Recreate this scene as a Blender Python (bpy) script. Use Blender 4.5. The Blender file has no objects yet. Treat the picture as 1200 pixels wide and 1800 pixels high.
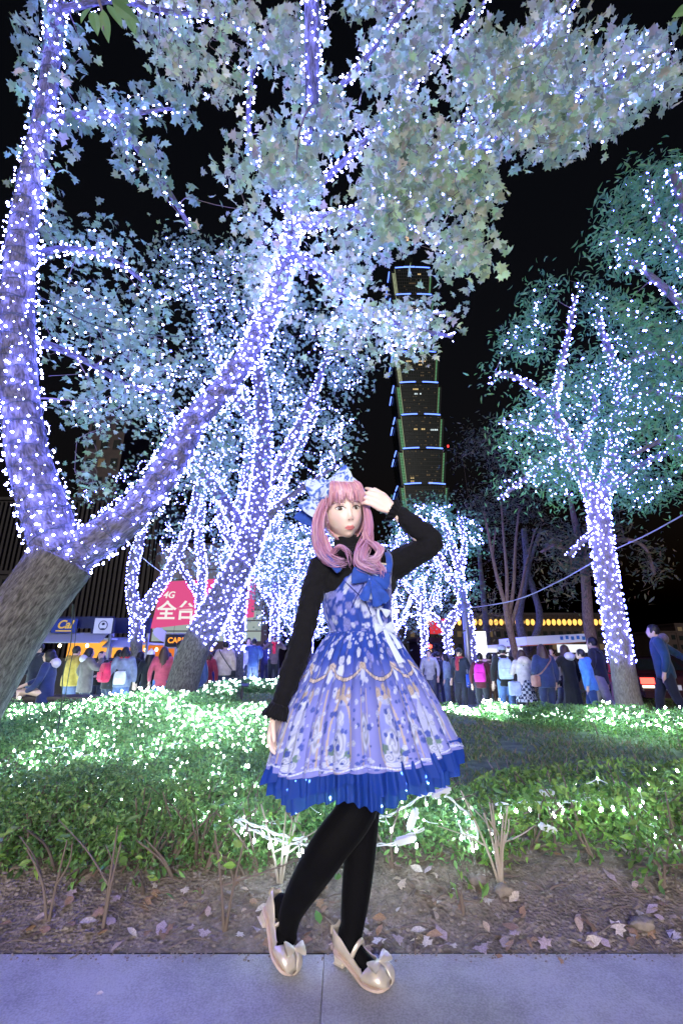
import bpy, bmesh, math, random
import numpy as np
from mathutils import Vector, Matrix, Euler

SC = bpy.context.scene
COL = SC.collection
R = math.radians
# ------------------------------------------------------------------ camera
CAM_Z, FPX, PITCH = 1.0, 800.0, R(17.35)
cd = bpy.data.cameras.new('camera'); cam = bpy.data.objects.new('camera', cd); COL.objects.link(cam)
cd.sensor_fit = 'VERTICAL'; cd.sensor_height = 36.0; cd.lens = 16.0
cd.clip_start = 0.05; cd.clip_end = 3000
cam.location = (0, 0, CAM_Z); cam.rotation_euler = (math.pi/2 + PITCH, 0, 0)
SC.camera = cam
# ------------------------------------------------------------------ world: clear night sky
w = bpy.data.worlds.new('World'); SC.world = w; w.use_nodes = True
nt = w.node_tree; bg = nt.nodes['Background']
sky = nt.nodes.new('ShaderNodeTexSky'); sky.sky_type = 'NISHITA'; sky.sun_disc = False
sky.sun_elevation = R(-3.6); sky.sun_rotation = R(180)
nt.links.new(sky.outputs[0], bg.inputs[0]); bg.inputs[1].default_value = 0.15
# ------------------------------------------------------------------ frontal fill sun, and a soft flash-like lamp added unseen behind the camera
sl = bpy.data.lights.new('sun', 'SUN'); sl.energy = 1.3; sl.angle = R(22); sl.color = (1.0, .96, .9)
so = bpy.data.objects.new('sun', sl); so.rotation_euler = (R(77), 0, R(-8)); COL.objects.link(so)
fl = bpy.data.lights.new('flash_fill_lamp', 'AREA'); fl.shape = 'DISK'; fl.size = 2.4; fl.energy = 320; fl.spread = R(150)
fl.color = (1.0, .94, .91)
fo = bpy.data.objects.new('flash_fill_lamp', fl); fo.location = (0.15, -4.0, 2.3)
fo.rotation_euler = (Vector((0.2, 2.6, 3.6)) - fo.location).to_track_quat('-Z', 'Y').to_euler(); COL.objects.link(fo)
# ------------------------------------------------------------------ exposure and render
vs = SC.view_settings
vs.view_transform = 'Standard'; vs.look = 'None'; vs.exposure = 0; vs.gamma = 1; vs.use_curve_mapping = False
SC.cycles.use_denoising = True
SC.cycles.sample_clamp_indirect = 6
SC.cycles.max_bounces = 6; SC.cycles.diffuse_bounces = 2; SC.cycles.glossy_bounces = 2
SC.cycles.transmission_bounces = 4; SC.cycles.transparent_max_bounces = 12
SC.cycles.use_light_tree = True
SC.cycles.filter_width = 1.5

# ------------------------------------------------------------------ helpers
cp, sp = math.cos(PITCH), math.sin(PITCH)
def slope(px, py):
    xc = (px-600)/FPX; yc = (900-py)/FPX
    Y = cp - yc*sp; Z = sp + yc*cp
    return xc/Y, Z/Y
def at(px, py, Y):
    a, b = slope(px, py)
    return Vector((a*Y, Y, CAM_Z + b*Y))
def depth(v): return v[1]*cp + (v[2]-CAM_Z)*sp
def to_px(V):
    V = np.asarray(V, float)
    d = V[:, 1]*cp + (V[:, 2]-CAM_Z)*sp
    u = -V[:, 1]*sp + (V[:, 2]-CAM_Z)*cp
    return 600 + FPX*V[:, 0]/d, 900 - FPX*u/d
def sst(a, b, x):
    t = np.clip((np.asarray(x, float)-a)/(b-a), 0, 1); return t*t*(3-2*t)
def gz(x, y):
    x = np.asarray(x, float); y = np.asarray(y, float)
    z = .09*sst(1.98, 2.5, y) + .12*np.exp(-((x+2.5)/3.5)**2)*sst(3, 6, y)*(1-sst(9, 14, y))
    side = sst(1.9, 2.9, np.abs(x+.15+.13*np.clip(y-8, 0, 30)))
    z = z - (.62*side+.2*(1-side))*sst(5.5, 12, y)
    z = np.where(y < 1.98, -.03, z)
    return z
def ground_at(px, py):
    a, b = slope(px, py)
    Y = 1.5
    while Y < 120:
        if CAM_Z + b*Y <= float(gz(a*Y, Y)): break
        Y += .02
    return Vector((a*Y, Y, float(gz(a*Y, Y))))

rng = np.random.default_rng(7)
def vnoise(x, y, seed=0):
    x = np.asarray(x, float); y = np.asarray(y, float)
    xi = np.floor(x).astype(np.int64); yi = np.floor(y).astype(np.int64)
    fx = x-xi; fy = y-yi; fx = fx*fx*(3-2*fx); fy = fy*fy*(3-2*fy)
    def h(i, j):
        n = (i*374761393 + j*668265263 + seed*1442695041) & 0x7fffffff
        n = ((n ^ (n >> 13))*1274126177) & 0x7fffffff
        return ((n ^ (n >> 16)) & 0xffff)/65535.0
    return (h(xi, yi)*(1-fx)+h(xi+1, yi)*fx)*(1-fy) + (h(xi, yi+1)*(1-fx)+h(xi+1, yi+1)*fx)*fy
def fbm(x, y, o=4, seed=0):
    s = 0; a = .5
    for k in range(o):
        s = s + a*vnoise(x*2**k, y*2**k, seed+k*17); a *= .5
    return s

def tag(o, label=None, cat=None, group=None, kind=None):
    if label: o['label'] = label
    if cat: o['category'] = cat
    if group: o['group'] = group
    if kind: o['kind'] = kind
    return o
def empty(name, loc, rz=0, label=None, cat=None, group=None):
    o = bpy.data.objects.new(name, None); COL.objects.link(o)
    o.location = loc; o.rotation_euler = (0, 0, rz); o.empty_display_size = .1
    return tag(o, label, cat, group)
def link(name, me, parent=None, loc=None):
    o = bpy.data.objects.new(name, me); COL.objects.link(o)
    if parent is not None:
        o.parent = parent
    if loc is not None: o.location = loc
    return o

class MB:
    """collects shapes; build() links them as ONE mesh object"""
    def __init__(s): s.V = []; s.F = []; s.n = 0; s.U = []; s.C = []; s.hasuv = False; s.hasc = False; s.M = []
    def add(s, V, F, uv=None, col=None, mi=0):
        V = np.asarray(V, np.float32).reshape(-1, 3)
        F = [np.asarray(F, np.int64)] if isinstance(F, np.ndarray) else \
            [np.array([f for f in F if len(f) == k], np.int64) for k in sorted({len(f) for f in F})]
        for f in F:
            if len(f): s.F.append(f+s.n); s.M.append(np.full(len(f), mi, np.int32))
        s.V.append(V); s.n += len(V)
        s.U.append(np.asarray(uv, np.float32) if uv is not None else np.zeros((len(V), 2), np.float32))
        if uv is not None: s.hasuv = True
        if col is not None:
            s.hasc = True; c = np.asarray(col, np.float32)
            if c.ndim == 1: c = np.tile(c, (len(V), 1))
        else: c = np.ones((len(V), 3), np.float32)
        s.C.append(c)
        return s
    def box(s, c, d, rot=None, col=None, mi=0, bev=0):
        c = np.asarray(c, float); d = np.asarray(d, float)/2
        V = np.array([(x, y, z) for x in (-1, 1) for y in (-1, 1) for z in (-1, 1)], float)*d
        if rot is not None: V = V @ np.array(rot.to_3x3()).T if hasattr(rot, 'to_3x3') else V @ np.array(Matrix(rot)).T
        F = np.array([(0, 1, 3, 2), (4, 6, 7, 5), (0, 4, 5, 1), (2, 3, 7, 6), (0, 2, 6, 4), (1, 5, 7, 3)])
        return s.add(V+c, F, col=col, mi=mi)
    def tube(s, P, rad, n=8, cap=True, uv=False, col=None, flat=None, disp=None, mi=0):
        V, F, U = tube(P, rad, n, cap, flat, disp)
        return s.add(V, F, U if uv else None, col, mi)
    def mesh(s, name, mats, smooth=True):
        me = bpy.data.meshes.new(name)
        V = np.concatenate(s.V); me.vertices.add(len(V)); me.vertices.foreach_set('co', V.ravel())
        tot = np.concatenate([np.full(len(f), f.shape[1], np.int32) for f in s.F])
        li = np.concatenate([f.ravel() for f in s.F]).astype(np.int32)
        me.loops.add(len(li)); me.loops.foreach_set('vertex_index', li)
        st = np.concatenate([[0], np.cumsum(tot)[:-1]]).astype(np.int32)
        me.polygons.add(len(tot)); me.polygons.foreach_set('loop_start', st)
        try: me.polygons.foreach_set('loop_total', tot)
        except Exception: pass
        if isinstance(mats, (list, tuple)):
            for m in mats: me.materials.append(m)
            me.polygons.foreach_set('material_index', np.concatenate(s.M))
        elif mats is not None: me.materials.append(mats)
        if s.hasuv:
            uvl = me.uv_layers.new(name='UVMap')
            uvl.data.foreach_set('uv', np.concatenate(s.U)[li].ravel())
        if s.hasc:
            ca = me.color_attributes.new('tint', 'FLOAT_COLOR', 'POINT')
            c = np.concatenate(s.C); c4 = np.ones((len(c), 4), np.float32); c4[:, :3] = c
            ca.data.foreach_set('color', c4.ravel())
        me.update(calc_edges=True); me.validate()
        me.polygons.foreach_set('use_smooth', np.full(len(me.polygons), bool(smooth)))
        return me
    def build(s, name, mats, parent=None, smooth=True, loc=None):
        return link(name, s.mesh(name, mats, smooth), parent, loc)

def spline(P, n):
    """Catmull-Rom through rows of P, n samples per span"""
    P = np.asarray(P, float); Q = np.vstack([2*P[0]-P[1], P, 2*P[-1]-P[-2]])
    out = []
    for i in range(1, len(Q)-2):
        t = np.linspace(0, 1, n, endpoint=False)[:, None]
        a, b, c, d = Q[i-1], Q[i], Q[i+1], Q[i+2]
        out.append(.5*((2*b)+(-a+c)*t+(2*a-5*b+4*c-d)*t**2+(-a+3*b-3*c+d)*t**3))
    out.append(P[-1:]); return np.vstack(out)
def frames(P):
    P = np.asarray(P, float); T = np.gradient(P, axis=0) if len(P) > 1 else np.array([[0, 0, 1.]])
    T /= np.maximum(np.linalg.norm(T, axis=1, keepdims=True), 1e-9)
    a = np.array([1., 0, 0]) if abs(T[0][0]) < .8 else np.array([0, 1., 0])
    N = np.zeros_like(P); N[0] = a - T[0]*a.dot(T[0]); N[0] /= np.linalg.norm(N[0])
    for i in range(1, len(P)):
        v = N[i-1]-T[i]*N[i-1].dot(T[i]); N[i] = v/max(np.linalg.norm(v), 1e-9)
    return T, N, np.cross(T, N)
def tube(P, rad, n=8, cap=True, flat=None, disp=None):
    P = np.asarray(P, float); rad = np.asarray(rad, float)
    if rad.ndim == 0: rad = np.full(len(P), float(rad))
    T, N, B = frames(P); m = len(P)
    a = np.linspace(0, 2*np.pi, n, endpoint=False)
    r = rad[:, None]*np.ones((1, n))
    if disp is not None: r = r + disp(np.concatenate([[0], np.cumsum(np.linalg.norm(np.diff(P, axis=0), axis=1))])[:, None]+0*a, a[None, :]+0*r, r)
    fb = 1 if flat is None else flat
    V = P[:, None, :] + r[..., None]*(np.cos(a)[None, :, None]*N[:, None, :] + fb*np.sin(a)[None, :, None]*B[:, None, :])
    V = V.reshape(-1, 3)
    i = np.arange(m-1)[:, None]*n; j = np.arange(n)[None, :]; k = (j+1) % n
    F = np.stack([i+j, i+k, i+n+k, i+n+j], -1).reshape(-1, 4)
    L = np.concatenate([[0], np.cumsum(np.linalg.norm(np.diff(P, axis=0), axis=1))])
    U = np.stack([np.repeat(a[None, :]/(2*np.pi), m, 0)*rad.mean()*6.28, np.repeat(L[:, None], n, 1)], -1).reshape(-1, 2)
    F = [tuple(f) for f in F] if cap else F
    if cap:
        V = np.vstack([V, P[0]-T[0]*rad[0]*.3, P[-1]+T[-1]*rad[-1]*.3]); c0 = m*n; c1 = c0+1
        F += [(c0, int((q+1) % n), int(q)) for q in range(n)] + [(c1, int((m-1)*n+q), int((m-1)*n+(q+1) % n)) for q in range(n)]
        U = np.vstack([U, U[:1], U[-1:]])
    return V, F, U
def capsule(P, rad, n=12, k=4):
    """closed limb with round ends, for joining into one body"""
    P = np.asarray(P, float); rad = np.asarray(rad, float)
    t0 = (P[0]-P[1])/np.linalg.norm(P[0]-P[1]); t1 = (P[-1]-P[-2])/np.linalg.norm(P[-1]-P[-2])
    a = np.linspace(0, np.pi/2, k+1)[1:]
    A = [P[0]+t0*rad[0]*math.sin(x) for x in a[::-1]]; ra = [max(rad[0]*math.cos(x), 1e-4) for x in a[::-1]]
    B = [P[-1]+t1*rad[-1]*math.sin(x) for x in a]; rb = [max(rad[-1]*math.cos(x), 1e-4) for x in a]
    return tube(np.vstack([A, P, B]), np.concatenate([ra, rad, rb]), n)[:2]
def ellipsoid(c, r, nu=16, nv=10, rot=None):
    u = np.linspace(0, 2*np.pi, nu, endpoint=False); v = np.linspace(0, np.pi, nv+1)[1:-1]
    V = np.array([(math.sin(b)*math.cos(a), math.sin(b)*math.sin(a), math.cos(b)) for b in v for a in u]+[(0, 0, 1), (0, 0, -1)])*np.asarray(r)
    if rot is not None: V = V @ np.array(rot).T
    F = []; m = len(v)
    for i in range(m-1):
        for j in range(nu):
            F.append((i*nu+j, (i+1)*nu+j, (i+1)*nu+(j+1) % nu, i*nu+(j+1) % nu))
    for j in range(nu):
        F.append((m*nu, j, (j+1) % nu)); F.append((m*nu+1, (m-1)*nu+(j+1) % nu, (m-1)*nu+j))
    return V+np.asarray(c), F
def remesh(name, mb, voxel, mat, parent=None, smooth_it=4):
    """fuse the collected closed shapes into one continuous surface"""
    o = mb.build(name+'_tmp', mat); me0 = o.data
    m = o.modifiers.new('r', 'REMESH'); m.mode = 'VOXEL'; m.voxel_size = voxel; m.use_smooth_shade = True
    if smooth_it:
        s = o.modifiers.new('s', 'SMOOTH'); s.iterations = smooth_it; s.factor = .5
    dg = bpy.context.evaluated_depsgraph_get()
    me = bpy.data.meshes.new_from_object(o.evaluated_get(dg))
    bpy.data.objects.remove(o); bpy.data.meshes.remove(me0)
    me.name = name; me.materials.clear(); me.materials.append(mat)
    me.polygons.foreach_set('use_smooth', np.ones(len(me.polygons), bool))
    return link(name, me, parent)
def grid_faces(m, n, wrap=False):
    i = np.arange(m-1)[:, None]; j = np.arange(n if wrap else n-1)[None, :]; k = (j+1) % n
    return np.stack([i*n+j, i*n+k, (i+1)*n+k, (i+1)*n+j], -1).reshape(-1, 4)

# ------------------------------------------------------------------ materials
def mat_new(name):
    m = bpy.data.materials.new(name); m.use_nodes = True
    return m, m.node_tree.nodes, m.node_tree.links, m.node_tree.nodes['Principled BSDF']
def mat(name, col, rough=.6, metal=0, noise=0, nscale=20, bump=0, bscale=60, spec=.4, coat=0, sheen=0):
    m, N, L, p = mat_new(name)
    p.inputs['Roughness'].default_value = rough; p.inputs['Metallic'].default_value = metal
    p.inputs['Specular IOR Level'].default_value = spec; p.inputs['Coat Weight'].default_value = coat
    p.inputs['Sheen Weight'].default_value = sheen
    p.inputs['Base Color'].default_value = (*col, 1)
    if noise:
        tc = N.new('ShaderNodeTexCoord'); n = N.new('ShaderNodeTexNoise'); n.inputs['Scale'].default_value = nscale
        n.inputs['Detail'].default_value = 6
        L.new(tc.outputs['Object'], n.inputs['Vector'])
        r = N.new('ShaderNodeValToRGB'); r.color_ramp.elements[0].position = .3; r.color_ramp.elements[1].position = .7
        r.color_ramp.elements[0].color = (*[c*(1-noise) for c in col], 1); r.color_ramp.elements[1].color = (*[min(1, c*(1+noise)) for c in col], 1)
        L.new(n.outputs['Fac'], r.inputs['Fac']); L.new(r.outputs[0], p.inputs['Base Color'])
    if bump:
        tc = N.new('ShaderNodeTexCoord'); n = N.new('ShaderNodeTexNoise'); n.inputs['Scale'].default_value = bscale; n.inputs['Detail'].default_value = 5
        b = N.new('ShaderNodeBump'); b.inputs['Strength'].default_value = bump; b.inputs['Distance'].default_value = .01
        L.new(tc.outputs['Object'], n.inputs['Vector']); L.new(n.outputs['Fac'], b.inputs['Height']); L.new(b.outputs[0], p.inputs['Normal'])
    return m
def emit(name, col, s, sample=True):
    m = bpy.data.materials.new(name); m.use_nodes = True; N = m.node_tree.nodes
    N.remove(N['Principled BSDF']); e = N.new('ShaderNodeEmission'); e.inputs[0].default_value = (*col, 1); e.inputs[1].default_value = s
    m.node_tree.links.new(e.outputs[0], N['Material Output'].inputs[0])
    m.cycles.emission_sampling = 'FRONT' if sample else 'NONE'
    return m
def leaf_mat(name, trans=.35, rough=.5):
    m = bpy.data.materials.new(name); m.use_nodes = True; N = m.node_tree.nodes; L = m.node_tree.links; p = N['Principled BSDF']
    a = N.new('ShaderNodeAttribute'); a.attribute_name = 'tint'
    L.new(a.outputs['Color'], p.inputs['Base Color']); p.inputs['Roughness'].default_value = rough
    p.inputs['Specular IOR Level'].default_value = .35
    t = N.new('ShaderNodeBsdfTranslucent'); L.new(a.outputs['Color'], t.inputs[0])
    mx = N.new('ShaderNodeMixShader'); mx.inputs[0].default_value = trans
    L.new(p.outputs[0], mx.inputs[1]); L.new(t.outputs[0], mx.inputs[2]); L.new(mx.outputs[0], N['Material Output'].inputs[0])
    return m
def tint_mat(name, rough=.6, metal=0, sheen=0, spec=.4, bump=0, bscale=300):
    m, N, L, p = mat_new(name)
    a = N.new('ShaderNodeAttribute'); a.attribute_name = 'tint'; L.new(a.outputs['Color'], p.inputs['Base Color'])
    p.inputs['Roughness'].default_value = rough; p.inputs['Metallic'].default_value = metal; p.inputs['Sheen Weight'].default_value = sheen
    p.inputs['Specular IOR Level'].default_value = spec
    if bump:
        tc = N.new('ShaderNodeTexCoord'); n = N.new('ShaderNodeTexNoise'); n.inputs['Scale'].default_value = bscale
        b = N.new('ShaderNodeBump'); b.inputs['Strength'].default_value = bump; b.inputs['Distance'].default_value = .003
        L.new(tc.outputs['Object'], n.inputs['Vector']); L.new(n.outputs['Fac'], b.inputs['Height']); L.new(b.outputs[0], p.inputs['Normal'])
    return m

def bark_mat(name, c0, c1):
    m, N, L, p = mat_new(name)
    uv = N.new('ShaderNodeUVMap'); mp = N.new('ShaderNodeMapping'); mp.inputs['Scale'].default_value = (46, 12, 1)
    mp.inputs['Rotation'].default_value = (0, 0, .25)
    L.new(uv.outputs[0], mp.inputs['Vector'])
    n = N.new('ShaderNodeTexNoise'); n.inputs['Scale'].default_value = 1.3; n.inputs['Detail'].default_value = 8; n.inputs['Distortion'].default_value = .8
    L.new(mp.outputs[0], n.inputs['Vector'])
    r = N.new('ShaderNodeValToRGB'); r.color_ramp.elements[0].position = .35; r.color_ramp.elements[1].position = .66
    r.color_ramp.elements[0].color = (*c0, 1); r.color_ramp.elements[1].color = (*c1, 1)
    L.new(n.outputs['Fac'], r.inputs[0]); L.new(r.outputs[0], p.inputs['Base Color'])
    b = N.new('ShaderNodeBump'); b.inputs['Strength'].default_value = .9; b.inputs['Distance'].default_value = .02
    L.new(n.outputs['Fac'], b.inputs['Height']); L.new(b.outputs[0], p.inputs['Normal'])
    p.inputs['Roughness'].default_value = .9
    return m

LEDC = (.14, .155, 1.0)
M = dict(
    bark=bark_mat('bark', (.045, .042, .038), (.19, .175, .16)),
    bark_smooth=bark_mat('bark_smooth', (.12, .1, .09), (.26, .22, .19)),
    bark_red=bark_mat('bark_red', (.08, .05, .04), (.25, .15, .11)),
    twig=mat('twig', (.16, .12, .1), .8),
    leaf=leaf_mat('leaf'), hedge_leaf=leaf_mat('hedge_leaf', .3, .4), grass=leaf_mat('grass', .3, .6),
    led=emit('led_violet', LEDC, 195), led_far=emit('led_violet_far', LEDC, 64),
    led_white=emit('led_white', (.62, .88, 1.0), 170),
    cable=mat('cable', (.03, .05, .04), .5), cable_white=mat('cable_white', (.75, .78, .8), .4),
    conn=mat('connector', (.7, .72, .75), .4),
)
# ------------------------------------------------------------------ ground
def ground_mats():
    m, N, L, p = mat_new('soil')
    tc = N.new('ShaderNodeTexCoord')
    n = N.new('ShaderNodeTexNoise'); n.inputs['Scale'].default_value = 14; n.inputs['Detail'].default_value = 10; n.inputs['Roughness'].default_value = .7
    L.new(tc.outputs['Object'], n.inputs['Vector'])
    r = N.new('ShaderNodeValToRGB'); r.color_ramp.elements[0].position = .3; r.color_ramp.elements[1].position = .72
    r.color_ramp.elements[0].color = (.1, .078, .06, 1); r.color_ramp.elements[1].color = (.34, .27, .22, 1)
    L.new(n.outputs['Fac'], r.inputs[0]); L.new(r.outputs[0], p.inputs['Base Color'])
    v = N.new('ShaderNodeTexVoronoi'); v.inputs['Scale'].default_value = 70
    L.new(tc.outputs['Object'], v.inputs['Vector'])
    ad = N.new('ShaderNodeMath'); ad.operation = 'MULTIPLY_ADD'; ad.inputs[1].default_value = .6
    L.new(v.outputs['Distance'], ad.inputs[0]); L.new(n.outputs['Fac'], ad.inputs[2])
    b = N.new('ShaderNodeBump'); b.inputs['Strength'].default_value = .8; b.inputs['Distance'].default_value = .03
    L.new(ad.outputs[0], b.inputs['Height']); L.new(b.outputs[0], p.inputs['Normal']); p.inputs['Roughness'].default_value = .95
    M['soil'] = m
    m, N, L, p = mat_new('pavement')
    tc = N.new('ShaderNodeTexCoord')
    n = N.new('ShaderNodeTexNoise'); n.inputs['Scale'].default_value = 3.0; n.inputs['Detail'].default_value = 8; n.inputs['Roughness'].default_value = .65
    n2 = N.new('ShaderNodeTexNoise'); n2.inputs['Scale'].default_value = 150; n2.inputs['Detail'].default_value = 8
    L.new(tc.outputs['Object'], n.inputs['Vector']); L.new(tc.outputs['Object'], n2.inputs['Vector'])
    ad = N.new('ShaderNodeMath'); ad.operation = 'MULTIPLY_ADD'; ad.inputs[1].default_value = .7
    L.new(n2.outputs['Fac'], ad.inputs[0]); L.new(n.outputs['Fac'], ad.inputs[2])
    r = N.new('ShaderNodeValToRGB'); r.color_ramp.elements[0].position = .6; r.color_ramp.elements[1].position = 1.08
    r.color_ramp.elements[0].color = (.21, .205, .2, 1); r.color_ramp.elements[1].color = (.42, .41, .4, 1)
    L.new(ad.outputs[0], r.inputs[0]); L.new(r.outputs[0], p.inputs['Base Color'])
    b = N.new('ShaderNodeBump'); b.inputs['Strength'].default_value = .3; b.inputs['Distance'].default_value = .004
    L.new(n2.outputs['Fac'], b.inputs['Height']); L.new(b.outputs[0], p.inputs['Normal']); p.inputs['Roughness'].default_value = .75
    M['pave'] = m
    M['lawn'] = mat('lawn', (.11, .16, .065), .95, noise=.5, nscale=8, bump=.8, bscale=60)
    M['plaza'] = mat('plaza', (.16, .15, .15), .7, noise=.25, nscale=3)
    M['road'] = mat('road', (.05, .05, .052), .35, noise=.3, nscale=2)
    M['ground'] = mat('ground', (.07, .065, .06), .9, noise=.3, nscale=1)
ground_mats()

def sheet(name, xs, ys, dz, m, edge=None, bumpf=None):
    xs = np.asarray(xs, float); ys = np.asarray(ys, float)
    X, Y = np.meshgrid(xs, ys)
    if edge is not None: X, Y = edge(X, Y)
    Z = gz(X, Y)+dz
    if bumpf is not None: Z = Z + bumpf(X, Y)
    b = MB(); b.add(np.stack([X, Y, Z], -1).reshape(-1, 3), grid_faces(len(ys), len(xs)))
    return tag(b.build(name, m), kind='structure')
far = [-900, -300, -100, -50, -30, -20, -14]
sheet('ground', far+list(np.linspace(-10, 10, 41))+[-v for v in far[::-1]],
      [1.985, 2.1, 2.2, 2.3, 2.4, 2.5]+list(np.linspace(2.8, 16, 45))+[20, 30, 50, 100, 300, 900], -.03, M['ground'])
def soil_b(X, Y): return (.05*(fbm(X*5, Y*5, 4, 3)-.45)+.02*(fbm(X*26, Y*26, 3, 9)-.4))*sst(1.99, 2.1, Y)
sheet('soil_bed', np.linspace(-4, 4, 420), np.linspace(1.985, 3.4, 90), .0, M['soil'], bumpf=soil_b)
def lawn_edge(X, Y):
    return X, Y + .25*(fbm(X*2, X*0+3, 3, 5)-.5)*(1-sst(2.8, 4, Y))
sheet('lawn', np.linspace(-9, 7, 70), np.concatenate([np.linspace(2.95, 9, 50), np.linspace(9.3, 26, 30)]), .008, M['lawn'], edge=lawn_edge,
      bumpf=lambda X, Y: .03*(fbm(X*1.5, Y*1.5, 3, 4)-.5)*sst(3, 3.4, Y))
sheet('plaza', np.linspace(-60, -3.2, 30), np.linspace(11.5, 60, 30), .02, M['plaza'])
sheet('footpath', np.linspace(3.2, 6.4, 8), np.linspace(9.6, 60, 40), .012, M['plaza'])
sheet('road', np.linspace(6.4, 60, 20), np.linspace(8, 90, 40), .004, M['road'])
mk = MB()
for k in range(5):
    for y0 in np.arange(9, 60, 6):
        x = 7.4+k*3.2; V = np.array([(x, y0, gz(x, y0)+.009), (x+.12, y0, gz(x, y0)+.009), (x+.12, y0+3.5, gz(x, y0+3.5)+.009), (x, y0+3.5, gz(x, y0+3.5)+.009)])
        mk.add(V, [(0, 1, 2, 3)])
tag(mk.build('road_marking', mat('road_paint', (.7, .68, .62), .6)), kind='structure')

# pavement of concrete slabs with recessed joints
pv = MB(); pv.add([(-9, -6, -.02), (9, -6, -.02), (9, 1.975, -.02), (-9, 1.975, -.02)], [(0, 1, 2, 3)])
pav = tag(pv.build('pavement', M['soil']), kind='structure')
def slab_mesh(wx, wy):
    bm = bmesh.new(); bmesh.ops.create_cube(bm, size=1)
    for v in bm.verts: v.co = (v.co.x*wx, v.co.y*wy, v.co.z*.05)
    bmesh.ops.bevel(bm, geom=bm.edges[:], offset=.0015, segments=1, profile=.5, affect='EDGES')
    me = bpy.data.meshes.new('slab'); bm.to_mesh(me); bm.free(); me.materials.append(M['pave']); return me
sm_ = slab_mesh(2.3985, 2.3985)
for i in range(-3, 4):
    for j in range(3):
        o = link('slab', sm_, pav, (-.06+1.2+i*2.4, 1.978-1.197-j*2.4, -.0252+random.Random(i*7+j).uniform(-.001, .001)))

# ------------------------------------------------------------------ leaf templates
def maple_tpl():
    pol = [(270, .10), (235, .62), (212, .48), (182, .9), (152, .56), (122, .84), (106, .64), (90, 1.05), (74, .64), (58, .84), (28, .56), (-2, .9), (-32, .48), (-55, .62)]
    V = [(0, .1, 0.06)]+[(r*.55*math.cos(R(a)), .1+r*.55*math.sin(R(a)), -.10*r*r) for a, r in pol]
    n = len(pol); F = np.array([(0, 1+i, 1+(i+1) % n) for i in range(n)])
    return np.array(V), F
def maple_small_tpl():
    pol = [(270, .15), (205, .8), (160, .4), (128, .9), (90, 1.0), (52, .9), (20, .4), (-25, .8)]
    V = [(0, .1, .05)]+[(r*.55*math.cos(R(a)), .1+r*.55*math.sin(R(a)), -.08*r) for a, r in pol]
    n = len(pol); return np.array(V), np.array([(0, 1+i, 1+(i+1) % n) for i in range(n)])
def oval_tpl(wd=.22):
    V = [(0, -.5, 0), (wd, -.12, .05), (wd*.8, .22, .04), (0, .55, -.05), (-wd*.8, .22, .04), (-wd, -.12, .05), (0, 0, -.02)]
    F = [(0, 1, 6), (1, 2, 6), (2, 3, 6), (3, 4, 6), (4, 5, 6), (5, 0, 6)]
    return np.array(V), np.array(F)
TPL = dict(maple=maple_tpl(), small=maple_small_tpl(), oval=oval_tpl(), lance=oval_tpl(.13))
def rand_frames(n, rg, up=.8, axis=None, droop=0):
    """rotation matrices: leaf normal leans to +z, stem axis random or along axis"""
    Nn = rg.normal(size=(n, 3)); Nn /= np.linalg.norm(Nn, axis=1, keepdims=True); Nn[:, 2] += up
    Nn /= np.linalg.norm(Nn, axis=1, keepdims=True)
    A = rg.normal(size=(n, 3)) if axis is None else axis + .5*rg.normal(size=(n, 3))
    A[:, 2] -= droop
    A -= Nn*(A*Nn).sum(1, keepdims=True); A /= np.maximum(np.linalg.norm(A, axis=1, keepdims=True), 1e-6)
    return np.stack([np.cross(A, Nn), A, Nn], -1)
def leaves_geo(tpl, P, S, Rm):
    V, F = TPL[tpl]; n = len(P); k = len(V)
    Vc = np.repeat(V[None], n, 0); cu = np.random.default_rng(n).normal(size=(n, 2))*.55
    Vc[:, :, 2] += cu[:, :1]*V[None, :, 0]**2+cu[:, 1:]*V[None, :, 1]**2
    W = np.einsum('nij,nkj->nki', Rm, Vc)*S[:, None, None] + P[:, None, :]
    Fs = (F[None]+(np.arange(n)*k)[:, None, None]).reshape(-1, F.shape[1])
    return W.reshape(-1, 3), Fs, k
def tints(n, pal, rg, var=.2):
    pal = np.asarray(pal, float); c = pal[rg.integers(0, len(pal), n)]
    return np.clip(c*(1+var*rg.normal(size=(n, 1)))*(1+.06*rg.normal(size=(n, 3))), .005, .8)
def in_poly(px, py, poly):
    P = np.asarray(poly, float); r = np.zeros(len(px), bool); j = len(P)-1
    for i in range(len(P)):
        c = ((P[i, 1] > py) != (P[j, 1] > py)) & (px < (P[j, 0]-P[i, 0])*(py-P[i, 1])/(P[j, 1]-P[i, 1]+1e-9)+P[i, 0])
        r ^= c; j = i
    return r
OCT = (np.array([(1, 0, 0), (-1, 0, 0), (0, 1, 0), (0, -1, 0), (0, 0, 1.), (0, 0, -1.)]),
       np.array([(0, 2, 4), (2, 1, 4), (1, 3, 4), (3, 0, 4), (2, 0, 5), (1, 2, 5), (3, 1, 5), (0, 3, 5)]))
def bulbs_geo(P, S):
    n = len(P); V = OCT[0][None]*np.asarray(S)[:, None, None]+np.asarray(P)[:, None]
    return V.reshape(-1, 3), (OCT[1][None]+(np.arange(n)*6)[:, None, None]).reshape(-1, 3)
def bulb_part_mesh(m, drop=False):
    V, F = ellipsoid((0, 0, 0), (1, 1, 1.25), 8, 5); b = MB(); b.add(V, F); return b.mesh('bulb', m)

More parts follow.
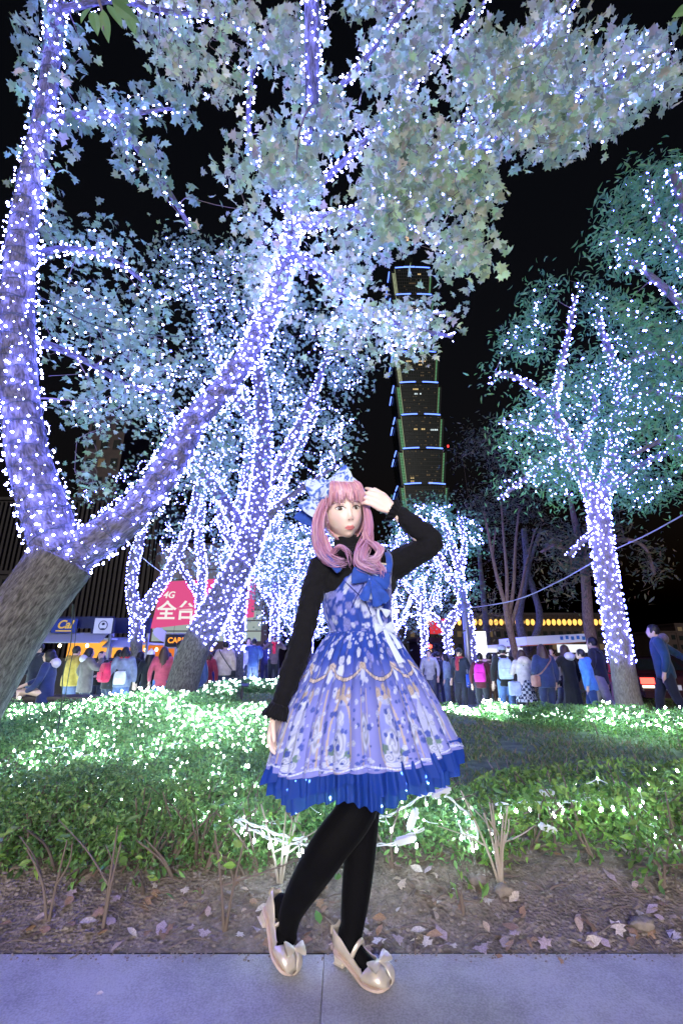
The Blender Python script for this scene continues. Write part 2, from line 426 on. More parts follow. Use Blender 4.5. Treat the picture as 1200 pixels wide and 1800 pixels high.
def surf_points(P, rad, sp_l, sp_a, rg, off, t0=0):
    """bulbs on a string wound up a limb: points along a helix with jitter"""
    P = np.asarray(P); T, N, B = frames(P)
    L = np.concatenate([[0], np.cumsum(np.linalg.norm(np.diff(P, axis=0), axis=1))])
    out = []; s = t0; a = rg.uniform(0, 6)
    while s < L[-1]:
        i = min(np.searchsorted(L, s), len(P)-1); r = rad[i]
        da = sp_a/max(r, .01); da = min(da, 2.6)
        a += da*rg.uniform(.25, 1.75); s += sp_l*da/6.283*rg.uniform(.5, 1.5)
        f = (s-L[i-1])/max(L[i]-L[i-1], 1e-6) if i > 0 else 0
        c = P[i-1]+(P[i]-P[i-1])*min(max(f, 0), 1) if i > 0 else P[0]
        al = a+rg.normal()*.25
        out.append(c+(r+off)*(math.cos(al)*N[i]+math.sin(al)*B[i])+T[i]*rg.normal()*sp_l*.25)
    return np.array(out).reshape(-1, 3)

def limb_world(L):
    """(px, py, Y, radius in px) -> points and radii; rows of five are plain world x, y, z, radius"""
    if len(L[0]) == 5:
        Q = spline(np.array([q[:4] for q in L], float), 5); return Q[:, :3], Q[:, 3]
    P = np.array([at(a, b, c) for a, b, c, d in L]); r = np.array([d*depth(p)/FPX for (a, b, c, d), p in zip(L, P)])
    Q = spline(np.hstack([P, r[:, None]]), 5)
    return Q[:, :3], np.maximum(Q[:, 3], .004)

def sample_region(reg, rg):
    poly = np.asarray(reg['poly'], float); lo = poly.min(0); hi = poly.max(0)
    need = reg['n']; out = []
    holes = reg.get('holes', [])
    while len(out) < need:
        px = rg.uniform(lo[0], hi[0], need); py = rg.uniform(lo[1], hi[1], need)
        ok = in_poly(px, py, poly)
        for h in holes: ok &= ~in_poly(px, py, h)
        if reg.get('clump'): ok &= fbm(px/reg['clump'], py/reg['clump'], 3, reg.get('seed', 1)) > reg.get('thr', .42)
        for a, b in zip(px[ok], py[ok]):
            Y = rg.uniform(*reg['Y']) if not callable(reg['Y']) else reg['Y'](a, b, rg)
            out.append(at(a, b, Y))
    return np.array(out[:need])

def tree(name, label, limbs, regions, leaf='small', pal=((.2, .27, .13),), bark='bark', leaf_px=None, seed=1, group=None,
         lit_from=None, bulb_px=1.6, bulb_mat='led_far', limb_sp=(.095, .09), twig_led=.0, twig_sp=.11, near=False, base=None,
         light_label=None, leaf_up=.8, droop=0, spread=.28, bulb_boost=1, cat='tree', extra_bulbs=None, leaf_parts=0, bark_n=10, led_max=99999):
    rg = np.random.default_rng(seed)
    base_v = limb_world(limbs[0])[0][0] if base is None else base
    root = empty(name, base_v, 0, label, cat, group)
    inv = -np.array(base_v)
    trunk = MB(); nodes = []; nrad = []; led_pts = []; cables = []
    for li, L in enumerate(limbs):
        lit = True
        if isinstance(L, dict): lit = L.get('lit', True); L = L['p']
        P, r = limb_world(L)
        if li == 0:                       # carry the trunk down to the ground
            zg = float(gz(P[0][0], P[0][1]))-.08
            if P[0][2] > zg: P = np.vstack([[P[0][0], P[0][1], zg], P]); r = np.append(r[0]*1.12, r)
        n = max(bark_n, 6) if r.max() > .06 else 6
        if near and r.max() > .1:
            Q = spline(np.hstack([P, r[:, None]]), 6); P2, r2 = Q[:, :3], Q[:, 3]
            sd = seed+li
            def disp(Ls, A, rr):
                u = (A + .35*Ls)*rr.mean()*22; v = Ls*5.5
                u2 = np.cos(A)*3; 
                f1 = np.abs(fbm(np.cos(A)*7+Ls*1.1+40, np.sin(A)*7+Ls*2.2+40, 4, sd)-.47)
                f2 = fbm(np.cos(A)*16+Ls*2+90, np.sin(A)*16+Ls*6+90, 3, sd+5)-.45
                return (f1*.22*(1)+f2*.06)*rr*.55-.03*rr
            V, F, U = tube(P2+inv, r2, 72, True, None, disp); trunk.add(V, F, U)
        else:
            V, F, U = tube(P+inv, r, n, True); trunk.add(V, F, U)
        D = spline(np.hstack([P, r[:, None]]), 2)
        nodes += list(D[:, :3]); nrad += list(D[:, 3])
        if lit and lit_from is not None:
            t0 = 0
            if li == 0:
                Lc = np.concatenate([[0], np.cumsum(np.linalg.norm(np.diff(P, axis=0), axis=1))])
                k = np.searchsorted(P[:, 2], lit_from); t0 = Lc[min(k, len(Lc)-1)]
            off = .03 if near else .03
            led_pts.append(surf_points(P, r, limb_sp[0], limb_sp[1], rg, off, t0))
    trunk.build('trunk', M[bark], root)
    # crown: twigs grow from the nearest wood to every leaf cluster
    nodes = [np.array(p) for p in nodes]; NA = np.array(nodes); nr = np.array(nrad)
    twigs = MB(); LP = []; LR = []; LS = []; LC = []
    allc = []
    for reg in regions:
        C = sample_region(reg, rg)
        for c in C: allc.append((c, reg))
    if allc:
        CC = np.array([c for c, _ in allc])
        dmin = np.array([np.min(np.linalg.norm(NA-c, axis=1)) for c in CC]); order = np.argsort(dmin)
        cap_ = len(NA)+len(CC)*4+10
        buf = np.zeros((cap_, 3)); buf[:len(NA)] = NA; br = np.zeros(cap_); br[:len(NA)] = nr; cnt = len(NA)
        for oi in order:
            c, reg = allc[oi]
            d = np.linalg.norm(buf[:cnt]-c, axis=1); k = int(np.argmin(d + .0*br[:cnt])); dd = d[k]
            if dd > reg.get('reach', 9): pass
            if dd > .06:
                m = 4; t = np.linspace(0, 1, m+1)[:, None]
                mid = (buf[k]+c)/2 + rg.normal(size=3)*dd*.12 + np.array([0, 0, -.08*dd if droop else .08*dd])
                Pq = (1-t)**2*buf[k]+2*t*(1-t)*mid+t*t*c
                r0 = min(br[k]*.6, .006+.012*dd); rr = np.linspace(max(r0, .004), .003, m+1)
                V, F, U = tube(Pq+inv, rr, 4, False); twigs.add(V, F)
                buf[cnt:cnt+m] = Pq[1:]; br[cnt:cnt+m] = rr[1:]; cnt += m
                dirv = (c-buf[k])/dd
                if lit_from is not None and rg.random() < reg.get('led', twig_led):
                    q = max(1, int(dd/twig_sp)); tt = (np.arange(q)+rg.uniform(0, 1, q)*.8)[:, None]/q
                    led_pts.append((1-tt)**2*buf[k]+2*tt*(1-tt)*mid+tt*tt*c+rg.normal(size=(q, 3))*.02)
            else: dirv = np.array([0, 0, 1.])
            if reg.get('led_c') and rg.random() < reg['led_c']:
                led_pts.append((c+rg.normal(size=3)*.06)[None])
            nl = int(reg.get('k', 12)*rg.uniform(.6, 1.4)); dp = depth(c)
            s = reg.get('leaf_px', 10)*dp/FPX; sprd = reg.get('spread', spread)
            Pl = c + rg.normal(size=(nl, 3))*sprd*.5
            LP.append(Pl); LS.append(s*rg.uniform(.6, 1.15, nl)); LR.append(rand_frames(nl, rg, leaf_up, dirv, droop))
            LC.append(tints(nl, reg.get('pal', pal), rg))
    if LP:
        P = np.vstack(LP); S = np.concatenate(LS); Rm = np.concatenate(LR); Cc = np.vstack(LC)
        if twigs.n: twigs.build('twigs', M['twig'], root)['kind'] = 'stuff'
        keep = np.ones(len(P), bool)
        if leaf_parts:
            px, py = to_px(P); sz = S/(P[:, 1]*cp+(P[:, 2]-CAM_Z)*sp)
            vis = (px > 5) & (px < 1195) & (py > 5)
            idx = np.argsort(-np.where(vis, sz, 0))[:leaf_parts]; keep[idx] = False
            cache = {}
            for i in idx:
                key = i % 12
                if key not in cache:
                    b = MB(); V, F = TPL[leaf]; b.add(V, F, col=Cc[i]); cache[key] = b.mesh('leaf', M['leaf'])
                o = link('leaf', cache[key], root); mt = Matrix(Rm[i].tolist()).to_4x4() @ Matrix.Scale(float(S[i]), 4)
                mt.translation = Vector(P[i]+inv); o.matrix_local = mt
        V, F, k = leaves_geo(leaf, P[keep]+inv, S[keep], Rm[keep]); b = MB(); b.add(V, F, col=np.repeat(Cc[keep], k, 0))
        b.build('crown', M['leaf'], root, smooth=False)['kind'] = 'stuff'
    if lit_from is not None:
        pts = [p for p in led_pts if len(p)]
        if extra_bulbs is not None: pts.append(extra_bulbs)
        B = np.vstack(pts)
        if len(B) > led_max: B = B[rg.permutation(len(B))[:led_max]]
        dp = B[:, 1]*cp+(B[:, 2]-CAM_Z)*sp; S = np.maximum(bulb_px*np.where(dp < 1.0, 6.2, np.maximum(dp, 1.5))/FPX, .004)*rg.uniform(.55, 1.25, len(B))
        ls = empty('fairy_light_string', base_v, 0, light_label, 'string lights', 'string lights wound round the trees')
        keep = np.ones(len(B), bool)
        if near:
            px, py = to_px(B); vis = (px > 0) & (px < 1200) & (py > 0) & (dp > .3)
            idx = np.argsort(-np.where(vis, S/dp*(1+.0*dp)-dp*1e-3, -9))[:300]; keep[idx] = False
            bme = bulb_part_mesh(M[bulb_mat])
            for i in idx:
                o = link('bulb', bme, ls); o.matrix_local = Matrix.Translation(Vector(B[i]+inv)) @ Euler(rg.uniform(0, 3, 3)).to_matrix().to_4x4() @ Matrix.Scale(float(S[i]), 4)
            # the cable itself, wound up each lit limb
            cb = MB()
            for L in limbs[:4]:
                if isinstance(L, dict): L = L['p']
                P, r = limb_world(L); Q = spline(np.hstack([P, r[:, None]]), 24); T, N_, B_ = frames(Q[:, :3])
                Ls = np.concatenate([[0], np.cumsum(np.linalg.norm(np.diff(Q[:, :3], axis=0), axis=1))])
                for ph, pitch in ((0, .16), (2.4, -.19)):
                    a = ph+Ls/pitch*6.28+.4*np.sin(Ls*9+ph); msk = Q[:, 2] > (lit_from if L is limbs[0] else -9)
                    C = Q[:, :3]+(Q[:, 3]*1.0+.008)[:, None]*(np.cos(a)[:, None]*N_+np.sin(a)[:, None]*B_)
                    if msk.sum() > 4: V, F, U = tube(C[msk]+inv, .0032, 4, False); cb.add(V, F)
            cb.build('cable', M['cable'], ls)
        V, F = bulbs_geo(B[keep]+inv, S[keep]); b = MB(); b.add(V, F)
        b.build('bulbs' if near else 'bulbs', M[bulb_mat], ls)['kind'] = 'stuff'
        print('LED', name, len(B))
    if LP: print('LEAVES', name, len(P))
    return root
# ------------------------------------------------------------------ trees
PAL_NEAR = [(.44, .57, .24), (.52, .6, .28), (.38, .52, .22), (.54, .56, .28)]
PAL_COOL = [(.26, .38, .18), (.3, .42, .2), (.21, .34, .16)]
PAL_RIGHT = [(.13, .36, .11), (.17, .4, .12), (.1, .28, .09), (.21, .4, .13)]
# the big leaning tree at the left edge, its crown spreading over the lawn and the pavement
big = [
 [(-175, 1400, 3.35, 82), (-90, 1270, 3.4, 74), (-8, 1145, 3.45, 60), (52, 1062, 3.5, 54), (110, 985, 3.55, 55)],
 [(118, 1000, 3.55, 44.4), (82, 905, 3.5, 39.6), (48, 790, 3.4, 33.3), (34, 660, 3.3, 28.5), (32, 520, 3.2, 25.4), (42, 400, 3.1, 22.1), (62, 280, 3.0, 17.5), (86, 150, 2.9, 14.2), (98, 20, 2.8, 12.7), (104, -160, 2.7, 9.5), (150, -420, 2.5, 6.3)],
 [(95, 1000, 3.55, 38.5), (165, 952, 3.6, 34.0), (232, 905, 3.68, 29.6), (290, 830, 3.85, 25.1), (340, 745, 4.05, 22.2), (400, 672, 4.25, 19.2), (450, 600, 4.45, 17.7), (485, 515, 4.6, 16.3), (506, 440, 4.75, 14.8), (517, 385, 4.8, 12.6), (532, 300, 4.7, 9), (546, 200, 4.5, 5.5), (560, 90, 4.2, 4), (575, -60, 3.8, 3)],
 [(515, 398, 4.8, 12.3), (580, 384, 4.8, 10.6), (650, 368, 4.75, 9.7), (722, 343, 4.65, 8.8), (800, 296, 4.5, 7.9), (880, 240, 4.3, 6.6), (965, 190, 4.1, 5.7), (1060, 150, 3.9, 4.4), (1160, 95, 3.75, 2.6)],
 [(506, 445, 4.75, 8.8), (560, 472, 4.9, 7.0), (615, 530, 5.0, 6.2), (700, 572, 5.0, 5.3), (795, 592, 5.0, 3.1)],
 [(88, 215, 2.95, 9.7), (135, 205, 3.1, 7.9), (200, 206, 3.3, 7.0), (250, 272, 3.5, 5.7), (300, 342, 3.7, 4.8), (335, 400, 3.9, 3.5)],
 [(205, 206, 3.3, 4.4), (262, 196, 3.3, 3.5), (325, 188, 3.3, 2.2)],
 [(36, 600, 3.25, 10.6), (95, 610, 3.6, 7.0), (160, 640, 4.0, 5.3), (230, 680, 4.5, 4.0), (300, 690, 4.9, 2.6)],
 [(36, 470, 3.15, 8.8), (90, 440, 3.5, 6.2), (150, 440, 3.9, 4.8), (220, 470, 4.3, 3.5), (280, 520, 4.6, 2.6)],
 [(545, 205, 4.5, 7.0), (600, 150, 4.2, 6.2), (660, 80, 3.9, 5.3), (720, 0, 3.6, 4.4), (790, -120, 3.3, 3.5)],
 [(555, 330, 4.8, 7.0), (640, 250, 4.6, 6.2), (700, 180, 4.4, 5.3), (760, 110, 4.2, 4.4), (830, 30, 3.9, 3.5), (900, -60, 3.7, 2.6)],
 [(722, 343, 4.65, 6.2), (790, 240, 4.4, 4.8), (870, 150, 4.2, 4.0), (950, 70, 4.0, 3.1), (1010, 0, 3.9, 2.2)],
 [(517, 385, 4.8, 7.9), (470, 320, 4.6, 6.2), (440, 250, 4.3, 4.8), (440, 150, 4.0, 4.0), (465, 60, 3.8, 3.5)],
 [(98, 20, 2.8, 7.0), (200, 0, 2.9, 5.3), (300, 22, 3.1, 4.4), (380, 30, 3.3, 3.5), (440, 60, 3.5, 2.6)],
 [(700, 350, 4.7, 5.3), (730, 400, 4.6, 3.5), (770, 430, 4.5, 2.6), (820, 460, 4.4, 1.8)],
 # the boughs that spread over the pavement, above and behind the camera
 [(-.3, 3.2, 6.4, .07, 0), (-.2, 1.6, 6.9, .06, 0), (.1, -.4, 7.0, .045, 0), (.4, -2.4, 6.6, .025, 0)],
 [(-1.9, 2.2, 6.6, .07, 0), (-2.4, .6, 7.0, .05, 0), (-2.6, -1.4, 6.8, .03, 0)],
]
regs = [
 dict(poly=[(470, -30), (800, -30), (830, 40), (880, 60), (950, 20), (1000, 30), (1080, 60), (1190, 70), (1195, 170), (1110, 185), (1050, 270), (1000, 290), (935, 330), (880, 290), (855, 340), (850, 410), (860, 450), (830, 480), (790, 450), (730, 440), (690, 400), (600, 400), (540, 420), (470, 370), (400, 368), (395, 300), (440, 270), (430, 150)],
      n=640, Y=(3.7, 4.6), k=10, leaf_px=22, spread=.24, pal=PAL_NEAR, clump=48, thr=.485, seed=3, led=.3, led_c=.2),
 dict(poly=[(560, 200), (720, 230), (860, 130), (1060, 100), (1180, 100), (1060, 200), (900, 290), (800, 350), (700, 420), (560, 420)], n=150, Y=(4.0, 4.9), k=10, leaf_px=20, spread=.26, pal=PAL_NEAR, led=.8, led_c=.4, clump=48, thr=.46, seed=3),
 dict(poly=[(235, -20), (450, -20), (452, 90), (430, 150), (370, 180), (330, 130), (270, 120), (240, 60)], n=80, Y=(3.0, 3.6), k=8, leaf_px=21, spread=.17, pal=PAL_NEAR, led=.25),
 dict(poly=[(40, 0), (150, 0), (160, 110), (120, 200), (100, 340), (55, 300), (30, 60)], n=40, Y=(2.7, 3.2), k=6, leaf_px=24, spread=.15, pal=PAL_COOL, led=.3),
 dict(poly=[(120, 170), (330, 160), (335, 210), (250, 235), (310, 290), (320, 330), (355, 370), (330, 400), (280, 340), (260, 330), (195, 290), (190, 230), (120, 230)], n=60, Y=(3.1, 3.7), k=6, leaf_px=24, spread=.12, pal=PAL_COOL, led=.3),
 dict(poly=[(60, 340), (90, 330), (160, 350), (165, 410), (230, 430), (245, 500), (300, 520), (300, 720), (240, 760), (170, 780), (110, 740), (75, 640)], n=170, Y=(3.6, 5.0), k=9, leaf_px=17, spread=.26, pal=PAL_COOL, clump=60, thr=.40, seed=8, led=.6, led_c=.35),
 dict(poly=[(110, 740), (170, 760), (190, 850), (140, 870)], n=10, Y=(4.2, 4.8), k=8, leaf_px=16, spread=.2, pal=PAL_COOL),
 dict(poly=[(400, 370), (560, 400), (700, 400), (730, 440), (620, 450), (640, 530), (700, 545), (810, 545), (825, 575), (800, 625), (700, 620), (650, 640), (600, 600), (500, 560), (440, 500)], n=190, Y=(4.4, 5.6), k=9, leaf_px=17, spread=.28, pal=PAL_NEAR, led=.7, led_c=.4, clump=60, thr=.42, seed=5),
 dict(poly=[(1020, 70), (1100, 60), (1195, 60), (1198, 170), (1110, 190), (1040, 240), (1000, 200)], n=48, Y=(3.8, 4.3), k=9, leaf_px=22, spread=.2, pal=PAL_NEAR, led=.9, led_c=.5),
 dict(poly=[(730, 400), (850, 400), (830, 480), (780, 470)], n=12, Y=(4.3, 4.6), k=8, leaf_px=24, spread=.2, pal=PAL_NEAR),
]
rgx = np.random.default_rng(91)
ov = np.stack([rgx.uniform(-4, 4, 700), rgx.uniform(-2.6, 1.4, 700), rgx.uniform(4.6, 6.6, 700)], -1)  # unseen bulbs added overhead, oversized to light the pavement violet
tree('leaning_tree', 'thick leaning tree at the left edge forking low, wound with big violet lights', big, regs, leaf='maple', seed=11,
     lit_from=1.72, bulb_px=1.75, bulb_mat='led', limb_sp=(.072, .072), twig_sp=.09, near=True, leaf_parts=300,
     light_label='large violet white bulbs wound round the thick leaning tree at the left edge', extra_bulbs=ov, base=at(-175, 1400, 3.35))

# second leaning tree in front of the box hedge
second = [
 [(306, 1252, 8.6, 34), (318, 1215, 8.6, 28), (338, 1150, 8.6, 26), (372, 1085, 8.6, 25), (408, 1020, 8.6, 23), (438, 960, 8.6, 21), (455, 890, 8.6, 18), (462, 810, 8.5, 15), (462, 720, 8.3, 12), (450, 620, 8.0, 9), (440, 540, 7.8, 6)],
 [(438, 960, 8.6, 12), (400, 890, 8.8, 10), (350, 820, 9.0, 8), (300, 740, 9.0, 6), (270, 650, 8.9, 4)],
 [(458, 870, 8.6, 11), (500, 800, 8.8, 9), (540, 720, 8.8, 7), (570, 640, 8.6, 5), (590, 560, 8.4, 3)],
 [(462, 760, 8.4, 9), (410, 690, 8.2, 7), (370, 600, 8.0, 5), (340, 500, 7.8, 4)],
 [(440, 960, 8.6, 9), (480, 900, 8.2, 7), (530, 860, 8.0, 5), (590, 820, 7.8, 3)],
]
regs = [dict(poly=[(235, 540), (300, 470), (330, 420), (420, 440), (520, 530), (640, 590), (655, 690), (600, 750), (620, 800), (560, 840), (500, 870), (420, 880), (330, 850), (260, 800), (230, 680)],
             n=520, Y=(7.2, 9.6), k=11, leaf_px=10.5, spread=.42, pal=PAL_COOL, led=.95, led_c=.8, clump=55, thr=.36, seed=12),
        dict(poly=[(260, 440), (300, 400), (345, 420), (330, 480), (260, 500)], n=30, Y=(7.4, 8), k=9, leaf_px=10.5, spread=.35, pal=PAL_COOL, led=.9)]
tree('leaning_tree', 'slanting tree before the box hedge, lit above a bare lower trunk', second, regs, seed=21,
     lit_from=at(345, 1130, 8.6)[2], bulb_px=1.55, limb_sp=(.09, .085), twig_sp=.13, bark_n=20,
     light_label='violet lights wound up the slanting tree in front of the box hedge')

def simple(name, label, ll, limbs, polys, Y, n, leaf_px, seed, lit_z, bulb_px=1.3, k=10, led=.95, led_c=.75, leaf='small', pal=PAL_COOL, clump=45, thr=.36, spread=.5, holes=(), **kw):
    regs = [dict(poly=p, n=n if not isinstance(n, (list, tuple)) else n[i], Y=Y, k=k, leaf_px=leaf_px, spread=spread, pal=pal, led=led, led_c=led_c, clump=clump, thr=thr, seed=seed, holes=list(holes)) for i, p in enumerate(polys)]
    return tree(name, label, limbs, regs, leaf=leaf, seed=seed, lit_from=lit_z, bulb_px=bulb_px, light_label=ll, group='trees in rows along the lawn', **kw)
# left row beyond
simple('plane_tree', 'lit tree with a V shaped fork beside the food stalls, trunk bare at the bottom', 'violet lights round the V forked tree beside the food stalls',
       [[(240, 1212, 12.5, 10), (240, 1140, 12.5, 10), (242, 1085, 12.5, 11)], [(242, 1090, 12.5, 9), (232, 1040, 12.5, 8), (236, 985, 12.4, 8), (250, 930, 12.3, 7), (240, 860, 12, 5)],
        [(242, 1090, 12.5, 10), (268, 1050, 12.5, 9), (300, 1000, 12.5, 8), (322, 950, 12.4, 7), (345, 880, 12.2, 6), (350, 800, 12, 4)]],
       [[(140, 870), (200, 830), (300, 790), (400, 800), (400, 900), (340, 960), (250, 950), (150, 900)]], (11, 13), 90, 8, 31, at(240, 1138, 12.5)[2], 1.17)
simple('plane_tree', 'lit tree behind the slanting trunk with an upright trunk in a lit violet sleeve', 'violet lights round the upright tree right of the slanting trunk',
       [[(418, 1206, 13, 10), (418, 1150, 13, 10), (420, 1080, 13, 11), (425, 1000, 13, 12), (420, 930, 13, 10), (430, 850, 13, 8), (440, 760, 12.8, 6), (430, 680, 12.6, 4)],
        [(422, 1010, 13, 8), (450, 960, 13, 8), (480, 890, 13, 7), (520, 800, 12.8, 5), (560, 720, 12.5, 3)], [(424, 980, 13, 7), (390, 920, 12.8, 6), (380, 840, 12.6, 5), (390, 760, 12.4, 3)]],
       [[(360, 690), (440, 640), (540, 680), (620, 740), (600, 820), (560, 880), (560, 960), (500, 1010), (430, 1000), (370, 920), (340, 800)]], (11.5, 14.5), 330, 8, 32, at(420, 1150, 13)[2], 1.30)
simple('plane_tree', 'slim lit tree standing before the pink billboard', 'violet lights round the slim tree before the pink billboard',
       [[(356, 1165, 15, 7), (354, 1120, 15, 7), (352, 1060, 15, 7), (356, 1000, 15, 7), (350, 940, 15, 6), (360, 860, 14.8, 4)], [(352, 1050, 15, 5), (320, 1000, 15, 4), (300, 960, 15, 3)]],
       [[(270, 950), (300, 900), (380, 900), (420, 940), (410, 990), (370, 1010), (330, 1000), (280, 985)]], (13.5, 16), 55, 7, 33, at(354, 1150, 15)[2], 1.17)
simple('plane_tree', 'lit tree with a small V fork between the billboard and the glowing alley', 'violet lights round the small V forked tree by the billboard',
       [[(405, 1182, 16, 6), (404, 1140, 16, 6), (402, 1100, 16, 7)], [(402, 1104, 16, 5), (385, 1075, 16, 4), (375, 1050, 16, 3)], [(402, 1104, 16, 5), (415, 1070, 16, 5), (435, 1010, 16, 4), (450, 950, 16, 4)]],
       [[(380, 960), (440, 900), (500, 940), (510, 1030), (450, 1060), (390, 1030)]], (15, 17), 130, 6.5, 34, at(404, 1165, 16)[2], 1.10)
simple('plane_tree', 'lit tree in the left row with bare foot behind the dark low sign', 'dense violet lights round the third tree of the left row',
       [[(480, 1195, 17.5, 7), (480, 1160, 17.5, 7), (482, 1110, 17.5, 7), (484, 1050, 17.5, 7), (480, 980, 17.3, 6), (490, 900, 17, 4)], [(482, 1090, 17.5, 5), (510, 1040, 17.3, 5), (535, 980, 17, 4), (550, 920, 17, 3)], [(482, 1070, 17.5, 5), (455, 1020, 17.3, 4), (445, 960, 17, 3)]],
       [[(440, 900), (500, 860), (560, 900), (600, 960), (590, 1060), (540, 1090), (480, 1080), (440, 1020)]], (15.5, 19), 330, 6.5, 35, at(480, 1160, 17.5)[2], 1.03, led=.8, led_c=.5)
for q, (x, yb, Y, wd, lab) in enumerate([(520, 1176, 22, 5, 'lit tree at the left of the glowing alley end'), (545, 1170, 27, 4, 'narrow lit tree just behind the woman\'s sleeve at the alley end'),
                                    (585, 1165, 33, 3.5, 'smallest lit tree at the far end of the alley'), (690, 1168, 27, 4, 'narrow lit tree just right of the dress at the alley end')]):
    simple('plane_tree', lab, 'dense violet lights on the '+lab[lab.index('lit tree'):] if 'lit tree' in lab else 'dense violet lights',
           [[(x, yb, Y, wd), (x, yb-40, Y, wd), (x+3, yb-90, Y, wd), (x, yb-150, Y, wd*.7), (x+5, yb-210, Y, wd*.5)], [(x+2, yb-60, Y, wd*.7), (x-22, yb-100, Y, wd*.6), (x-35, yb-150, Y, wd*.5)], [(x+2, yb-55, Y, wd*.7), (x+24, yb-95, Y, wd*.6), (x+40, yb-140, Y, wd*.4)]],
           [[(x-70, yb-170), (x, yb-230), (x+70, yb-180), (x+70, yb-80), (x+30, yb-45), (x-30, yb-45), (x-70, yb-80)]], (Y-1.5, Y+1.5), 170, 5.5, 40+q, at(x, yb-22, Y)[2], 0.96, led=.9, led_c=.6, spread=.6)
# right row
simple('plane_tree', 'lit tree forking right of the dress beside the grey lamp pole', 'violet lights round the forked tree beside the grey lamp pole',
       [[(789, 1180, 15, 6), (788, 1140, 15, 6), (785, 1105, 15, 7), (800, 1080, 15, 7), (812, 1055, 15, 6), (806, 1000, 15, 6), (790, 950, 14.8, 5), (775, 905, 14.5, 4)],
        [(833, 1165, 15, 5), (828, 1120, 15, 6), (818, 1060, 15, 6)], [(812, 1055, 15, 5), (790, 1010, 15, 5), (762, 960, 15, 4), (735, 910, 14.8, 4)], [(808, 1010, 15, 5), (815, 960, 15, 4), (808, 910, 15, 3)], [(785, 1110, 15, 4), (762, 1085, 15, 4), (735, 1075, 15, 3)]],
       [[(690, 900), (740, 880), (800, 890), (850, 930), (850, 990), (830, 1040), (760, 1050), (700, 1010)]], (13.5, 16.5), 210, 7, 51, at(789, 1160, 15)[2], 1.30, led=.6, led_c=.35, pal=PAL_RIGHT, thr=.42)
simple('plane_tree', 'lit tree close right of the dress, its branches lost in white light', 'dense violet lights round the tree close right of the dress',
       [[(746, 1178, 19, 5), (746, 1130, 19, 5), (744, 1080, 19, 5), (738, 1030, 19, 5), (720, 980, 19, 4), (700, 940, 19, 3)], [(744, 1085, 19, 4), (765, 1040, 19, 4), (770, 990, 19, 3), (750, 930, 19, 3)], [(742, 1060, 19, 4), (715, 1030, 19, 4), (690, 1000, 19, 3)]],
       [[(670, 920), (730, 900), (790, 940), (790, 1040), (770, 1100), (720, 1090), (680, 1060)]], (17.5, 20.5), 240, 6, 52, at(746, 1160, 19)[2], 1.03, led=.8, led_c=.5, spread=.6)
# big right tree and the one over it
right = [
 [(1112, 1262, 8.6, 25), (1102, 1225, 8.6, 21), (1090, 1150, 8.6, 19), (1075, 1070, 8.6, 18), (1062, 990, 8.6, 17), (1055, 930, 8.6, 17), (1048, 880, 8.6, 16)],
 [(1050, 900, 8.6, 14), (1028, 840, 8.6, 11), (1008, 800, 8.6, 10), (988, 758, 8.6, 9), (972, 715, 8.5, 7), (985, 650, 8.4, 5), (1000, 580, 8.3, 4), (1010, 520, 8.2, 2)],
 [(1052, 890, 8.6, 13), (1072, 820, 8.6, 11), (1083, 750, 8.6, 10), (1090, 690, 8.5, 8), (1070, 620, 8.4, 6), (1050, 560, 8.2, 4)],
 [(1010, 800, 8.6, 7), (1025, 770, 8.5, 6), (1045, 720, 8.4, 4), (1035, 660, 8.3, 3)],
 [(1030, 850, 8.6, 7), (985, 805, 8.4, 5), (945, 825, 8.2, 4), (880, 875, 8.0, 2.5)],
 [(990, 760, 8.6, 6), (930, 750, 8.4, 4), (880, 740, 8.2, 3)],
 [(975, 715, 8.5, 5), (920, 670, 8.3, 4), (870, 655, 8.2, 2.5)],
 [(1060, 870, 8.6, 7), (1120, 820, 8.2, 5), (1200, 785, 7.8, 4)],
 [(1050, 930, 8.6, 6), (1020, 955, 8.3, 4), (1000, 975, 8.2, 3)],
]
regs = [dict(poly=[(840, 655), (880, 640), (870, 590), (930, 560), (935, 500), (1000, 487), (1030, 505), (1080, 490), (1120, 540), (1200, 560), (1200, 880), (1120, 900), (1060, 870), (990, 880), (930, 860), (880, 885), (865, 860), (910, 810), (880, 790), (890, 720), (930, 690)],
             n=460, Y=(7.2, 9.6), k=20, leaf_px=13, spread=.4, pal=PAL_RIGHT, clump=50, thr=.475, seed=61, led=.6, led_c=.5),
        dict(poly=[(940, 700), (1080, 720), (1080, 800), (1010, 860), (950, 800)], n=60, Y=(8.6, 9.8), k=18, leaf_px=13, spread=.4, pal=PAL_RIGHT, led=.6, led_c=.4)]
tree('tall_tree', 'big lit tree on the right with green crown and bare grey foot', right, regs, leaf='lance', seed=61, lit_from=at(1098, 1180, 8.6)[2],
     bulb_px=1.65, limb_sp=(.09, .085), twig_sp=.15, droop=.5, bark='bark_smooth', light_label='violet lights wound up the big tree beside the road on the right', leaf_up=.7, bark_n=20)
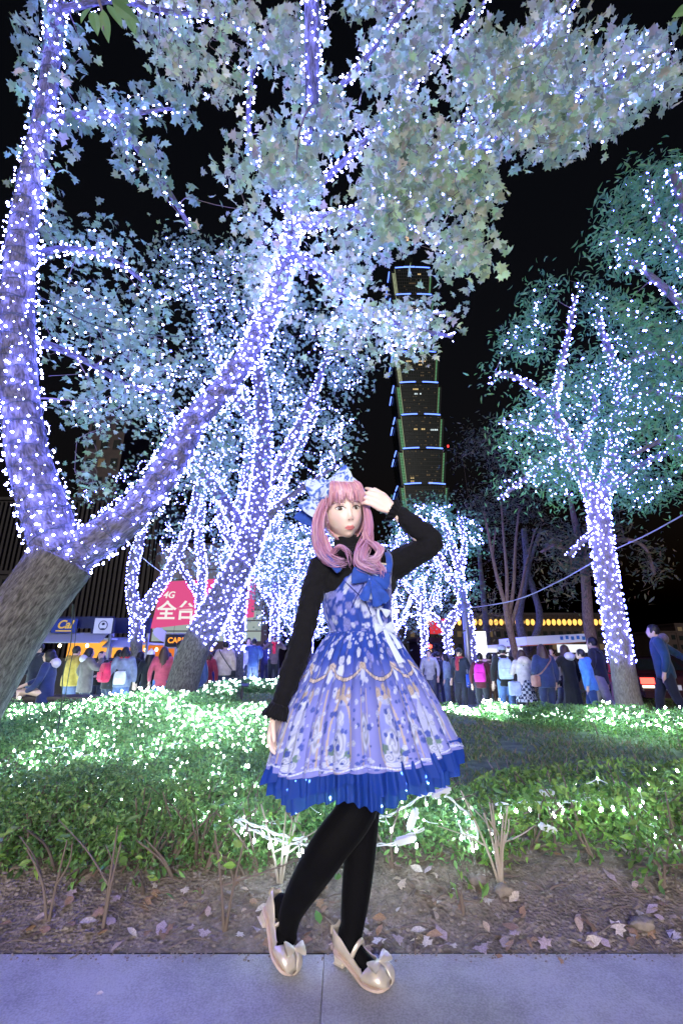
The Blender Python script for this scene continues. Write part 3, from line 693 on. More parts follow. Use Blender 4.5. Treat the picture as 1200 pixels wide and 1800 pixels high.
over = [
 [(1420, 1330, 6.6, 36), (1400, 1180, 6.6, 32), (1370, 1000, 6.6, 28), (1340, 820, 6.5, 24), (1300, 640, 6.3, 20), (1250, 500, 6.1, 15), (1210, 380, 6.0, 10), (1180, 300, 5.9, 5)],
 [(1350, 860, 6.5, 12), (1260, 790, 6.6, 8), (1180, 770, 6.8, 5), (1110, 800, 7.0, 3)], [(1300, 640, 6.3, 12), (1220, 560, 6.4, 8), (1160, 500, 6.5, 6), (1100, 450, 6.6, 4), (1080, 410, 6.6, 3)],
 [(1310, 680, 6.3, 10), (1210, 640, 6.5, 7), (1140, 620, 6.7, 5), (1080, 650, 6.9, 3)], [(1250, 500, 6.1, 9), (1190, 430, 6.2, 6), (1150, 370, 6.3, 4), (1140, 310, 6.3, 2)],
 [(1330, 800, 6.4, 9), (1240, 720, 6.6, 6), (1150, 690, 6.9, 4), (1100, 700, 7, 3)]]
regs = [dict(poly=[(1035, 425), (1075, 400), (1060, 345), (1110, 320), (1120, 285), (1200, 295), (1260, 300), (1260, 640), (1180, 640), (1100, 600), (1060, 540), (1080, 480)], n=250, Y=(5.8, 7.2), k=20, leaf_px=16, spread=.32, pal=PAL_RIGHT, clump=50, thr=.45, seed=63, led=.45, led_c=.2),
        dict(poly=[(1080, 640), (1200, 620), (1260, 700), (1260, 860), (1180, 850), (1100, 800)], n=120, Y=(6.2, 7.4), k=19, leaf_px=15, spread=.32, pal=PAL_RIGHT, clump=50, thr=.47, seed=64, led=.5, led_c=.3)]
tree('tall_tree', 'green tree reaching in from the right edge high above the road tree', over, regs, leaf='lance', seed=63, lit_from=2.0, bulb_px=2.2, limb_sp=(.16, .14), twig_sp=.17,
     droop=.5, bark='bark_smooth', light_label='violet lights strung through the high tree at the right edge', leaf_up=.7, base=at(1420, 1330, 6.6))

# unlit dark trees at the right
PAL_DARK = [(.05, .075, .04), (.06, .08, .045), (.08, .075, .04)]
PAL_WARM = [(.14, .12, .05), (.1, .11, .05), (.17, .12, .05)]  # warm light on these leaves is put into their colour
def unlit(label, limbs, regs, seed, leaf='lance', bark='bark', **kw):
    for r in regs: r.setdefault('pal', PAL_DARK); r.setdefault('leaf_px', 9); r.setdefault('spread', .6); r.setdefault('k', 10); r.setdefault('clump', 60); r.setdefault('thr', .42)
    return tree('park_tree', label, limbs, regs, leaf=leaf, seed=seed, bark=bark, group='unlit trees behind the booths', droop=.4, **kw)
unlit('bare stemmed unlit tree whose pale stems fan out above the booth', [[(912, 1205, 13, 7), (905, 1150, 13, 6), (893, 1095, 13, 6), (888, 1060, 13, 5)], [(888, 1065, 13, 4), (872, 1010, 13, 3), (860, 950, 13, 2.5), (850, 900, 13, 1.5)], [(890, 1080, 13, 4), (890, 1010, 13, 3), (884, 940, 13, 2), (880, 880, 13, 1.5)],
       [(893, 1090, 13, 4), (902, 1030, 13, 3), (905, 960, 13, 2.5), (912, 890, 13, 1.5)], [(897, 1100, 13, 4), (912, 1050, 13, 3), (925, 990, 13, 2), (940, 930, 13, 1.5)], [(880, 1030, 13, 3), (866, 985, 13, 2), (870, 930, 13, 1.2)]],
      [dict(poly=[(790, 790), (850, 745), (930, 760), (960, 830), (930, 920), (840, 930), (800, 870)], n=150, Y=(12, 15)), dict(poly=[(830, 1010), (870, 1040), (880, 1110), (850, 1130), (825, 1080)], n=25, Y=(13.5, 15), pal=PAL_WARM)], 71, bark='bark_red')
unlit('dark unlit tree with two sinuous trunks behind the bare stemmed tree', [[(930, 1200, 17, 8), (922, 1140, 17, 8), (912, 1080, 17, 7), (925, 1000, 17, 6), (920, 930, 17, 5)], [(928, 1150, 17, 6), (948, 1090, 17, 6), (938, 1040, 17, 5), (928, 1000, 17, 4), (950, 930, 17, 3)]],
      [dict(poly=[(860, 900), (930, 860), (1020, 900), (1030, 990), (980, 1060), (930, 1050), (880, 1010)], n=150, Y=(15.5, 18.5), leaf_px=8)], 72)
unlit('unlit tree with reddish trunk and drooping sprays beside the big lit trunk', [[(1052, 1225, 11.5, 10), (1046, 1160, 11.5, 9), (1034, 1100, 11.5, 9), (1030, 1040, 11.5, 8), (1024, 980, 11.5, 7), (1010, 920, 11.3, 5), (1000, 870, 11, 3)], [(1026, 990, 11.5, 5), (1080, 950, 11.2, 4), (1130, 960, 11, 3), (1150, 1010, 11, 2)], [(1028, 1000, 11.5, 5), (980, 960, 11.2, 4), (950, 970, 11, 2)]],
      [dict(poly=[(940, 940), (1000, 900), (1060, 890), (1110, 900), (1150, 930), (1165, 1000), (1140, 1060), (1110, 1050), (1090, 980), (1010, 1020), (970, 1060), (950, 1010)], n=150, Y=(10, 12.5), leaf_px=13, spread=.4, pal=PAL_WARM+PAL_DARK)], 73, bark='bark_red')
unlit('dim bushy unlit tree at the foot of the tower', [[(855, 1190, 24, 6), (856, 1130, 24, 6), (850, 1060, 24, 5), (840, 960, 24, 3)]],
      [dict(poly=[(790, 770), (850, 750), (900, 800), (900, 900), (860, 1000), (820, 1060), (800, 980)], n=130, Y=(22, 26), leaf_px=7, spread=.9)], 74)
# the close spray of big smooth leaves hanging into the top left corner, and one at the right corner
def spray(label, pts, leaves, rad, seed):
    rg = np.random.default_rng(seed)
    P, r = limb_world(pts); root = empty('hanging_branch', P[0], 0, label, 'branch'); inv = -P[0]
    b = MB(); b.tube(P+inv, r, 6); b.build('stem', M['twig'], root)
    V, F = oval_tpl(.2)
    bm_ = MB()
    u = np.linspace(0, 1, 9); 
    for sgn in (-1, 1):
        wv = .21*np.sin(np.pi*u**.8)*sgn
        G = np.stack([np.stack([wv*t, u-.5, .05*np.abs(wv*t)/.2-.12*(u-.5)**2], -1) for t in (0, .5, 1)], 1).reshape(-1, 3)
        bm_.add(G, grid_faces(9, 3), col=(.13, .24, .06))
    me = bm_.mesh('leaf', M['leaf'])
    for (px, py, Y, ang, s) in leaves:
        p = at(px, py, Y); o = link('leaf', me, root)
        sz = s*depth(p)/FPX
        o.matrix_local = Matrix.Translation(Vector(np.array(p)+inv)) @ cam.rotation_euler.to_matrix().to_4x4() @ Matrix.Rotation(R(ang), 4, 'Z') @ Euler((rg.uniform(-.5, .5), rg.uniform(-.6, .6), 0)).to_matrix().to_4x4() @ Matrix.Scale(float(sz), 4)
spray('close spray of big smooth green leaves hanging at the top left corner', [(130, -90, 2.0, 4), (165, -20, 2.05, 3), (180, 20, 2.1, 2), (182, 52, 2.1, 1.5)],
      [(152, 25, 2.1, 170, 48), (168, 40, 2.08, 190, 46), (186, 46, 2.1, 185, 44), (203, 28, 2.1, 215, 46), (222, 22, 2.1, 230, 50), (232, 46, 2.08, 200, 40), (150, -5, 2.1, 120, 44), (212, 2, 2.1, 250, 50)], 0, 5)
spray('blurred green leaf tip poking in at the top right corner', [(1290, -40, 1.9, 4), (1230, 5, 1.9, 2), (1212, 20, 1.9, 1.5)], [(1198, 20, 1.9, 120, 42), (1205, 42, 1.9, 160, 40)], 0, 6)
# ------------------------------------------------------------------ hedges and shrubs
PAL_HEDGE = [(.13, .26, .09), (.18, .33, .11), (.1, .21, .07), (.22, .37, .12)]
PAL_LIME = [(.16, .3, .06), (.22, .36, .08), (.12, .24, .06)]
def bulbs_obj(name, P, S, parent, m='led_white', individual=0, drop=False, hang=True):
    """hanging LED drops, the first ones singly"""
    inv = parent.location
    P = np.asarray(P)-np.array(inv)
    if individual:
        V, F = ellipsoid((0, 0, 0), (.7, .7, 1.3), 8, 5); b = MB(); b.add(V, F); me = b.mesh('bulb', M[m])
        for i in range(min(individual, len(P))):
            o = link('bulb', me, parent); o.location = P[i]; o.scale = (S[i],)*3
            o.rotation_euler = (rng.normal()*.4, rng.normal()*.4, rng.uniform(0, 6))
        P = P[individual:]; S = S[individual:]
    if len(P):
        V, F = bulbs_geo(P, S); b = MB(); b.add(V, F); b.build('bulbs', M[m], parent)['kind'] = 'stuff'
def hedge(name, label, xyh, n, leaf, seed, dens_bulbs=0, pal=PAL_HEDGE, stems=0, cat='hedge', leaf_tpl='oval', group=None, bulb_label=None, bulb_r=1.56, individual=0, bmask=None, up=.5, top_bias=.6):
    """xyh(u, v) -> x, y, height; leaves fill the volume, thicker towards the top skin"""
    rg = np.random.default_rng(seed)
    u, v = rg.uniform(0, 1, n), rg.uniform(0, 1, n); x, y, h = xyh(u, v)
    zf = 1-(rg.uniform(0, 1, n)**1.6)*.95
    hh = h*(.62+.75*fbm(x*2.3+7, y*2.3, 4, seed))
    g = gz(x, y); P = np.stack([x, y, g+hh*zf], -1)
    ok = hh > .05; P = P[ok]; n = len(P)
    c0 = (float(np.mean(P[:, 0])), float(np.mean(P[:, 1])), 0); c0 = (c0[0], c0[1], float(gz(c0[0], c0[1])))
    root = empty(name, c0, 0, label, cat, group); inv = -np.array(c0)
    S = leaf*rg.uniform(.6, 1.3, n); Rm = rand_frames(n, rg, up)
    sh = fbm(P[:, 0]*1.7, P[:, 1]*1.7, 3, seed+3)[:, None]
    Cc = tints(n, pal, rg, .25)*(.7+.6*sh)
    V, F, k = leaves_geo(leaf_tpl, P+inv, S, Rm); b = MB(); b.add(V, F, col=np.repeat(Cc, k, 0))
    b.build('foliage', M['hedge_leaf'], root, smooth=False)['kind'] = 'stuff'
    if stems:
        sb = MB()
        for i in range(stems):
            a, bb = rg.uniform(0, 1), rg.uniform(0, 1); x, y, h = xyh(np.array([a]), np.array([bb])); x, y, h = float(x[0]), float(y[0]), float(h[0])
            z = float(gz(x, y)); q = rg.uniform(-.12, .12, 2)
            for f in range(rg.integers(1, 4)):
                e = rg.normal(size=2)*.09
                Pt = np.array([(x, y, z-.02), (x+q[0]*.5+e[0]*.3, y+q[1]*.5+e[1]*.3, z+h*.45), (x+q[0]+e[0], y+q[1]+e[1], z+h*.95)])
                V, F, U = tube(spline(Pt, 4)+inv, np.linspace(.008, .003, 9), 5, False); sb.add(V, F)
        sb.build('stems', M['twig'], root)['kind'] = 'stuff'
    if dens_bulbs:
        u, v = rg.uniform(0, 1, dens_bulbs), rg.uniform(0, 1, dens_bulbs); x, y, h = xyh(u, v)
        hh = h*(.62+.75*fbm(x*2.3+7, y*2.3, 4, seed))*rg.uniform(.5, 1.12, len(x)); P = np.stack([x, y, gz(x, y)+hh], -1)
        if bmask is not None: P = P[bmask(x, y)]
        dp = P[:, 1]*cp+(P[:, 2]-CAM_Z)*sp; o = np.argsort(dp); P = P[o]; dp = dp[o]
        ls = empty('fairy_light_net', c0, 0, bulb_label, 'string lights', 'white light nets laid over the hedges')
        bulbs_obj('bulb', P, np.clip(bulb_r*dp/FPX, .004, .04)*rg.uniform(.7, 1.2, len(P)), ls, individual=individual)
        # thin pale wires running between neighbouring bulbs
        wb = MB(); m = min(len(P)-6, 260)
        for i in range(0, max(m, 0), 2):
            d = np.linalg.norm(P[i+1:i+60]-P[i], axis=1)
            if not len(d): continue
            j = i+1+int(np.argmin(d)); dd = np.linalg.norm(P[j]-P[i])
            if dd < .5:
                mid = (P[i]+P[j])/2-np.array([0, 0, .12*dd]); t = np.linspace(0, 1, 5)[:, None]
                V, F, U = tube((1-t)**2*P[i]+2*t*(1-t)*mid+t*t*P[j]+inv, .0022, 4, False); wb.add(V, F)
        if wb.n: wb.build('wire', M['cable_white'], ls)
    return root
def band(x0f, x1f, y0, y1, hf):
    def f(u, v):
        y = y0+(y1-y0)*v; x = x0f(y)+(x1f(y)-x0f(y))*u
        return x, y, hf(x, y)
    return f
# left planting: front low shrubs, then the wide lit bed
hL = lambda x, y: .17+.11*sst(2.3, 2.9, y)+.05*np.sin(x*3+y)-.0*x
hedge('hedge', 'dark bushy front hedge at the left by the pavement, bare stems at its foot', band(lambda y: -2.6, lambda y: -.22-.1*y+.12, 2.36, 3.05, lambda x, y: .24*sst(-.3, -.7, x)*sst(2.25, 2.5, y)+.08),
      36000, .023, 101, dens_bulbs=230, stems=70, bulb_label='scattered white bulbs over the dark front hedge at the left', bulb_r=1.72, individual=230, bmask=lambda x, y: (y > 2.5+.3*sst(-.6, -1.3, x)))
hedge('hedge', 'wide bright green bed of low shrubs on the left under a net of white lights', band(lambda y: -.8-y*.92, lambda y: -.12-y*.02-.05*(y-3)-1.2*sst(5.5, 7, y), 3.0, 7.2, lambda x, y: .27+.05*np.sin(2*x)),
      60000, .034, 102, dens_bulbs=2600, bulb_label='net of white lights over the wide green bed on the left', bulb_r=1.48, individual=300, bmask=lambda x, y: fbm(x*1.1, y*1.1, 3, 77) > .38)
hedge('hedge', 'low lit bed behind the wide green one, below the seated woman', band(lambda y: -.92*y, lambda y: -.38*y, 7.2, 10.6, lambda x, y: .25+.04*np.sin(3*x)), 22000, .05, 103, dens_bulbs=900, bulb_label='dense white lights on the low bed below the seated woman', bulb_r=1.64,
      bmask=lambda x, y: fbm(x*1.3, y*1.3, 3, 79) > .4)
hedge('box_hedge', 'clipped dark box hedge behind the slanting tree with lights along its top', band(lambda y: -4.2, lambda y: -2.15, 9.6, 10.5, lambda x, y: .42+0*x), 13000, .05, 104, dens_bulbs=170, pal=[(.05, .1, .04), (.06, .12, .045)],
      bulb_label='white lights along the top of the clipped box hedge', bulb_r=1.72, up=.3)
hedge('box_hedge', 'small round dark bush at the foot of the slanting tree', lambda u, v: (-3.15+.75*np.sqrt(u)*np.cos(6.28*v), 8.0+.5*np.sqrt(u)*np.sin(6.28*v), .42*np.sqrt(np.clip(1-u, .02, 1))), 7000, .045, 105, pal=[(.05, .1, .04), (.06, .13, .05)])
hedge('box_hedge', 'far low box hedge under the alley lights behind the dark sign', band(lambda y: -3.4, lambda y: -1.6, 14.3, 15.2, lambda x, y: .4+0*x), 7000, .07, 106, dens_bulbs=90, pal=[(.05, .1, .04), (.06, .12, .045)], bulb_label='row of white lights on the far low box hedge', bulb_r=1.56, up=.3)
hedge('box_hedge', 'low lit hedge at the foot of the food stalls', band(lambda y: -11, lambda y: -4.5, 10.8, 11.4, lambda x, y: .38+0*x), 12000, .06, 107, dens_bulbs=260, bulb_label='white lights on the low hedge at the foot of the stalls', bulb_r=1.56)
# right: sparse lime shrubs in front, strip of lit hedge beyond the lawn
hR = lambda x, y: .2*sst(.45, .9, x)+.08
hedge('hedge', 'sparse lime green shrubs with white bulbs at the right front edge of the lawn', band(lambda y: .55, lambda y: 2.9, 2.42, 3.2, lambda x, y: .34*sst(.5, 1.0, x)*(.55+.6*fbm(x*1.7, y*1.7, 3, 5))), 11000, .038, 111, dens_bulbs=85, pal=PAL_LIME, stems=60,
      bulb_label='white drop bulbs on the lime shrubs at the right front', bulb_r=2.03, individual=85, bmask=lambda x, y: fbm(x*2, y*2, 2, 9) > .4)
hedge('ground_cover', 'straggling weeds and seedlings along the front edge of the planting', band(lambda y: -2.7, lambda y: 2.8, 2.25, 2.85, lambda x, y: .15*sst(.42, .62, fbm(x*2.1, y*2.1, 3, 61))+.02), 5200, .04, 112, pal=PAL_LIME+PAL_HEDGE, stems=50, cat='weeds')
hedge('hedge', 'low green shrubs right behind the woman with a dangling cable of bulbs', band(lambda y: -.75, lambda y: .75, 2.4, 3.1, lambda x, y: .26*(1-.4*sst(.2, .7, x))), 9500, .034, 113, dens_bulbs=130, stems=40, bulb_label='white bulbs in the low shrubs behind the woman', bulb_r=1.87, individual=130)
def cR(y): return 1.62+(9.6-y)*.0+.0*y
# hedge strip running away from lower right to the alley
def strip(u, v):
    a = np.array([(3.9, 4.6), (3.0, 6.6), (2.55, 8.6), (2.3, 10.8), (2.5, 13.0)]); t = v*4; i = np.clip(t.astype(int), 0, 3); f = (t-i)
    x = a[i, 0]*(1-f)+a[i+1, 0]*f; y = a[i, 1]*(1-f)+a[i+1, 1]*f
    wd = .55+.55*sst(8.5, 5, y)
    return x+(u-.3)*wd*1.5, y+(u-.5)*.3, .27+0*x+.06*np.sin(y*4)
hedge('hedge', 'lit hedge strip curving along the right side of the lawn below the crowd', strip, 46000, .04, 114, dens_bulbs=1200, bulb_label='white lights along the curving hedge on the right', bulb_r=1.72, individual=160, stems=60,
      bmask=lambda x, y: fbm(x*1.5, y*1.5, 3, 83) > .36, pal=PAL_HEDGE+PAL_LIME[:1])

# grass blades on the lawn: too many to count
def grass():
    rg = np.random.default_rng(201); n = 80000
    y = 2.95+(rg.uniform(0, 1, n)**1.9)*19; x = rg.uniform(-1.1, 1.1, n)*(1.2+.55*y)+.6
    ok = (fbm(x*1.2, y*1.2, 3, 31) > .2+.12*rg.uniform(size=n)); x = x[ok]; y = y[ok]; n = len(x)
    h = rg.uniform(.018, .045, n)*(1+.03*y); wd = .003+.0012*y; a = rg.uniform(0, 6.28, n); l = rg.normal(size=(n, 2))*.6
    z = gz(x, y)+.012
    A = np.stack([x-np.cos(a)*wd, y-np.sin(a)*wd, z], -1); B = np.stack([x+np.cos(a)*wd, y+np.sin(a)*wd, z], -1)
    Cq = np.stack([x+l[:, 0]*h, y+l[:, 1]*h, z+h], -1)
    V = np.stack([A, B, Cq], 1).reshape(-1, 3); F = np.arange(3*n).reshape(-1, 3)
    col = np.repeat(tints(n, [(.14, .22, .06), (.18, .25, .08), (.1, .17, .05), (.24, .21, .11)], rg), 3, 0)
    b = MB(); b.add(V, F, col=col); tag(b.build('grass', M['grass'], smooth=False), 'short patchy grass growing on the lawn', 'grass', kind='stuff')
grass()

# fallen leaves, stones and twigs on the bare soil
def litter():
    rg = np.random.default_rng(301)
    dry = [mat('dry_leaf', c, .8, noise=.3, nscale=12) for c in ((.42, .32, .25), (.3, .19, .12), (.5, .43, .38), (.24, .15, .11), (.36, .28, .3))]
    mes = []
    for k in range(10):
        V, F = (TPL['maple'] if k % 2 == 0 else oval_tpl(.28)); V = V.copy()
        V[:, 2] += .25*np.abs(V[:, 0])**1.2*(1 if k % 3 else -1)+.12*V[:, 1]**2+.03*rg.normal(size=len(V))
        b = MB(); b.add(V, F); mes.append(b.mesh('fallen_leaf', dry[k % 5]))
    lab = {0: 'dry lobed leaf lying on the bare soil', 1: 'dry oval leaf lying on the bare soil'}
    for i in range(230):
        px = rg.uniform(0, 1200); py = rg.uniform(1490, 1672) if i < 190 else rg.uniform(1640, 1674)
        if i > 225: px, py = [(990, 1697), (175, 1755), (880, 1690), (300, 1690)][i-226]
        p = ground_at(px, py) if i <= 225 else at(px, py, 1.0)
        if i > 225: p = Vector((slope(px, py)[0]*(-1/slope(px, py)[1]), -1/slope(px, py)[1], 0))
        z = p.z+(float(soil_b(np.array([p.x]), np.array([p.y]))[0]) if p.y > 1.985 else 0)+.008
        k = i % 10; s = rg.uniform(.028, .07)*(1 if i <= 225 else .5)
        o = link('fallen_leaf', mes[k]); o.location = (p.x, p.y, z+.004); o.scale = (s, s, s); o.rotation_euler = (rg.normal()*.35, rg.normal()*.35, rg.uniform(0, 6))
        tag(o, (lab[k % 2] if i <= 225 else 'small dry leaf lying on the pale pavement'), 'leaf', 'dry leaves fallen on the soil')
    gm = mat('green_leaf', (.1, .26, .06), .5)
    for (px, py, s) in ((559, 1642, .028), (300, 1608, .028)):
        p = ground_at(px, py); b = MB(); V, F = oval_tpl(.36); b.add(V*s*1.6, F); o = b.build('green_leaf', gm); o.location = (p.x, p.y-.02, p.z+.06); o.rotation_euler = (.7, .1, .6 if px > 400 else 2)
        tag(o, 'single green leaf on the soil between the shoes' if px > 400 else 'single green leaf on the soil left of the woman', 'leaf')
    st = mat('stone', (.24, .2, .17), .9, noise=.3, nscale=30, bump=.6, bscale=90)
    for (px, py, r, lb) in ((838, 1560, .04, 'rough grey clod of earth under the right shrubs'), (885, 1580, .042, 'rough brown clod of earth at the foot of the bare stems'), (1130, 1640, .04, 'low grey clod at the right end of the bare soil')):
        p = ground_at(px, py); V, F = ellipsoid((0, 0, 0), (r, r*.8, r*.8), 28, 18)
        V = V*(.85+1.3*(fbm(V[:, :1]*38+9+px, V[:, 1:2]*38+V[:, 2:]*45, 4, 4)-.45)); V[:, 2] *= .75; b = MB(); b.add(V, F); o = b.build('clod', st); o.location = (p.x, p.y, p.z+r*.4); tag(o, lb, 'clod')
    pb = MB()
    for i in range(900):
        px = rg.uniform(0, 1200); py = rg.uniform(1520, 1674) if i < 640 else 1676+abs(rg.normal())*7; p = ground_at(px, py) if i < 640 else Vector((slope(px, py)[0]*(-1/slope(px, py)[1]), -1/slope(px, py)[1], .001)); r = rg.uniform(.003, .011) if i < 640 else rg.uniform(.0015, .005)
        V, F = ellipsoid((p.x, p.y, p.z+(float(soil_b(np.array([p.x]), np.array([p.y]))[0]) if i < 640 else 0)), (r, r*rg.uniform(.6, 1), r*.7), 6, 4); pb.add(V, F)
    tag(pb.build('pebbles', st), 'small crumbs of earth and pebbles on the bare soil', 'pebbles', kind='stuff')
    tw = MB()
    for i in range(90):
        px = rg.uniform(0, 1200); py = rg.uniform(1500, 1670); p = ground_at(px, py); a = rg.uniform(0, 6); l = rg.uniform(.05, .2)
        z = p.z+float(soil_b(np.array([p.x]), np.array([p.y]))[0])+.008
        P = np.array([(p.x, p.y, z), (p.x+math.cos(a)*l*.5, p.y+math.sin(a)*l*.3, z+rg.uniform(0, .03)), (p.x+math.cos(a)*l, p.y+math.sin(a)*l*.6, z)])
        V, F, U = tube(spline(P, 3), .0025, 4); tw.add(V, F)
    tag(tw.build('twig_litter', M['twig']), 'thin dry twigs scattered over the bare soil', 'twigs', kind='stuff')
litter()
# upright bare stems with a few leaves at the left and right of the woman
def stems(label, px, py, n, h, seed, col='twig', leaves=14, cat='shrub', fork=True):
    rg = np.random.default_rng(seed); p = ground_at(px, py); root = empty('shrub', p, 0, label, cat); b = MB(); LP = []
    for i in range(n):
        a = rg.uniform(0, 6.28); e = np.array([math.cos(a)*.5, math.sin(a)*.2, 0])*h*rg.uniform(.3, .9)
        P = spline(np.array([(0, 0, -.03), e*.35+(0, 0, h*.4), e+(0, 0, h*rg.uniform(.75, 1.05))]), 5)
        bb = MB(); bb.tube(P, np.linspace(.007, .003, len(P)), 6); 
        q = e*.35+np.array((0, 0, h*.4)); e2 = e*.35+rg.normal(size=3)*np.array([.12, .06, .05])+(0, 0, h*.8)
        bb.tube(spline(np.array([q, (q+e2)/2+(0.02, 0, 0), e2]), 4), np.linspace(.004, .002, 9), 5)
        bb.build('stem', M[col], root); LP += [e+(0, 0, h), e2]
    LP = np.array(LP)[rg.integers(0, len(LP), leaves)]+rg.normal(size=(leaves, 3))*.05
    V, F, k = leaves_geo('oval', LP, rg.uniform(.035, .06, leaves), rand_frames(leaves, rg, .4)); c = MB(); c.add(V, F, col=np.repeat(tints(leaves, PAL_LIME, rg), k, 0)); c.build('leaves', M['hedge_leaf'], root, smooth=False)['kind'] = 'stuff'
M['twig_pale'] = mat('twig_pale', (.4, .34, .28), .8)
stems('forked brown stems rising from the soil at the far left', 85, 1625, 2, .3, 1)
stems('twiggy brown stem left of the woman, leaning right', 180, 1640, 2, .33, 2)
stems('forked brown stem just left of the woman\'s raised shoe', 395, 1635, 2, .34, 3)
stems('pale bare stems behind the woman\'s knees', 492, 1560, 3, .28, 4, 'twig_pale')
stems('fan of pale bare stems under the white bulbs right of the woman', 880, 1555, 7, .34, 5, 'twig_pale', 20)
stems('leafy weed seedling beside the clod at the right', 815, 1610, 2, .1, 6, 'twig', 16)
stems('clump of broad grassy leaves at the right end of the soil', 1165, 1560, 4, .16, 7, 'twig', 30)
# loose light cable looping across the shrubs behind the woman, with drop bulbs and a white connector
def cable_string(label, pts, Y, nb, seed, conns=(), r=.003, bulb=.0065):
    rg = np.random.default_rng(seed); P = np.array([at(a, b, Y if not isinstance(Y, (list, tuple)) else Y[i]) for i, (a, b) in enumerate(pts)]); Q = spline(P, 10)
    root = empty('light_cable', Q[0], 0, label, 'string lights'); inv = -Q[0]
    b = MB(); b.tube(Q+inv, r, 6); tw_ = np.arange(len(Q))*.7; b.tube(Q+inv+np.stack([0*tw_, .008*np.cos(tw_), .008*np.sin(tw_)], -1), r*.8, 6); b.build('cable', M['cable_white'], root)
    V, F = ellipsoid((0, 0, 0), (.7, .7, 1.5), 10, 6); bb = MB(); bb.add(V, F); me = bb.mesh('bulb', M['led_white'])
    L = MB()
    for i in range(nb):
        q = Q[int((i+.5)/nb*len(Q))]+inv; d = np.array([rg.normal()*.012, rg.normal()*.012, -rg.uniform(.025, .05)])
        L.tube(np.array([q, q+d*.6]), .0018, 4); o = link('bulb', me, root); o.location = q+d; o.scale = (bulb,)*3; o.rotation_euler = (rg.normal()*.2, rg.normal()*.2, 0)
    L.build('lead', M['cable_white'], root)
    for (px, py, Yc, ang) in conns:
        c = at(px, py, Yc); cm = MB(); cm.box((0, 0, 0), (.075, .02, .026)); cm.box((.042, 0, 0), (.012, .012, .014)); cm.box((-.042, 0, 0), (.012, .012, .014))
        o = cm.build('connector', M['conn'], root, smooth=False); o.location = np.array(c)+inv; o.rotation_euler = (.2, ang, .2)
cable_string('white light cable sagging behind the knees with hanging drop bulbs', [(412, 1442), (450, 1462), (490, 1478), (530, 1484), (575, 1482), (640, 1487), (690, 1482), (745, 1455)], 2.28, 11, 1, [(712, 1476, 2.27, -.15)])
cable_string('thinner white cable above the sagging one left of the legs', [(420, 1440), (462, 1455), (500, 1470), (540, 1475)], 2.32, 5, 2)
cable_string('tangle of white cable and connectors right of the skirt hem', [(660, 1440), (700, 1425), (740, 1400), (770, 1392), (800, 1412), (830, 1440), (838, 1470), (815, 1465), (805, 1445)], 2.4, 9, 3, [(725, 1440, 2.38, -1.1), (775, 1393, 2.38, -.3)])
cable_string('white cable across the lime shrubs at the right with connectors', [(870, 1415), (920, 1410), (975, 1410), (1040, 1405), (1080, 1408), (1130, 1440), (1195, 1475)], 2.6, 12, 4, [(958, 1394, 2.58, 0), (962, 1456, 2.5, .35)], bulb=.008)
# ------------------------------------------------------------------ buildings
M['dark_stone'] = mat('dark_stone', (.02, .014, .015), .6, noise=.3, nscale=2)
M['dark_glass'] = mat('dark_glass', (.012, .016, .016), .25, spec=.3)
M['brown'] = mat('brown_cladding', (.05, .03, .027), .6, noise=.2, nscale=1)
M['spandrel'] = mat('spandrel', (.008, .008, .009), .5); M['win_yellow'] = emit('window_light', (1, .72, .32), .9); M['win_white'] = emit('window_light_white', (.8, .95, 1), 1.0)
M['win_dim'] = emit('window_dim', (1, .7, .4), .12)
M['win_faint'] = emit('window_faint', (1, .8, .55), .075); M['neon_blue'] = emit('blue_neon', (.13, .24, 1), 3.0); M['neon_green'] = emit('green_glow', (.3, .85, .4), .45)
M['neon_warm'] = emit('warm_corner_light', (.8, .9, .55), .55)
M['white_paint'] = mat('white_paint', (.75, .76, .78), .5)
M['navy_cloth'] = mat('navy_cloth', (.012, .016, .06), .8)
M['steel'] = mat('steel', (.3, .31, .33), .4, metal=.6)
def text_mesh(s, size, ext=.005, font=None, shear=0):
    c = bpy.data.curves.new('lettering', 'FONT'); c.body = s; c.size = size; c.align_x = 'CENTER'; c.align_y = 'CENTER'; c.extrude = ext; c.shear = shear
    c.offset = size*.02
    o = bpy.data.objects.new('lettering_tmp', c); COL.objects.link(o); dg = bpy.context.evaluated_depsgraph_get()
    me = bpy.data.meshes.new_from_object(o.evaluated_get(dg)); bpy.data.objects.remove(o); return me
def lettering(s, size, m, parent, loc, rot=(math.pi/2, 0, 0), ext=.005, shear=0, name='lettering', sx=1):
    me = text_mesh(s, size, ext, shear=shear); me.materials.clear(); me.materials.append(m); o = link(name, me, parent); o.location = loc; o.rotation_euler = rot; o.scale = (sx, 1, 1); return o

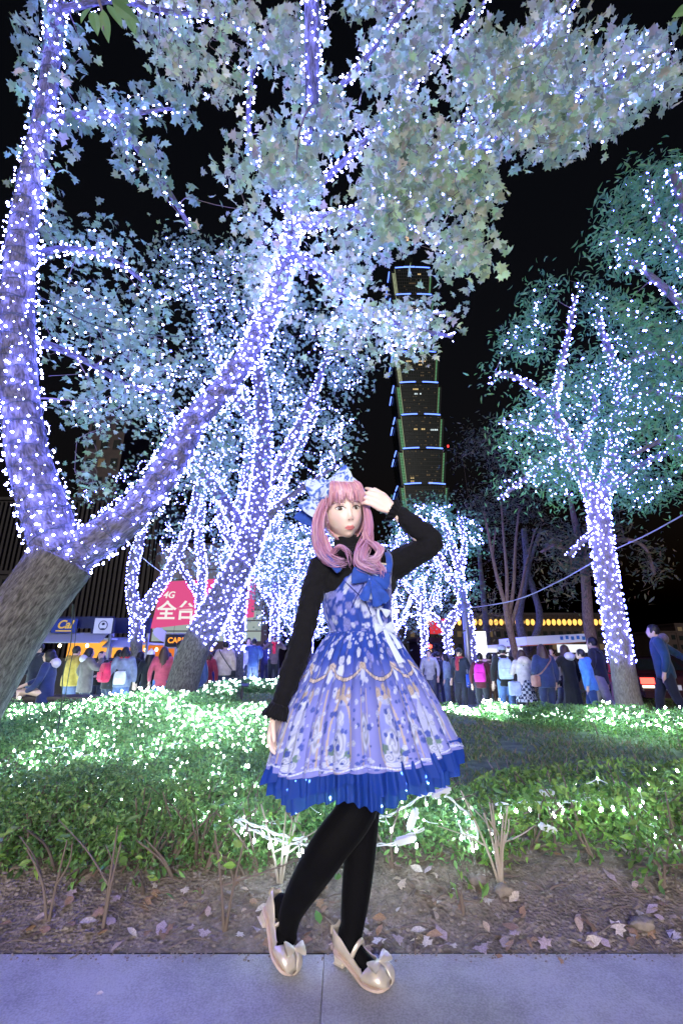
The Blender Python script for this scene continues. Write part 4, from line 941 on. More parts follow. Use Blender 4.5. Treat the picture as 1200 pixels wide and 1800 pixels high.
# the tall tower: eight flaring modules with notched corners
def tower():
    cx, cy = 72.0, 371+20.0; root = empty('tower', (cx, cy, 0), 0, 'tall dark tower of stacked flaring modules edged with blue light lines', 'skyscraper')
    zs = [107.4+33.6*k for k in range(9)]; b0, b1, nt_ = 19.0, 22.0, 4.2
    rg = random.Random(4)
    def ring(h, z): n = nt_; return [(-h+n, -h, z), (h-n, -h, z), (h-n, -h+n, z), (h, -h+n, z), (h, h-n, z), (h-n, h-n, z), (h-n, h, z), (-h+n, h, z), (-h+n, h-n, z), (-h, h-n, z), (-h, -h+n, z), (-h+n, -h+n, z)]
    def frustum(b, z0, z1, h0, h1):
        V = ring(h0, z0)+ring(h1, z1); F = [(i, (i+1) % 12, 12+(i+1) % 12, 12+i) for i in range(12)]+[tuple(range(11, -1, -1)), tuple(range(12, 24))]
        b.add(V, F)
    base = MB(); V = [(-30, -30, 0), (30, -30, 0), (30, 30, 0), (-30, 30, 0), (-21, -21, 107), (21, -21, 107), (21, 21, 107), (-21, 21, 107)]
    base.add(V, [(0, 1, 5, 4), (1, 2, 6, 5), (2, 3, 7, 6), (3, 0, 4, 7), (4, 5, 6, 7)]); base.build('base', M['dark_glass'], root, smooth=False)
    for k in range(8):
        z0, z1 = zs[k]+.05, zs[k+1]-.6; mb = MB(); frustum(mb, z0, z1, b0, b1); frustum(mb, z1+.02, z1+.5, b1+.5, b1+.7)
        mod = mb.build('module', M['dark_glass'], root, smooth=False)
        nl = MB(); fl_ = MB()
        H = lambda z: b0+(b1-b0)*(z-z0)/(z1-z0)
        for f in range(1, 9):      # floor bands, slightly proud spandrels
            z = z0+(z1-z0)*f/9; h = H(z)+.12; fl_.box((0, -h, z), (2*h-2*nt_-.3, .2, .5)); fl_.box((-h, 0, z), (.2, 2*h-2*nt_-.3, .5))
        for i in range(15):       # mullions
            x = -1+2*(i+.5)/15; zc = (z0+z1)/2; h = H(zc)
            P = np.array([(x*(b0-nt_), -b0-.1, z0), (x*(b1-nt_), -b1-.1, z1)]); fl_.tube(P, .14, 4, False)
        fl_.build('spandrels', M['spandrel'], mod, smooth=False)['kind'] = 'stuff'
        # blue light lines, two a face, bowed upward
        for face in range(2):
            for s in (-1, 1):
                t = np.linspace(0, 1, 9); u = s*(3.2+t*(b1-nt_-3.4)); z = z1+.9+1.0*np.sin(np.pi*np.clip(1-t, 0, 1)*.5)*.9
                P = np.stack([u, np.full(9, -b1-1.0), z], -1) if face == 0 else np.stack([np.full(9, -b1-1.0), u, z], -1)
                q = MB(); q.tube(P, .55, 6); q.build('light_line', M['neon_blue'], mod)
        # lit corner notches
        for sx in (-1, 1):
            q = MB()
            for i in range(22):
                z = z0+.8+i*(z1-z0-1)/22; h = H(z)
                for w_ in (0, 1):
                    q.box((sx*(h-nt_+.35+w_*1.5), -h+nt_-.1-.0*w_, z), (1.1, .15, .95))
            q.build('corner_light', M['neon_green'] if k < 4 or sx > 0 else M['neon_warm'], mod, smooth=False)['kind'] = 'stuff'
            q = MB(); P = np.array([(sx*(b0-nt_), -b0+.2, z0), (sx*(b1-nt_), -b1+.2, z1)]); q.tube(P, .25, 4); q.build('corner_edge', M['neon_warm'] if sx < 0 else M['win_dim'], mod)
        for (fr, x0, x1, mm) in [[(.2, -9, -3, 'win_yellow'), (.5, -1, 1, 'win_dim'), (.28, 4, 8, 'win_dim')], [(.22, -11, -8, 'win_yellow'), (.12, -11, -9, 'win_yellow'), (.1, 5, 9, 'win_yellow'), (.3, -2, 6, 'win_dim')], [(.62, -6, 4, 'win_yellow'), (.6, 9, 15, 'win_white'), (.8, 8, 12, 'win_dim')],
                                 [(.7, -4, 2, 'win_white'), (.7, 6, 9, 'win_white'), (.84, -5, -1, 'win_yellow')], [(.75, -10, 8, 'win_yellow'), (.64, 0, 5, 'win_yellow'), (.3, 3, 6, 'win_dim')], [(.5, -8, 3, 'win_dim')], [(.6, -3, 6, 'win_dim')], [(.5, -3, 10, 'win_dim'), (.82, 6, 9, 'win_yellow')]][k]:
            z = z0+(z1-z0)*fr; x = x0
            while x < x1:
                if rg.random() < .8:
                    q = MB(); q.box((x, -H(z)-.06, z), (1.3, .1, 1.5)); q.build('window', M[mm], mod, smooth=False)
                x += 1.7
    wd = MB(); wd.box((0, 0, 0), (1.2, .1, 1.1)); wm = {k: wd.mesh('window', M[k], False) for k in ('win_dim', 'win_faint')}
    mods = [o for o in root.children if o.name.startswith('module')]
    for k, mod in enumerate(mods):
        z0, z1 = zs[k], zs[k+1]
        for i in range(26):
            f = rg.randint(0, 8); z = z0+(z1-z0)*(f+.5)/9; h = 19.0+3*(f+.5)/9; o = link('window', wm['win_faint' if rg.random() < .75 else 'win_dim'], mod); o.location = (rg.uniform(-h+6, h-6), -h-.06, z)
    t = MB(); t.box((0, 0, 386), (13, 13, 20)); t.box((0, 0, 402), (9, 9, 14)); t.box((0, 0, 414), (5, 5, 12)); top = t.build('summit', M['dark_glass'], root, smooth=False)
    for i in range(5):
        q = MB(); q.box((0, -6.65, 380+i*3.6), (12, .2, 1.6)); q.build('light_line', M['neon_blue'], top)
    s = MB(); s.tube(np.array([(0, 0, 425), (0, 0, 470), (0, 0, 505)]), [2.2, 1.2, .3], 8); s.build('spire', M['dark_glass'], root)
    s = MB(); s.box((0, -3.2, 440), (3.2, 1, 12)); s.build('spire_light', emit('spire_light', (1, .6, .25), 1.5), root)
    s = MB(); s.tube(np.array([(-27, -31, 22), (-28, -31, 34)]), .7, 6); s.build('base_light', emit('base_light', (1, .75, .5), 3), root)
    s = MB(); s.tube(np.array([(22.6, -22, zs[2]+2), (22.6, -22, zs[2]+4)]), .8, 6); s.build('warning_lamp', emit('warning_lamp', (1, .05, .05), 2.5), root)
tower()

def px_box(x0, x1, ytop, Y, d, zb=-.3):
    """front face at distance Y spanning two picture columns"""
    a = slope(x0, 1110)[0]*Y; b = slope(x1, 1110)[0]*Y; zt = CAM_Z+slope(600, ytop)[1]*Y
    return a, b, zb, zt
def block(name, label, x0, x1, ytop, Y, d, m, cols=0, rows=0, wm=None, lit=0, seed=0, cat='building', fins=0, ww=.6, wh=.55):
    a, b, z0, z1 = px_box(x0, x1, ytop, Y, d); root = empty(name, ((a+b)/2, Y+d/2, 0), 0, label, cat); W = b-a; H = z1-z0
    q = MB(); q.box((0, 0, (z0+z1)/2), (W, d, H)); q.build('wall', M[m], root, smooth=False)
    q = MB(); q.box((0, 0, z1+.15), (W+.5, d+.5, .3)); q.build('parapet', M[m], root, smooth=False)
    rg = random.Random(seed)
    if fins:
        fm = MB(); fm.box((0, 0, 0), (.22, .3, H-.4)); me = fm.mesh('fin', M[m], False)
        for i in range(fins):
            o = link('fin', me, root); o.location = (-W/2+W*(i+.5)/fins, -d/2-.15, (z0+z1)/2)
    if cols:
        cw, ch = W/cols, H/rows; fm = MB(); fm.box((0, 0, 0), (cw*ww, .08, ch*wh)); pm = MB(); pm.box((0, -.03, 0), (cw*ww*.86, .06, ch*wh*.82)); mf = fm.mesh('window', M['dark_stone'], False)
        meshes = {x: pm.mesh('pane', M[x], False) for x in ('dark_glass', wm or 'win_dim')}
        for i in range(cols):
            for j in range(rows):
                o = link('window', mf, root); o.location = (-W/2+cw*(i+.5), -d/2-.04, z0+ch*(j+.5))
                p = link('pane', meshes[(wm or 'win_dim') if rg.random() < lit else 'dark_glass'], o); p.location = (0, -.03, 0)
    return root, W, z0, z1, d
block('office_building', 'broad dark brown building with vertical fins behind the food stalls', -230, 255, 880, 42, 14, 'dark_stone', fins=56)
block('office_tower', 'brown stone clad slab rising behind the thick tree', 92, 165, 735, 62, 10, 'brown', cols=3, rows=12, lit=.15, seed=3)
block('office_building', 'low dark block at the far left edge with a few lit windows', -160, 40, 1010, 38, 3, 'dark_stone', cols=14, rows=5, lit=.12, seed=5, wm='win_yellow')
# building with the pink billboard over a lit panelled wall
def billboard():
    Y, d = 36, 12; a, b, z0, z1 = px_box(258, 470, 955, Y, d); W = b-a; root = empty('shop_building', ((a+b)/2, Y+d/2, 0), 0, 'building with a pink billboard over a lit wall of pale panels', 'building')
    q = MB(); q.box((0, 0, (z0+z1)/2), (W, d, z1-z0)); q.build('wall', M['brown'], root, smooth=False)
    lit = emit('floodlit_panel', (.72, .86, .84), .5); dim = emit('floodlit_panel_dim', (.62, .6, .78), .22)  # floodlight from below put into the panels as glow, lower rows brighter
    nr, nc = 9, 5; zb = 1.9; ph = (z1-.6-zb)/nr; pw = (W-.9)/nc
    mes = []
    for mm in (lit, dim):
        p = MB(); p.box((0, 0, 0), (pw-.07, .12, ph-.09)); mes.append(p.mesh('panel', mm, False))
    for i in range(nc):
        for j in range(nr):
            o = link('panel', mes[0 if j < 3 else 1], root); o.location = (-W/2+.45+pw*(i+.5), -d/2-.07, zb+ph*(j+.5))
    X = lambda px: slope(px, 1100)[0]*Y-(a+b)/2
    Z = lambda py: CAM_Z+slope(600, py)[1]*Y
    pink = emit('pink_sign', (.9, .11, .32), .85); white = emit('sign_white', (1, .95, .93), .95)
    V = [(X(268), -d/2-.3, Z(1105)), (X(446), -d/2-.3, Z(1085)), (X(446), -d/2-.3, Z(1014)), (X(280), -d/2-.3, Z(1024))]
    V2 = [(x, y+.15, z) for x, y, z in V]; q = MB(); q.add(V+V2, [(0, 1, 2, 3), (7, 6, 5, 4), (0, 4, 5, 1), (1, 5, 6, 2), (2, 6, 7, 3), (3, 7, 4, 0)]); sg = q.build('sign_board', pink, root, smooth=False)
    lettering('全台最', 1.5, white, sg, (X(327), -d/2-.33, Z(1076)), ext=.02, sx=1.0)
    lettering('4G', .7, white, sg, (X(294), -d/2-.33, Z(1047)), ext=.02, shear=.2)
    q = MB(); q.box((0, -d/2-1.2, 1.5), (W, 2.4, .35)); q.build('awning', M['brown'], root, smooth=False)
    for i in range(7):
        q = MB(); V, F = ellipsoid((-W/2+1.2+i*1.5, -d/2-2.3, 1.25+.1*(i % 2)), (.14, .14, .14), 8, 6); q.add(V, F); q.build('lamp', emit('warm_lamp', (1, .6, .25), 6) if i == 0 else bpy.data.materials['warm_lamp'], root)
    q = MB(); q.box((0, -d/2-.1, .5), (W-1, .1, 1.2)); q.build('shop_front', emit('shop_glow', (1, .72, .42), .7), root, smooth=False)
billboard()
# right side: long dark building with a row of lanterns along its edge
rt, W, z0, z1, d = block('market_building', 'long low dark building behind the booths, lanterns hung along its edge', 690, 1100, 1082, 55, 14, 'dark_stone', cols=30, rows=4, lit=.28, seed=9, wm='win_dim')
lm = emit('lantern_glow', (1, .55, .12), 1.7)
q = MB(); V, F = ellipsoid((0, 0, 0), (.23, .23, .36), 12, 8); q.add(V, F); lant = q.mesh('lantern_shade', lm)
q = MB(); q.tube(np.array([(0, 0, .42), (0, 0, .62)]), .16, 8); q.tube(np.array([(0, 0, .62), (0, 0, 1.0)]), .03, 4); lcap = q.mesh('cap', M['dark_stone'])
for i in range(36):
    px = 742+i*9.2; x = slope(px, 1090)[0]*54.2; z = CAM_Z+slope(px, 1086)[1]*54.2
    r = empty('lantern', (x, 54.2, z-.5), 0, 'glowing yellow lantern in the row along the dark building edge', 'lantern', 'lanterns hung along the dark building'); link('lantern_shade', lant, r); link('cap', lcap, r)
block('shop_building', 'low beige building with dark windows right of the dress', 735, 782, 1128, 40, 6, 'brown', cols=4, rows=2, lit=.3, wm='win_yellow', seed=2)
block('far_building', 'distant pale flat roofed building at the right edge', 1150, 1186, 1112, 95, 8, 'brown', cols=3, rows=3, lit=.1, seed=6)
block('far_building', 'distant taller pale block cut by the right edge', 1187, 1230, 1098, 98, 8, 'brown', cols=3, rows=4, lit=.1, seed=7)

# food stalls at the left
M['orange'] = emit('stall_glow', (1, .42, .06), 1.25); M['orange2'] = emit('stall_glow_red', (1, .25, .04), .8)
def stall(label, x0, x1, ytop, ymid, Y, glow, d=2.6):
    a = slope(x0, 1110)[0]*Y; b = slope(x1, 1110)[0]*Y; zt = CAM_Z+slope(600, ytop)[1]*Y; zm = CAM_Z+slope(600, ymid)[1]*Y; zg = float(gz(0, Y))
    root = empty('food_stall', ((a+b)/2, Y, zg), 0, label, 'stall'); W = b-a; zt -= zg; zm -= zg
    q = MB(); q.box((0, d, zm/2), (W, .06, zm)); q.build('back_wall', glow, root, smooth=False)  # back wall made to glow, standing for the lit interior
    q = MB(); q.box((0, d/2, zm+.02), (W, d, .05)); q.build('ceiling', M['white_paint'], root, smooth=False)
    q = MB(); q.box((0, -.05, (zt+zm)/2+.18), (W+.1, .1, zt-zm-.3)); q.build('fascia', M['navy_cloth'], root, smooth=False)
    q = MB(); q.add([(-W/2, -.12, zm+.18), (W/2, -.12, zm+.18), (W/2, -.6, zm-.12), (-W/2, -.6, zm-.12), (-W/2, -.1, zm+.2), (W/2, -.1, zm+.2), (W/2, -.6, zm-.09), (-W/2, -.6, zm-.09)], [(0, 1, 2, 3), (7, 6, 5, 4), (3, 2, 6, 7)]); q.build('awning', mat('awning_grey', (.3, .33, .4), .6), root, smooth=False)
    q = MB(); q.box((0, .1, .5), (W, .5, 1.0)); q.build('counter', M['dark_stone'], root, smooth=False)
    for s in (-1, 1):
        q = MB(); q.box((s*W/2, -.02, zt/2), (.07, .07, zt)); q.build('post', M['steel'], root, smooth=False)
    for i in range(3):
        q = MB(); V, F = ellipsoid((-W/2+W*(i+.5)/3, d*.5, zm-.16), (.05, .05, .06), 8, 6); q.add(V, F); q.build('lamp', M['stall_lamp'], root)
    return root
M['stall_lamp'] = emit('stall_lamp', (1, .75, .4), 14)
stall('food stall with orange lit inside and navy front under two flags', 40, 196, 1086, 1124, 14.5, M['orange'])
stall('smaller food stall glowing red orange beside the V forked tree', 200, 262, 1088, 1132, 15.2, M['orange2'])
q = MB(); q.box((0, 0, 0), (.75, .02, .42)); o = q.build('flag', M['blue_flag'] if 'blue_flag' in M else mat('blue_flag', (.01, .03, .22), .7), None, smooth=False)
o.location = at(114, 1100, 14.2); tag(o, 'blue flag with gold script lettering on the stall front', 'flag')
gold = mat('gold_letter', (.75, .45, .06), .6)
lettering('Cal', .34, gold, o, (0, -.02, .03), shear=.35)
q = MB(); q.box((0, -.02, -.15), (.46, .01, .035)); q.build('underline', gold, o, smooth=False)
q = MB(); q.box((0, 0, 0), (.56, .02, .45)); o = q.build('flag', mat('white_flag', (.5, .5, .58), .7), None, smooth=False)
o.location = at(182, 1100, 14.2); tag(o, 'white flag with a dark round emblem on the stall front', 'flag')
q = MB(); t = np.linspace(0, 2*np.pi, 25); q.tube(np.stack([.13*np.cos(t), 0*t-.02, .13*np.sin(t)+.01], -1), .012, 5, False); V, F = ellipsoid((0, -.02, -.1), (.09, .01, .03), 10, 6); q.add(V, F); V, F = ellipsoid((0, -.02, .05), (.05, .01, .04), 10, 6); q.add(V, F); q.build('emblem', M['navy_cloth'], o)
for s in (-1, 1):
    q = MB(); q.box((s*.31, 0, 0), (.07, .025, .45)); q.build('side_strip', M['navy_cloth'], o, smooth=False)
# small lights along the second stall
# led text board and tilted panel
r = empty('led_board', at(311, 1126, 14.6), 0, 'black LED text board with glowing orange letters left of the slanting tree', 'sign')
q = MB(); q.box((0, .06, 0), (.78, .12, .46)); q.build('case', M['steel'], r, smooth=False); q = MB(); q.box((0, -.01, 0), (.7, .02, .38)); q.build('screen', M['dark_glass'], r, smooth=False)
lettering('CARP', .23, emit('orange_led', (1, .33, .04), 1.8), r, (0, -.03, 0), ext=.004, sx=.95)
q = MB(); q.box((0, 0, -.9), (.06, .06, 1.4)); q.build('post', M['steel'], r, smooth=False)
r = empty('tilted_panel', at(284, 1116, 15), 0, 'pale oblong reflector panel tilted beside the LED text board', 'panel')
q = MB(); t = np.linspace(0, 2*np.pi, 24, endpoint=False); V = [(.34*np.cos(x)*abs(np.cos(x))**-.4*.9 if abs(np.cos(x)) > .05 else 0, 0, .15*np.sin(x)) for x in t]; V = np.array(V+[(x, .03, z) for x, y, z in V]); q.add(V, [tuple(range(24)), tuple(range(47, 23, -1))]+[(i, 24+i, 24+(i+1) % 24, (i+1) % 24) for i in range(24)])
p = q.build('board', mat('pale_board', (.55, .5, .7), .5), r, smooth=False); p.rotation_euler = (0, R(35), 0)
q = MB(); q.tube(np.array([(.1, .03, -.1), (.16, .03, -.35), (.16, .03, -1.9)]), .02, 6); q.build('stand', M['steel'], r)

# booths on the right
M['booth_white'] = emit('booth_sign_light', (.9, .93, 1), 1.1); M['booth_soft'] = mat('booth_roof', (.8, .82, .85), .5)
def booth(label, x0, x1, ytop, Y, thick, signs, under, d=2.4, checker=False):
    a = slope(x0, 1110)[0]*Y; b = slope(x1, 1110)[0]*Y; zg = float(gz(3, Y)); zt = CAM_Z+slope(600, ytop)[1]*Y-zg
    root = empty('booth', ((a+b)/2, Y, zg), 0, label, 'booth'); W = b-a
    q = MB(); V = [(-W/2, 0, zt-thick-.12), (W/2, 0, zt-thick), (W/2, d, zt-thick), (-W/2, d, zt-thick-.12), (-W/2, 0, zt-.1), (W/2, 0, zt), (W/2, d, zt), (-W/2, d, zt-.1)]
    q.add(V, [(0, 3, 2, 1), (4, 5, 6, 7), (0, 1, 5, 4), (1, 2, 6, 5), (2, 3, 7, 6), (3, 0, 4, 7)]); q.build('roof', M['booth_soft'], root, smooth=False)
    q = MB(); q.add([(-W/2+.05, .05, zt-thick-.14), (W/2-.05, .05, zt-thick-.02), (W/2-.05, d-.05, zt-thick-.02), (-W/2+.05, d-.05, zt-thick-.14)], [(0, 3, 2, 1)]); q.build('ceiling_glow', under, root, smooth=False)  # the whole roof underside is an emissive sheet
    for s in (-.92, .92):
        q = MB(); q.box((s*W/2, d*.6, (zt-thick)/2-.07), (.08, .08, zt-thick-.15)); q.build('post', M['white_paint'], root, smooth=False)
    for (sx0, sx1, sy0, sy1, mm) in signs:
        xa = slope(sx0, 1110)[0]*Y-(a+b)/2; xb = slope(sx1, 1110)[0]*Y-(a+b)/2; za = CAM_Z+slope(600, sy1)[1]*Y-zg; zb = CAM_Z+slope(600, sy0)[1]*Y-zg
        q = MB(); q.box(((xa+xb)/2, -.06, (za+zb)/2), (xb-xa, .08, zb-za)); q.build('sign_board', M[mm], root, smooth=False)
    if checker:
        cb_ = mat('checker_blue', (.05, .2, .6), .5)
        for i in range(6):
            q = MB(); q.box((W*.02+i*W*.08, -.012, zt-thick*.5-.03+(i % 2)*.02), (W*.04, .02, thick*.45)); q.build('blue_patch', cb_, root, smooth=False)
    return root
stripe = mat('blue_stripe', (.1, .3, .6), .5)
booth('white roofed booth with lit signs behind the man in the grey cap', 846, 918, 1130, 17, .2, [(852, 868, 1140, 1147, 'booth_white'), (872, 914, 1139, 1146, 'booth_white'), (853, 885, 1150, 1158, 'booth_white'), (886, 914, 1148, 1165, 'booth_white')], M['booth_white'])
b2 = booth('booth with a wide pale roof and blue checked edge over a hanging white sign', 922, 1042, 1113, 13.8, .22, [(974, 1032, 1133, 1147, 'booth_white')], emit('booth_red_glow', (1, .3, .25), .5), checker=True)
lettering('0', .2, M['navy_cloth'], b2, (.05, -.12, CAM_Z+slope(600, 1140)[1]*13.8-float(gz(3, 13.8))), ext=.003)
r = empty('globe_lamp', at(892, 1131, 16), 0, 'round white lamp on top of the white roofed booth', 'lamp'); q = MB(); V, F = ellipsoid((0, 0, .03), (.12, .12, .1), 12, 8); q.add(V, F); q.build('globe', emit('globe_light', (1, .9, .75), 6), r); q = MB(); q.tube(np.array([(0, 0, -.16), (0, 0, -.05)]), .05, 8); q.build('fitting', M['steel'], r)
r = empty('light_column', (slope(844, 1110)[0]*15.5, 15.5, float(gz(3, 15.5))), 0, 'white glowing sign column beside the lamp pole', 'sign'); zt = CAM_Z+slope(600, 1110)[1]*15.5-float(gz(3, 15.5))
q = MB(); q.box((0, 0, zt-.42), (.27, .2, .84)); q.build('lit_face', emit('column_light', (1, .97, .98), 2.2), r, smooth=False); q = MB(); q.box((0, 0, (zt-.86)/2), (.25, .2, zt-.88)); q.build('column', mat('column_pink', (.6, .35, .36), .5), r, smooth=False)
def pole(label, px, ytop, Y, rad, rigs=True):
    x = slope(px, 1110)[0]*Y; zg = float(gz(x, Y)); zt = CAM_Z+slope(600, ytop)[1]*Y; r = empty('lamp_pole', (x, Y, zg), 0, label, 'pole')
    q = MB(); q.tube(np.array([(0, 0, 0), (0, 0, zt-zg)]), [rad*1.15, rad], 12); q.tube(np.array([(0, 0, 0), (0, 0, .12)]), rad*1.9, 12); q.build('shaft', M['steel'], r)
    if rigs:
        for (dx, zz) in ((-.14, 1.05), (.14, 1.1)):
            q = MB(); q.box((dx, -.05, zz), (.2, .03, .3)); q.build('notice', M['white_paint'], r, smooth=False)
    return r
pole('grey lamp pole with two small notices beside the lit forked tree', 819, 1040, 14.2, .09)
r = pole('thin pole carrying a red traffic light right of the dress', 762, 1135, 30, .06, False)
q = MB(); q.box((0, -.15, 2.0), (1.1, .3, .4)); q.build('signal_case', M['dark_stone'], r, smooth=False)
for i, mm in enumerate(('tl_red', 'tl_off', 'tl_off')):
    q = MB(); V, F = ellipsoid((-.35+i*.35, -.32, 2.0), (.13, .04, .13), 10, 6); q.add(V, F); q.build('lens', emit('traffic_red', (1, .05, .03), 8) if i == 0 else M['dark_glass'], r)
q = MB(); q.box((0, 0, 0), (1.5, .1, 1.2)); o = q.build('shop_sign', emit('red_sign', (1, .06, .08), .7), smooth=False); o.location = at(771, 1101, 38); tag(o, 'red glowing shop sign above the traffic light', 'sign')

# parked car beyond the right tree
def car(px, Y, label):
    x = slope(px, 1110)[0]*Y; zg = float(gz(x, Y)); r = empty('parked_car', (x, Y, zg), R(-8), label, 'car')
    paint = mat('car_paint', (.03, .008, .012), .25, coat=.6)
    prof = [(0, .32), (.02, .62), (.1, .92), (.35, .98), (.95, 1.42), (2.2, 1.46), (2.95, 1.0), (4.1, .85), (4.3, .6), (4.3, .32)]
    n = len(prof); V = []
    for s, ins in ((-1, 0), (1, 0)):
        for (y, z) in prof: V.append((s*(.86-(.16 if z > 1.2 else 0)-(.03 if z < .4 else 0)), y, z))
    q = MB(); q.add(V, [tuple(range(n-1, -1, -1)), tuple(range(n, 2*n))]+[(i, i+1, n+i+1, n+i) for i in range(n-1)]+[(n-1, 0, n, 2*n-1)])
    b = q.build('body', paint, r, smooth=False); bv = b.modifiers.new('b', 'BEVEL'); bv.width = .06; bv.segments = 3
    q = MB(); q.add([(-.66, .42, 1.05), (.66, .42, 1.05), (.58, .88, 1.37), (-.58, .88, 1.37)], [(0, 1, 2, 3)]); g = q.build('rear_window', M['dark_glass'], r, smooth=False); g.location = (0, -.02, .02)
    for s in (-1, 1):
        q = MB(); q.box((s*.66, -.005, .78), (.34, .1, .17)); q.build('tail_light', emit('tail_red', (1, .07, .05), 5) if s < 0 else bpy.data.materials['tail_red'], r, smooth=False)
        q = MB(); q.box((s*.66, -.005, .62), (.3, .08, .07)); q.build('reversing_light', emit('tail_white', (1, .8, .6), 2.5) if s < 0 else bpy.data.materials['tail_white'], r, smooth=False)
        for y in (.75, 3.4):
            w_ = MB(); w_.tube(np.array([(s*.7, y, .31), (s*.88, y, .31)]), .31, 20); ty = w_.build('wheel', mat('tyre', (.02, .02, .02), .8) if 'tyre' not in bpy.data.materials else bpy.data.materials['tyre'], r)
            w_ = MB(); w_.tube(np.array([(s*.86, y, .31), (s*.9, y, .31)]), .18, 14); w_.build('rim', M['steel'], ty)
    q = MB(); q.box((0, -.03, .6), (.42, .03, .14)); q.build('number_plate', M['white_paint'], r, smooth=False)
    q = MB(); q.box((0, -.04, .42), (1.66, .12, .2)); q.build('bumper', paint, r, smooth=False)
car(1162, 14.2, 'dark red car with glowing tail lights behind the right tree')
car(1222, 19, 'second car partly hidden at the right edge of the road')
# low dark sign in the lawn
p = ground_at(424, 1231); r = empty('lawn_sign', p, 0, 'low dark sign on a thin post standing in the lawn', 'sign'); q = MB(); q.box((0, 0, .34), (.32, .2, .03), Matrix.Rotation(R(14), 3, 'X')); q.build('plate', M['dark_stone'], r, smooth=False); q = MB(); q.box((0, 0, .16), (.05, .05, .34)); q.build('post', M['brown'], r, smooth=False)
# cables strung between the trees
def wire(label, pts, rad, m='cable', kinks=10):
    P = np.array([at(*q) for q in pts]); Q = spline(P, kinks); o = MB(); o.tube(Q-Q[0], rad, 6); ob = o.build('cable', M[m]); ob.location = Q[0]; tag(ob, label, 'cable')
M['rope'] = mat('pale_rope', (.3, .28, .4), .7)
wire('pale rope running from the right edge past the lit trunk down to the alley', [(1240, 882, 7.2), (1140, 938, 8.0), (1072, 970, 8.4), (985, 1020, 9.5), (900, 1056, 11), (800, 1072, 13)], .012, 'rope')
wire('thin black cable hanging from the big fork down into the green bed', [(128, 1062, 3.4), (125, 1130, 3.4), (112, 1180, 3.45), (108, 1240, 3.5), (101, 1290, 3.5)], .004)
wire('second thin cable hanging beside it from the big fork', [(130, 1062, 3.42), (133, 1120, 3.4), (124, 1170, 3.4), (114, 1230, 3.5)], .003)
wire('cable sagging from the left bough across to the slanting bough', [(66, 520, 3.2), (180, 575, 3.6), (330, 592, 4.0), (430, 583, 4.4)], .006)
wire('thin white cable from the big fork to the V forked tree', [(222, 950, 3.6), (262, 990, 7), (290, 1010, 12)], .006, 'cable_white')
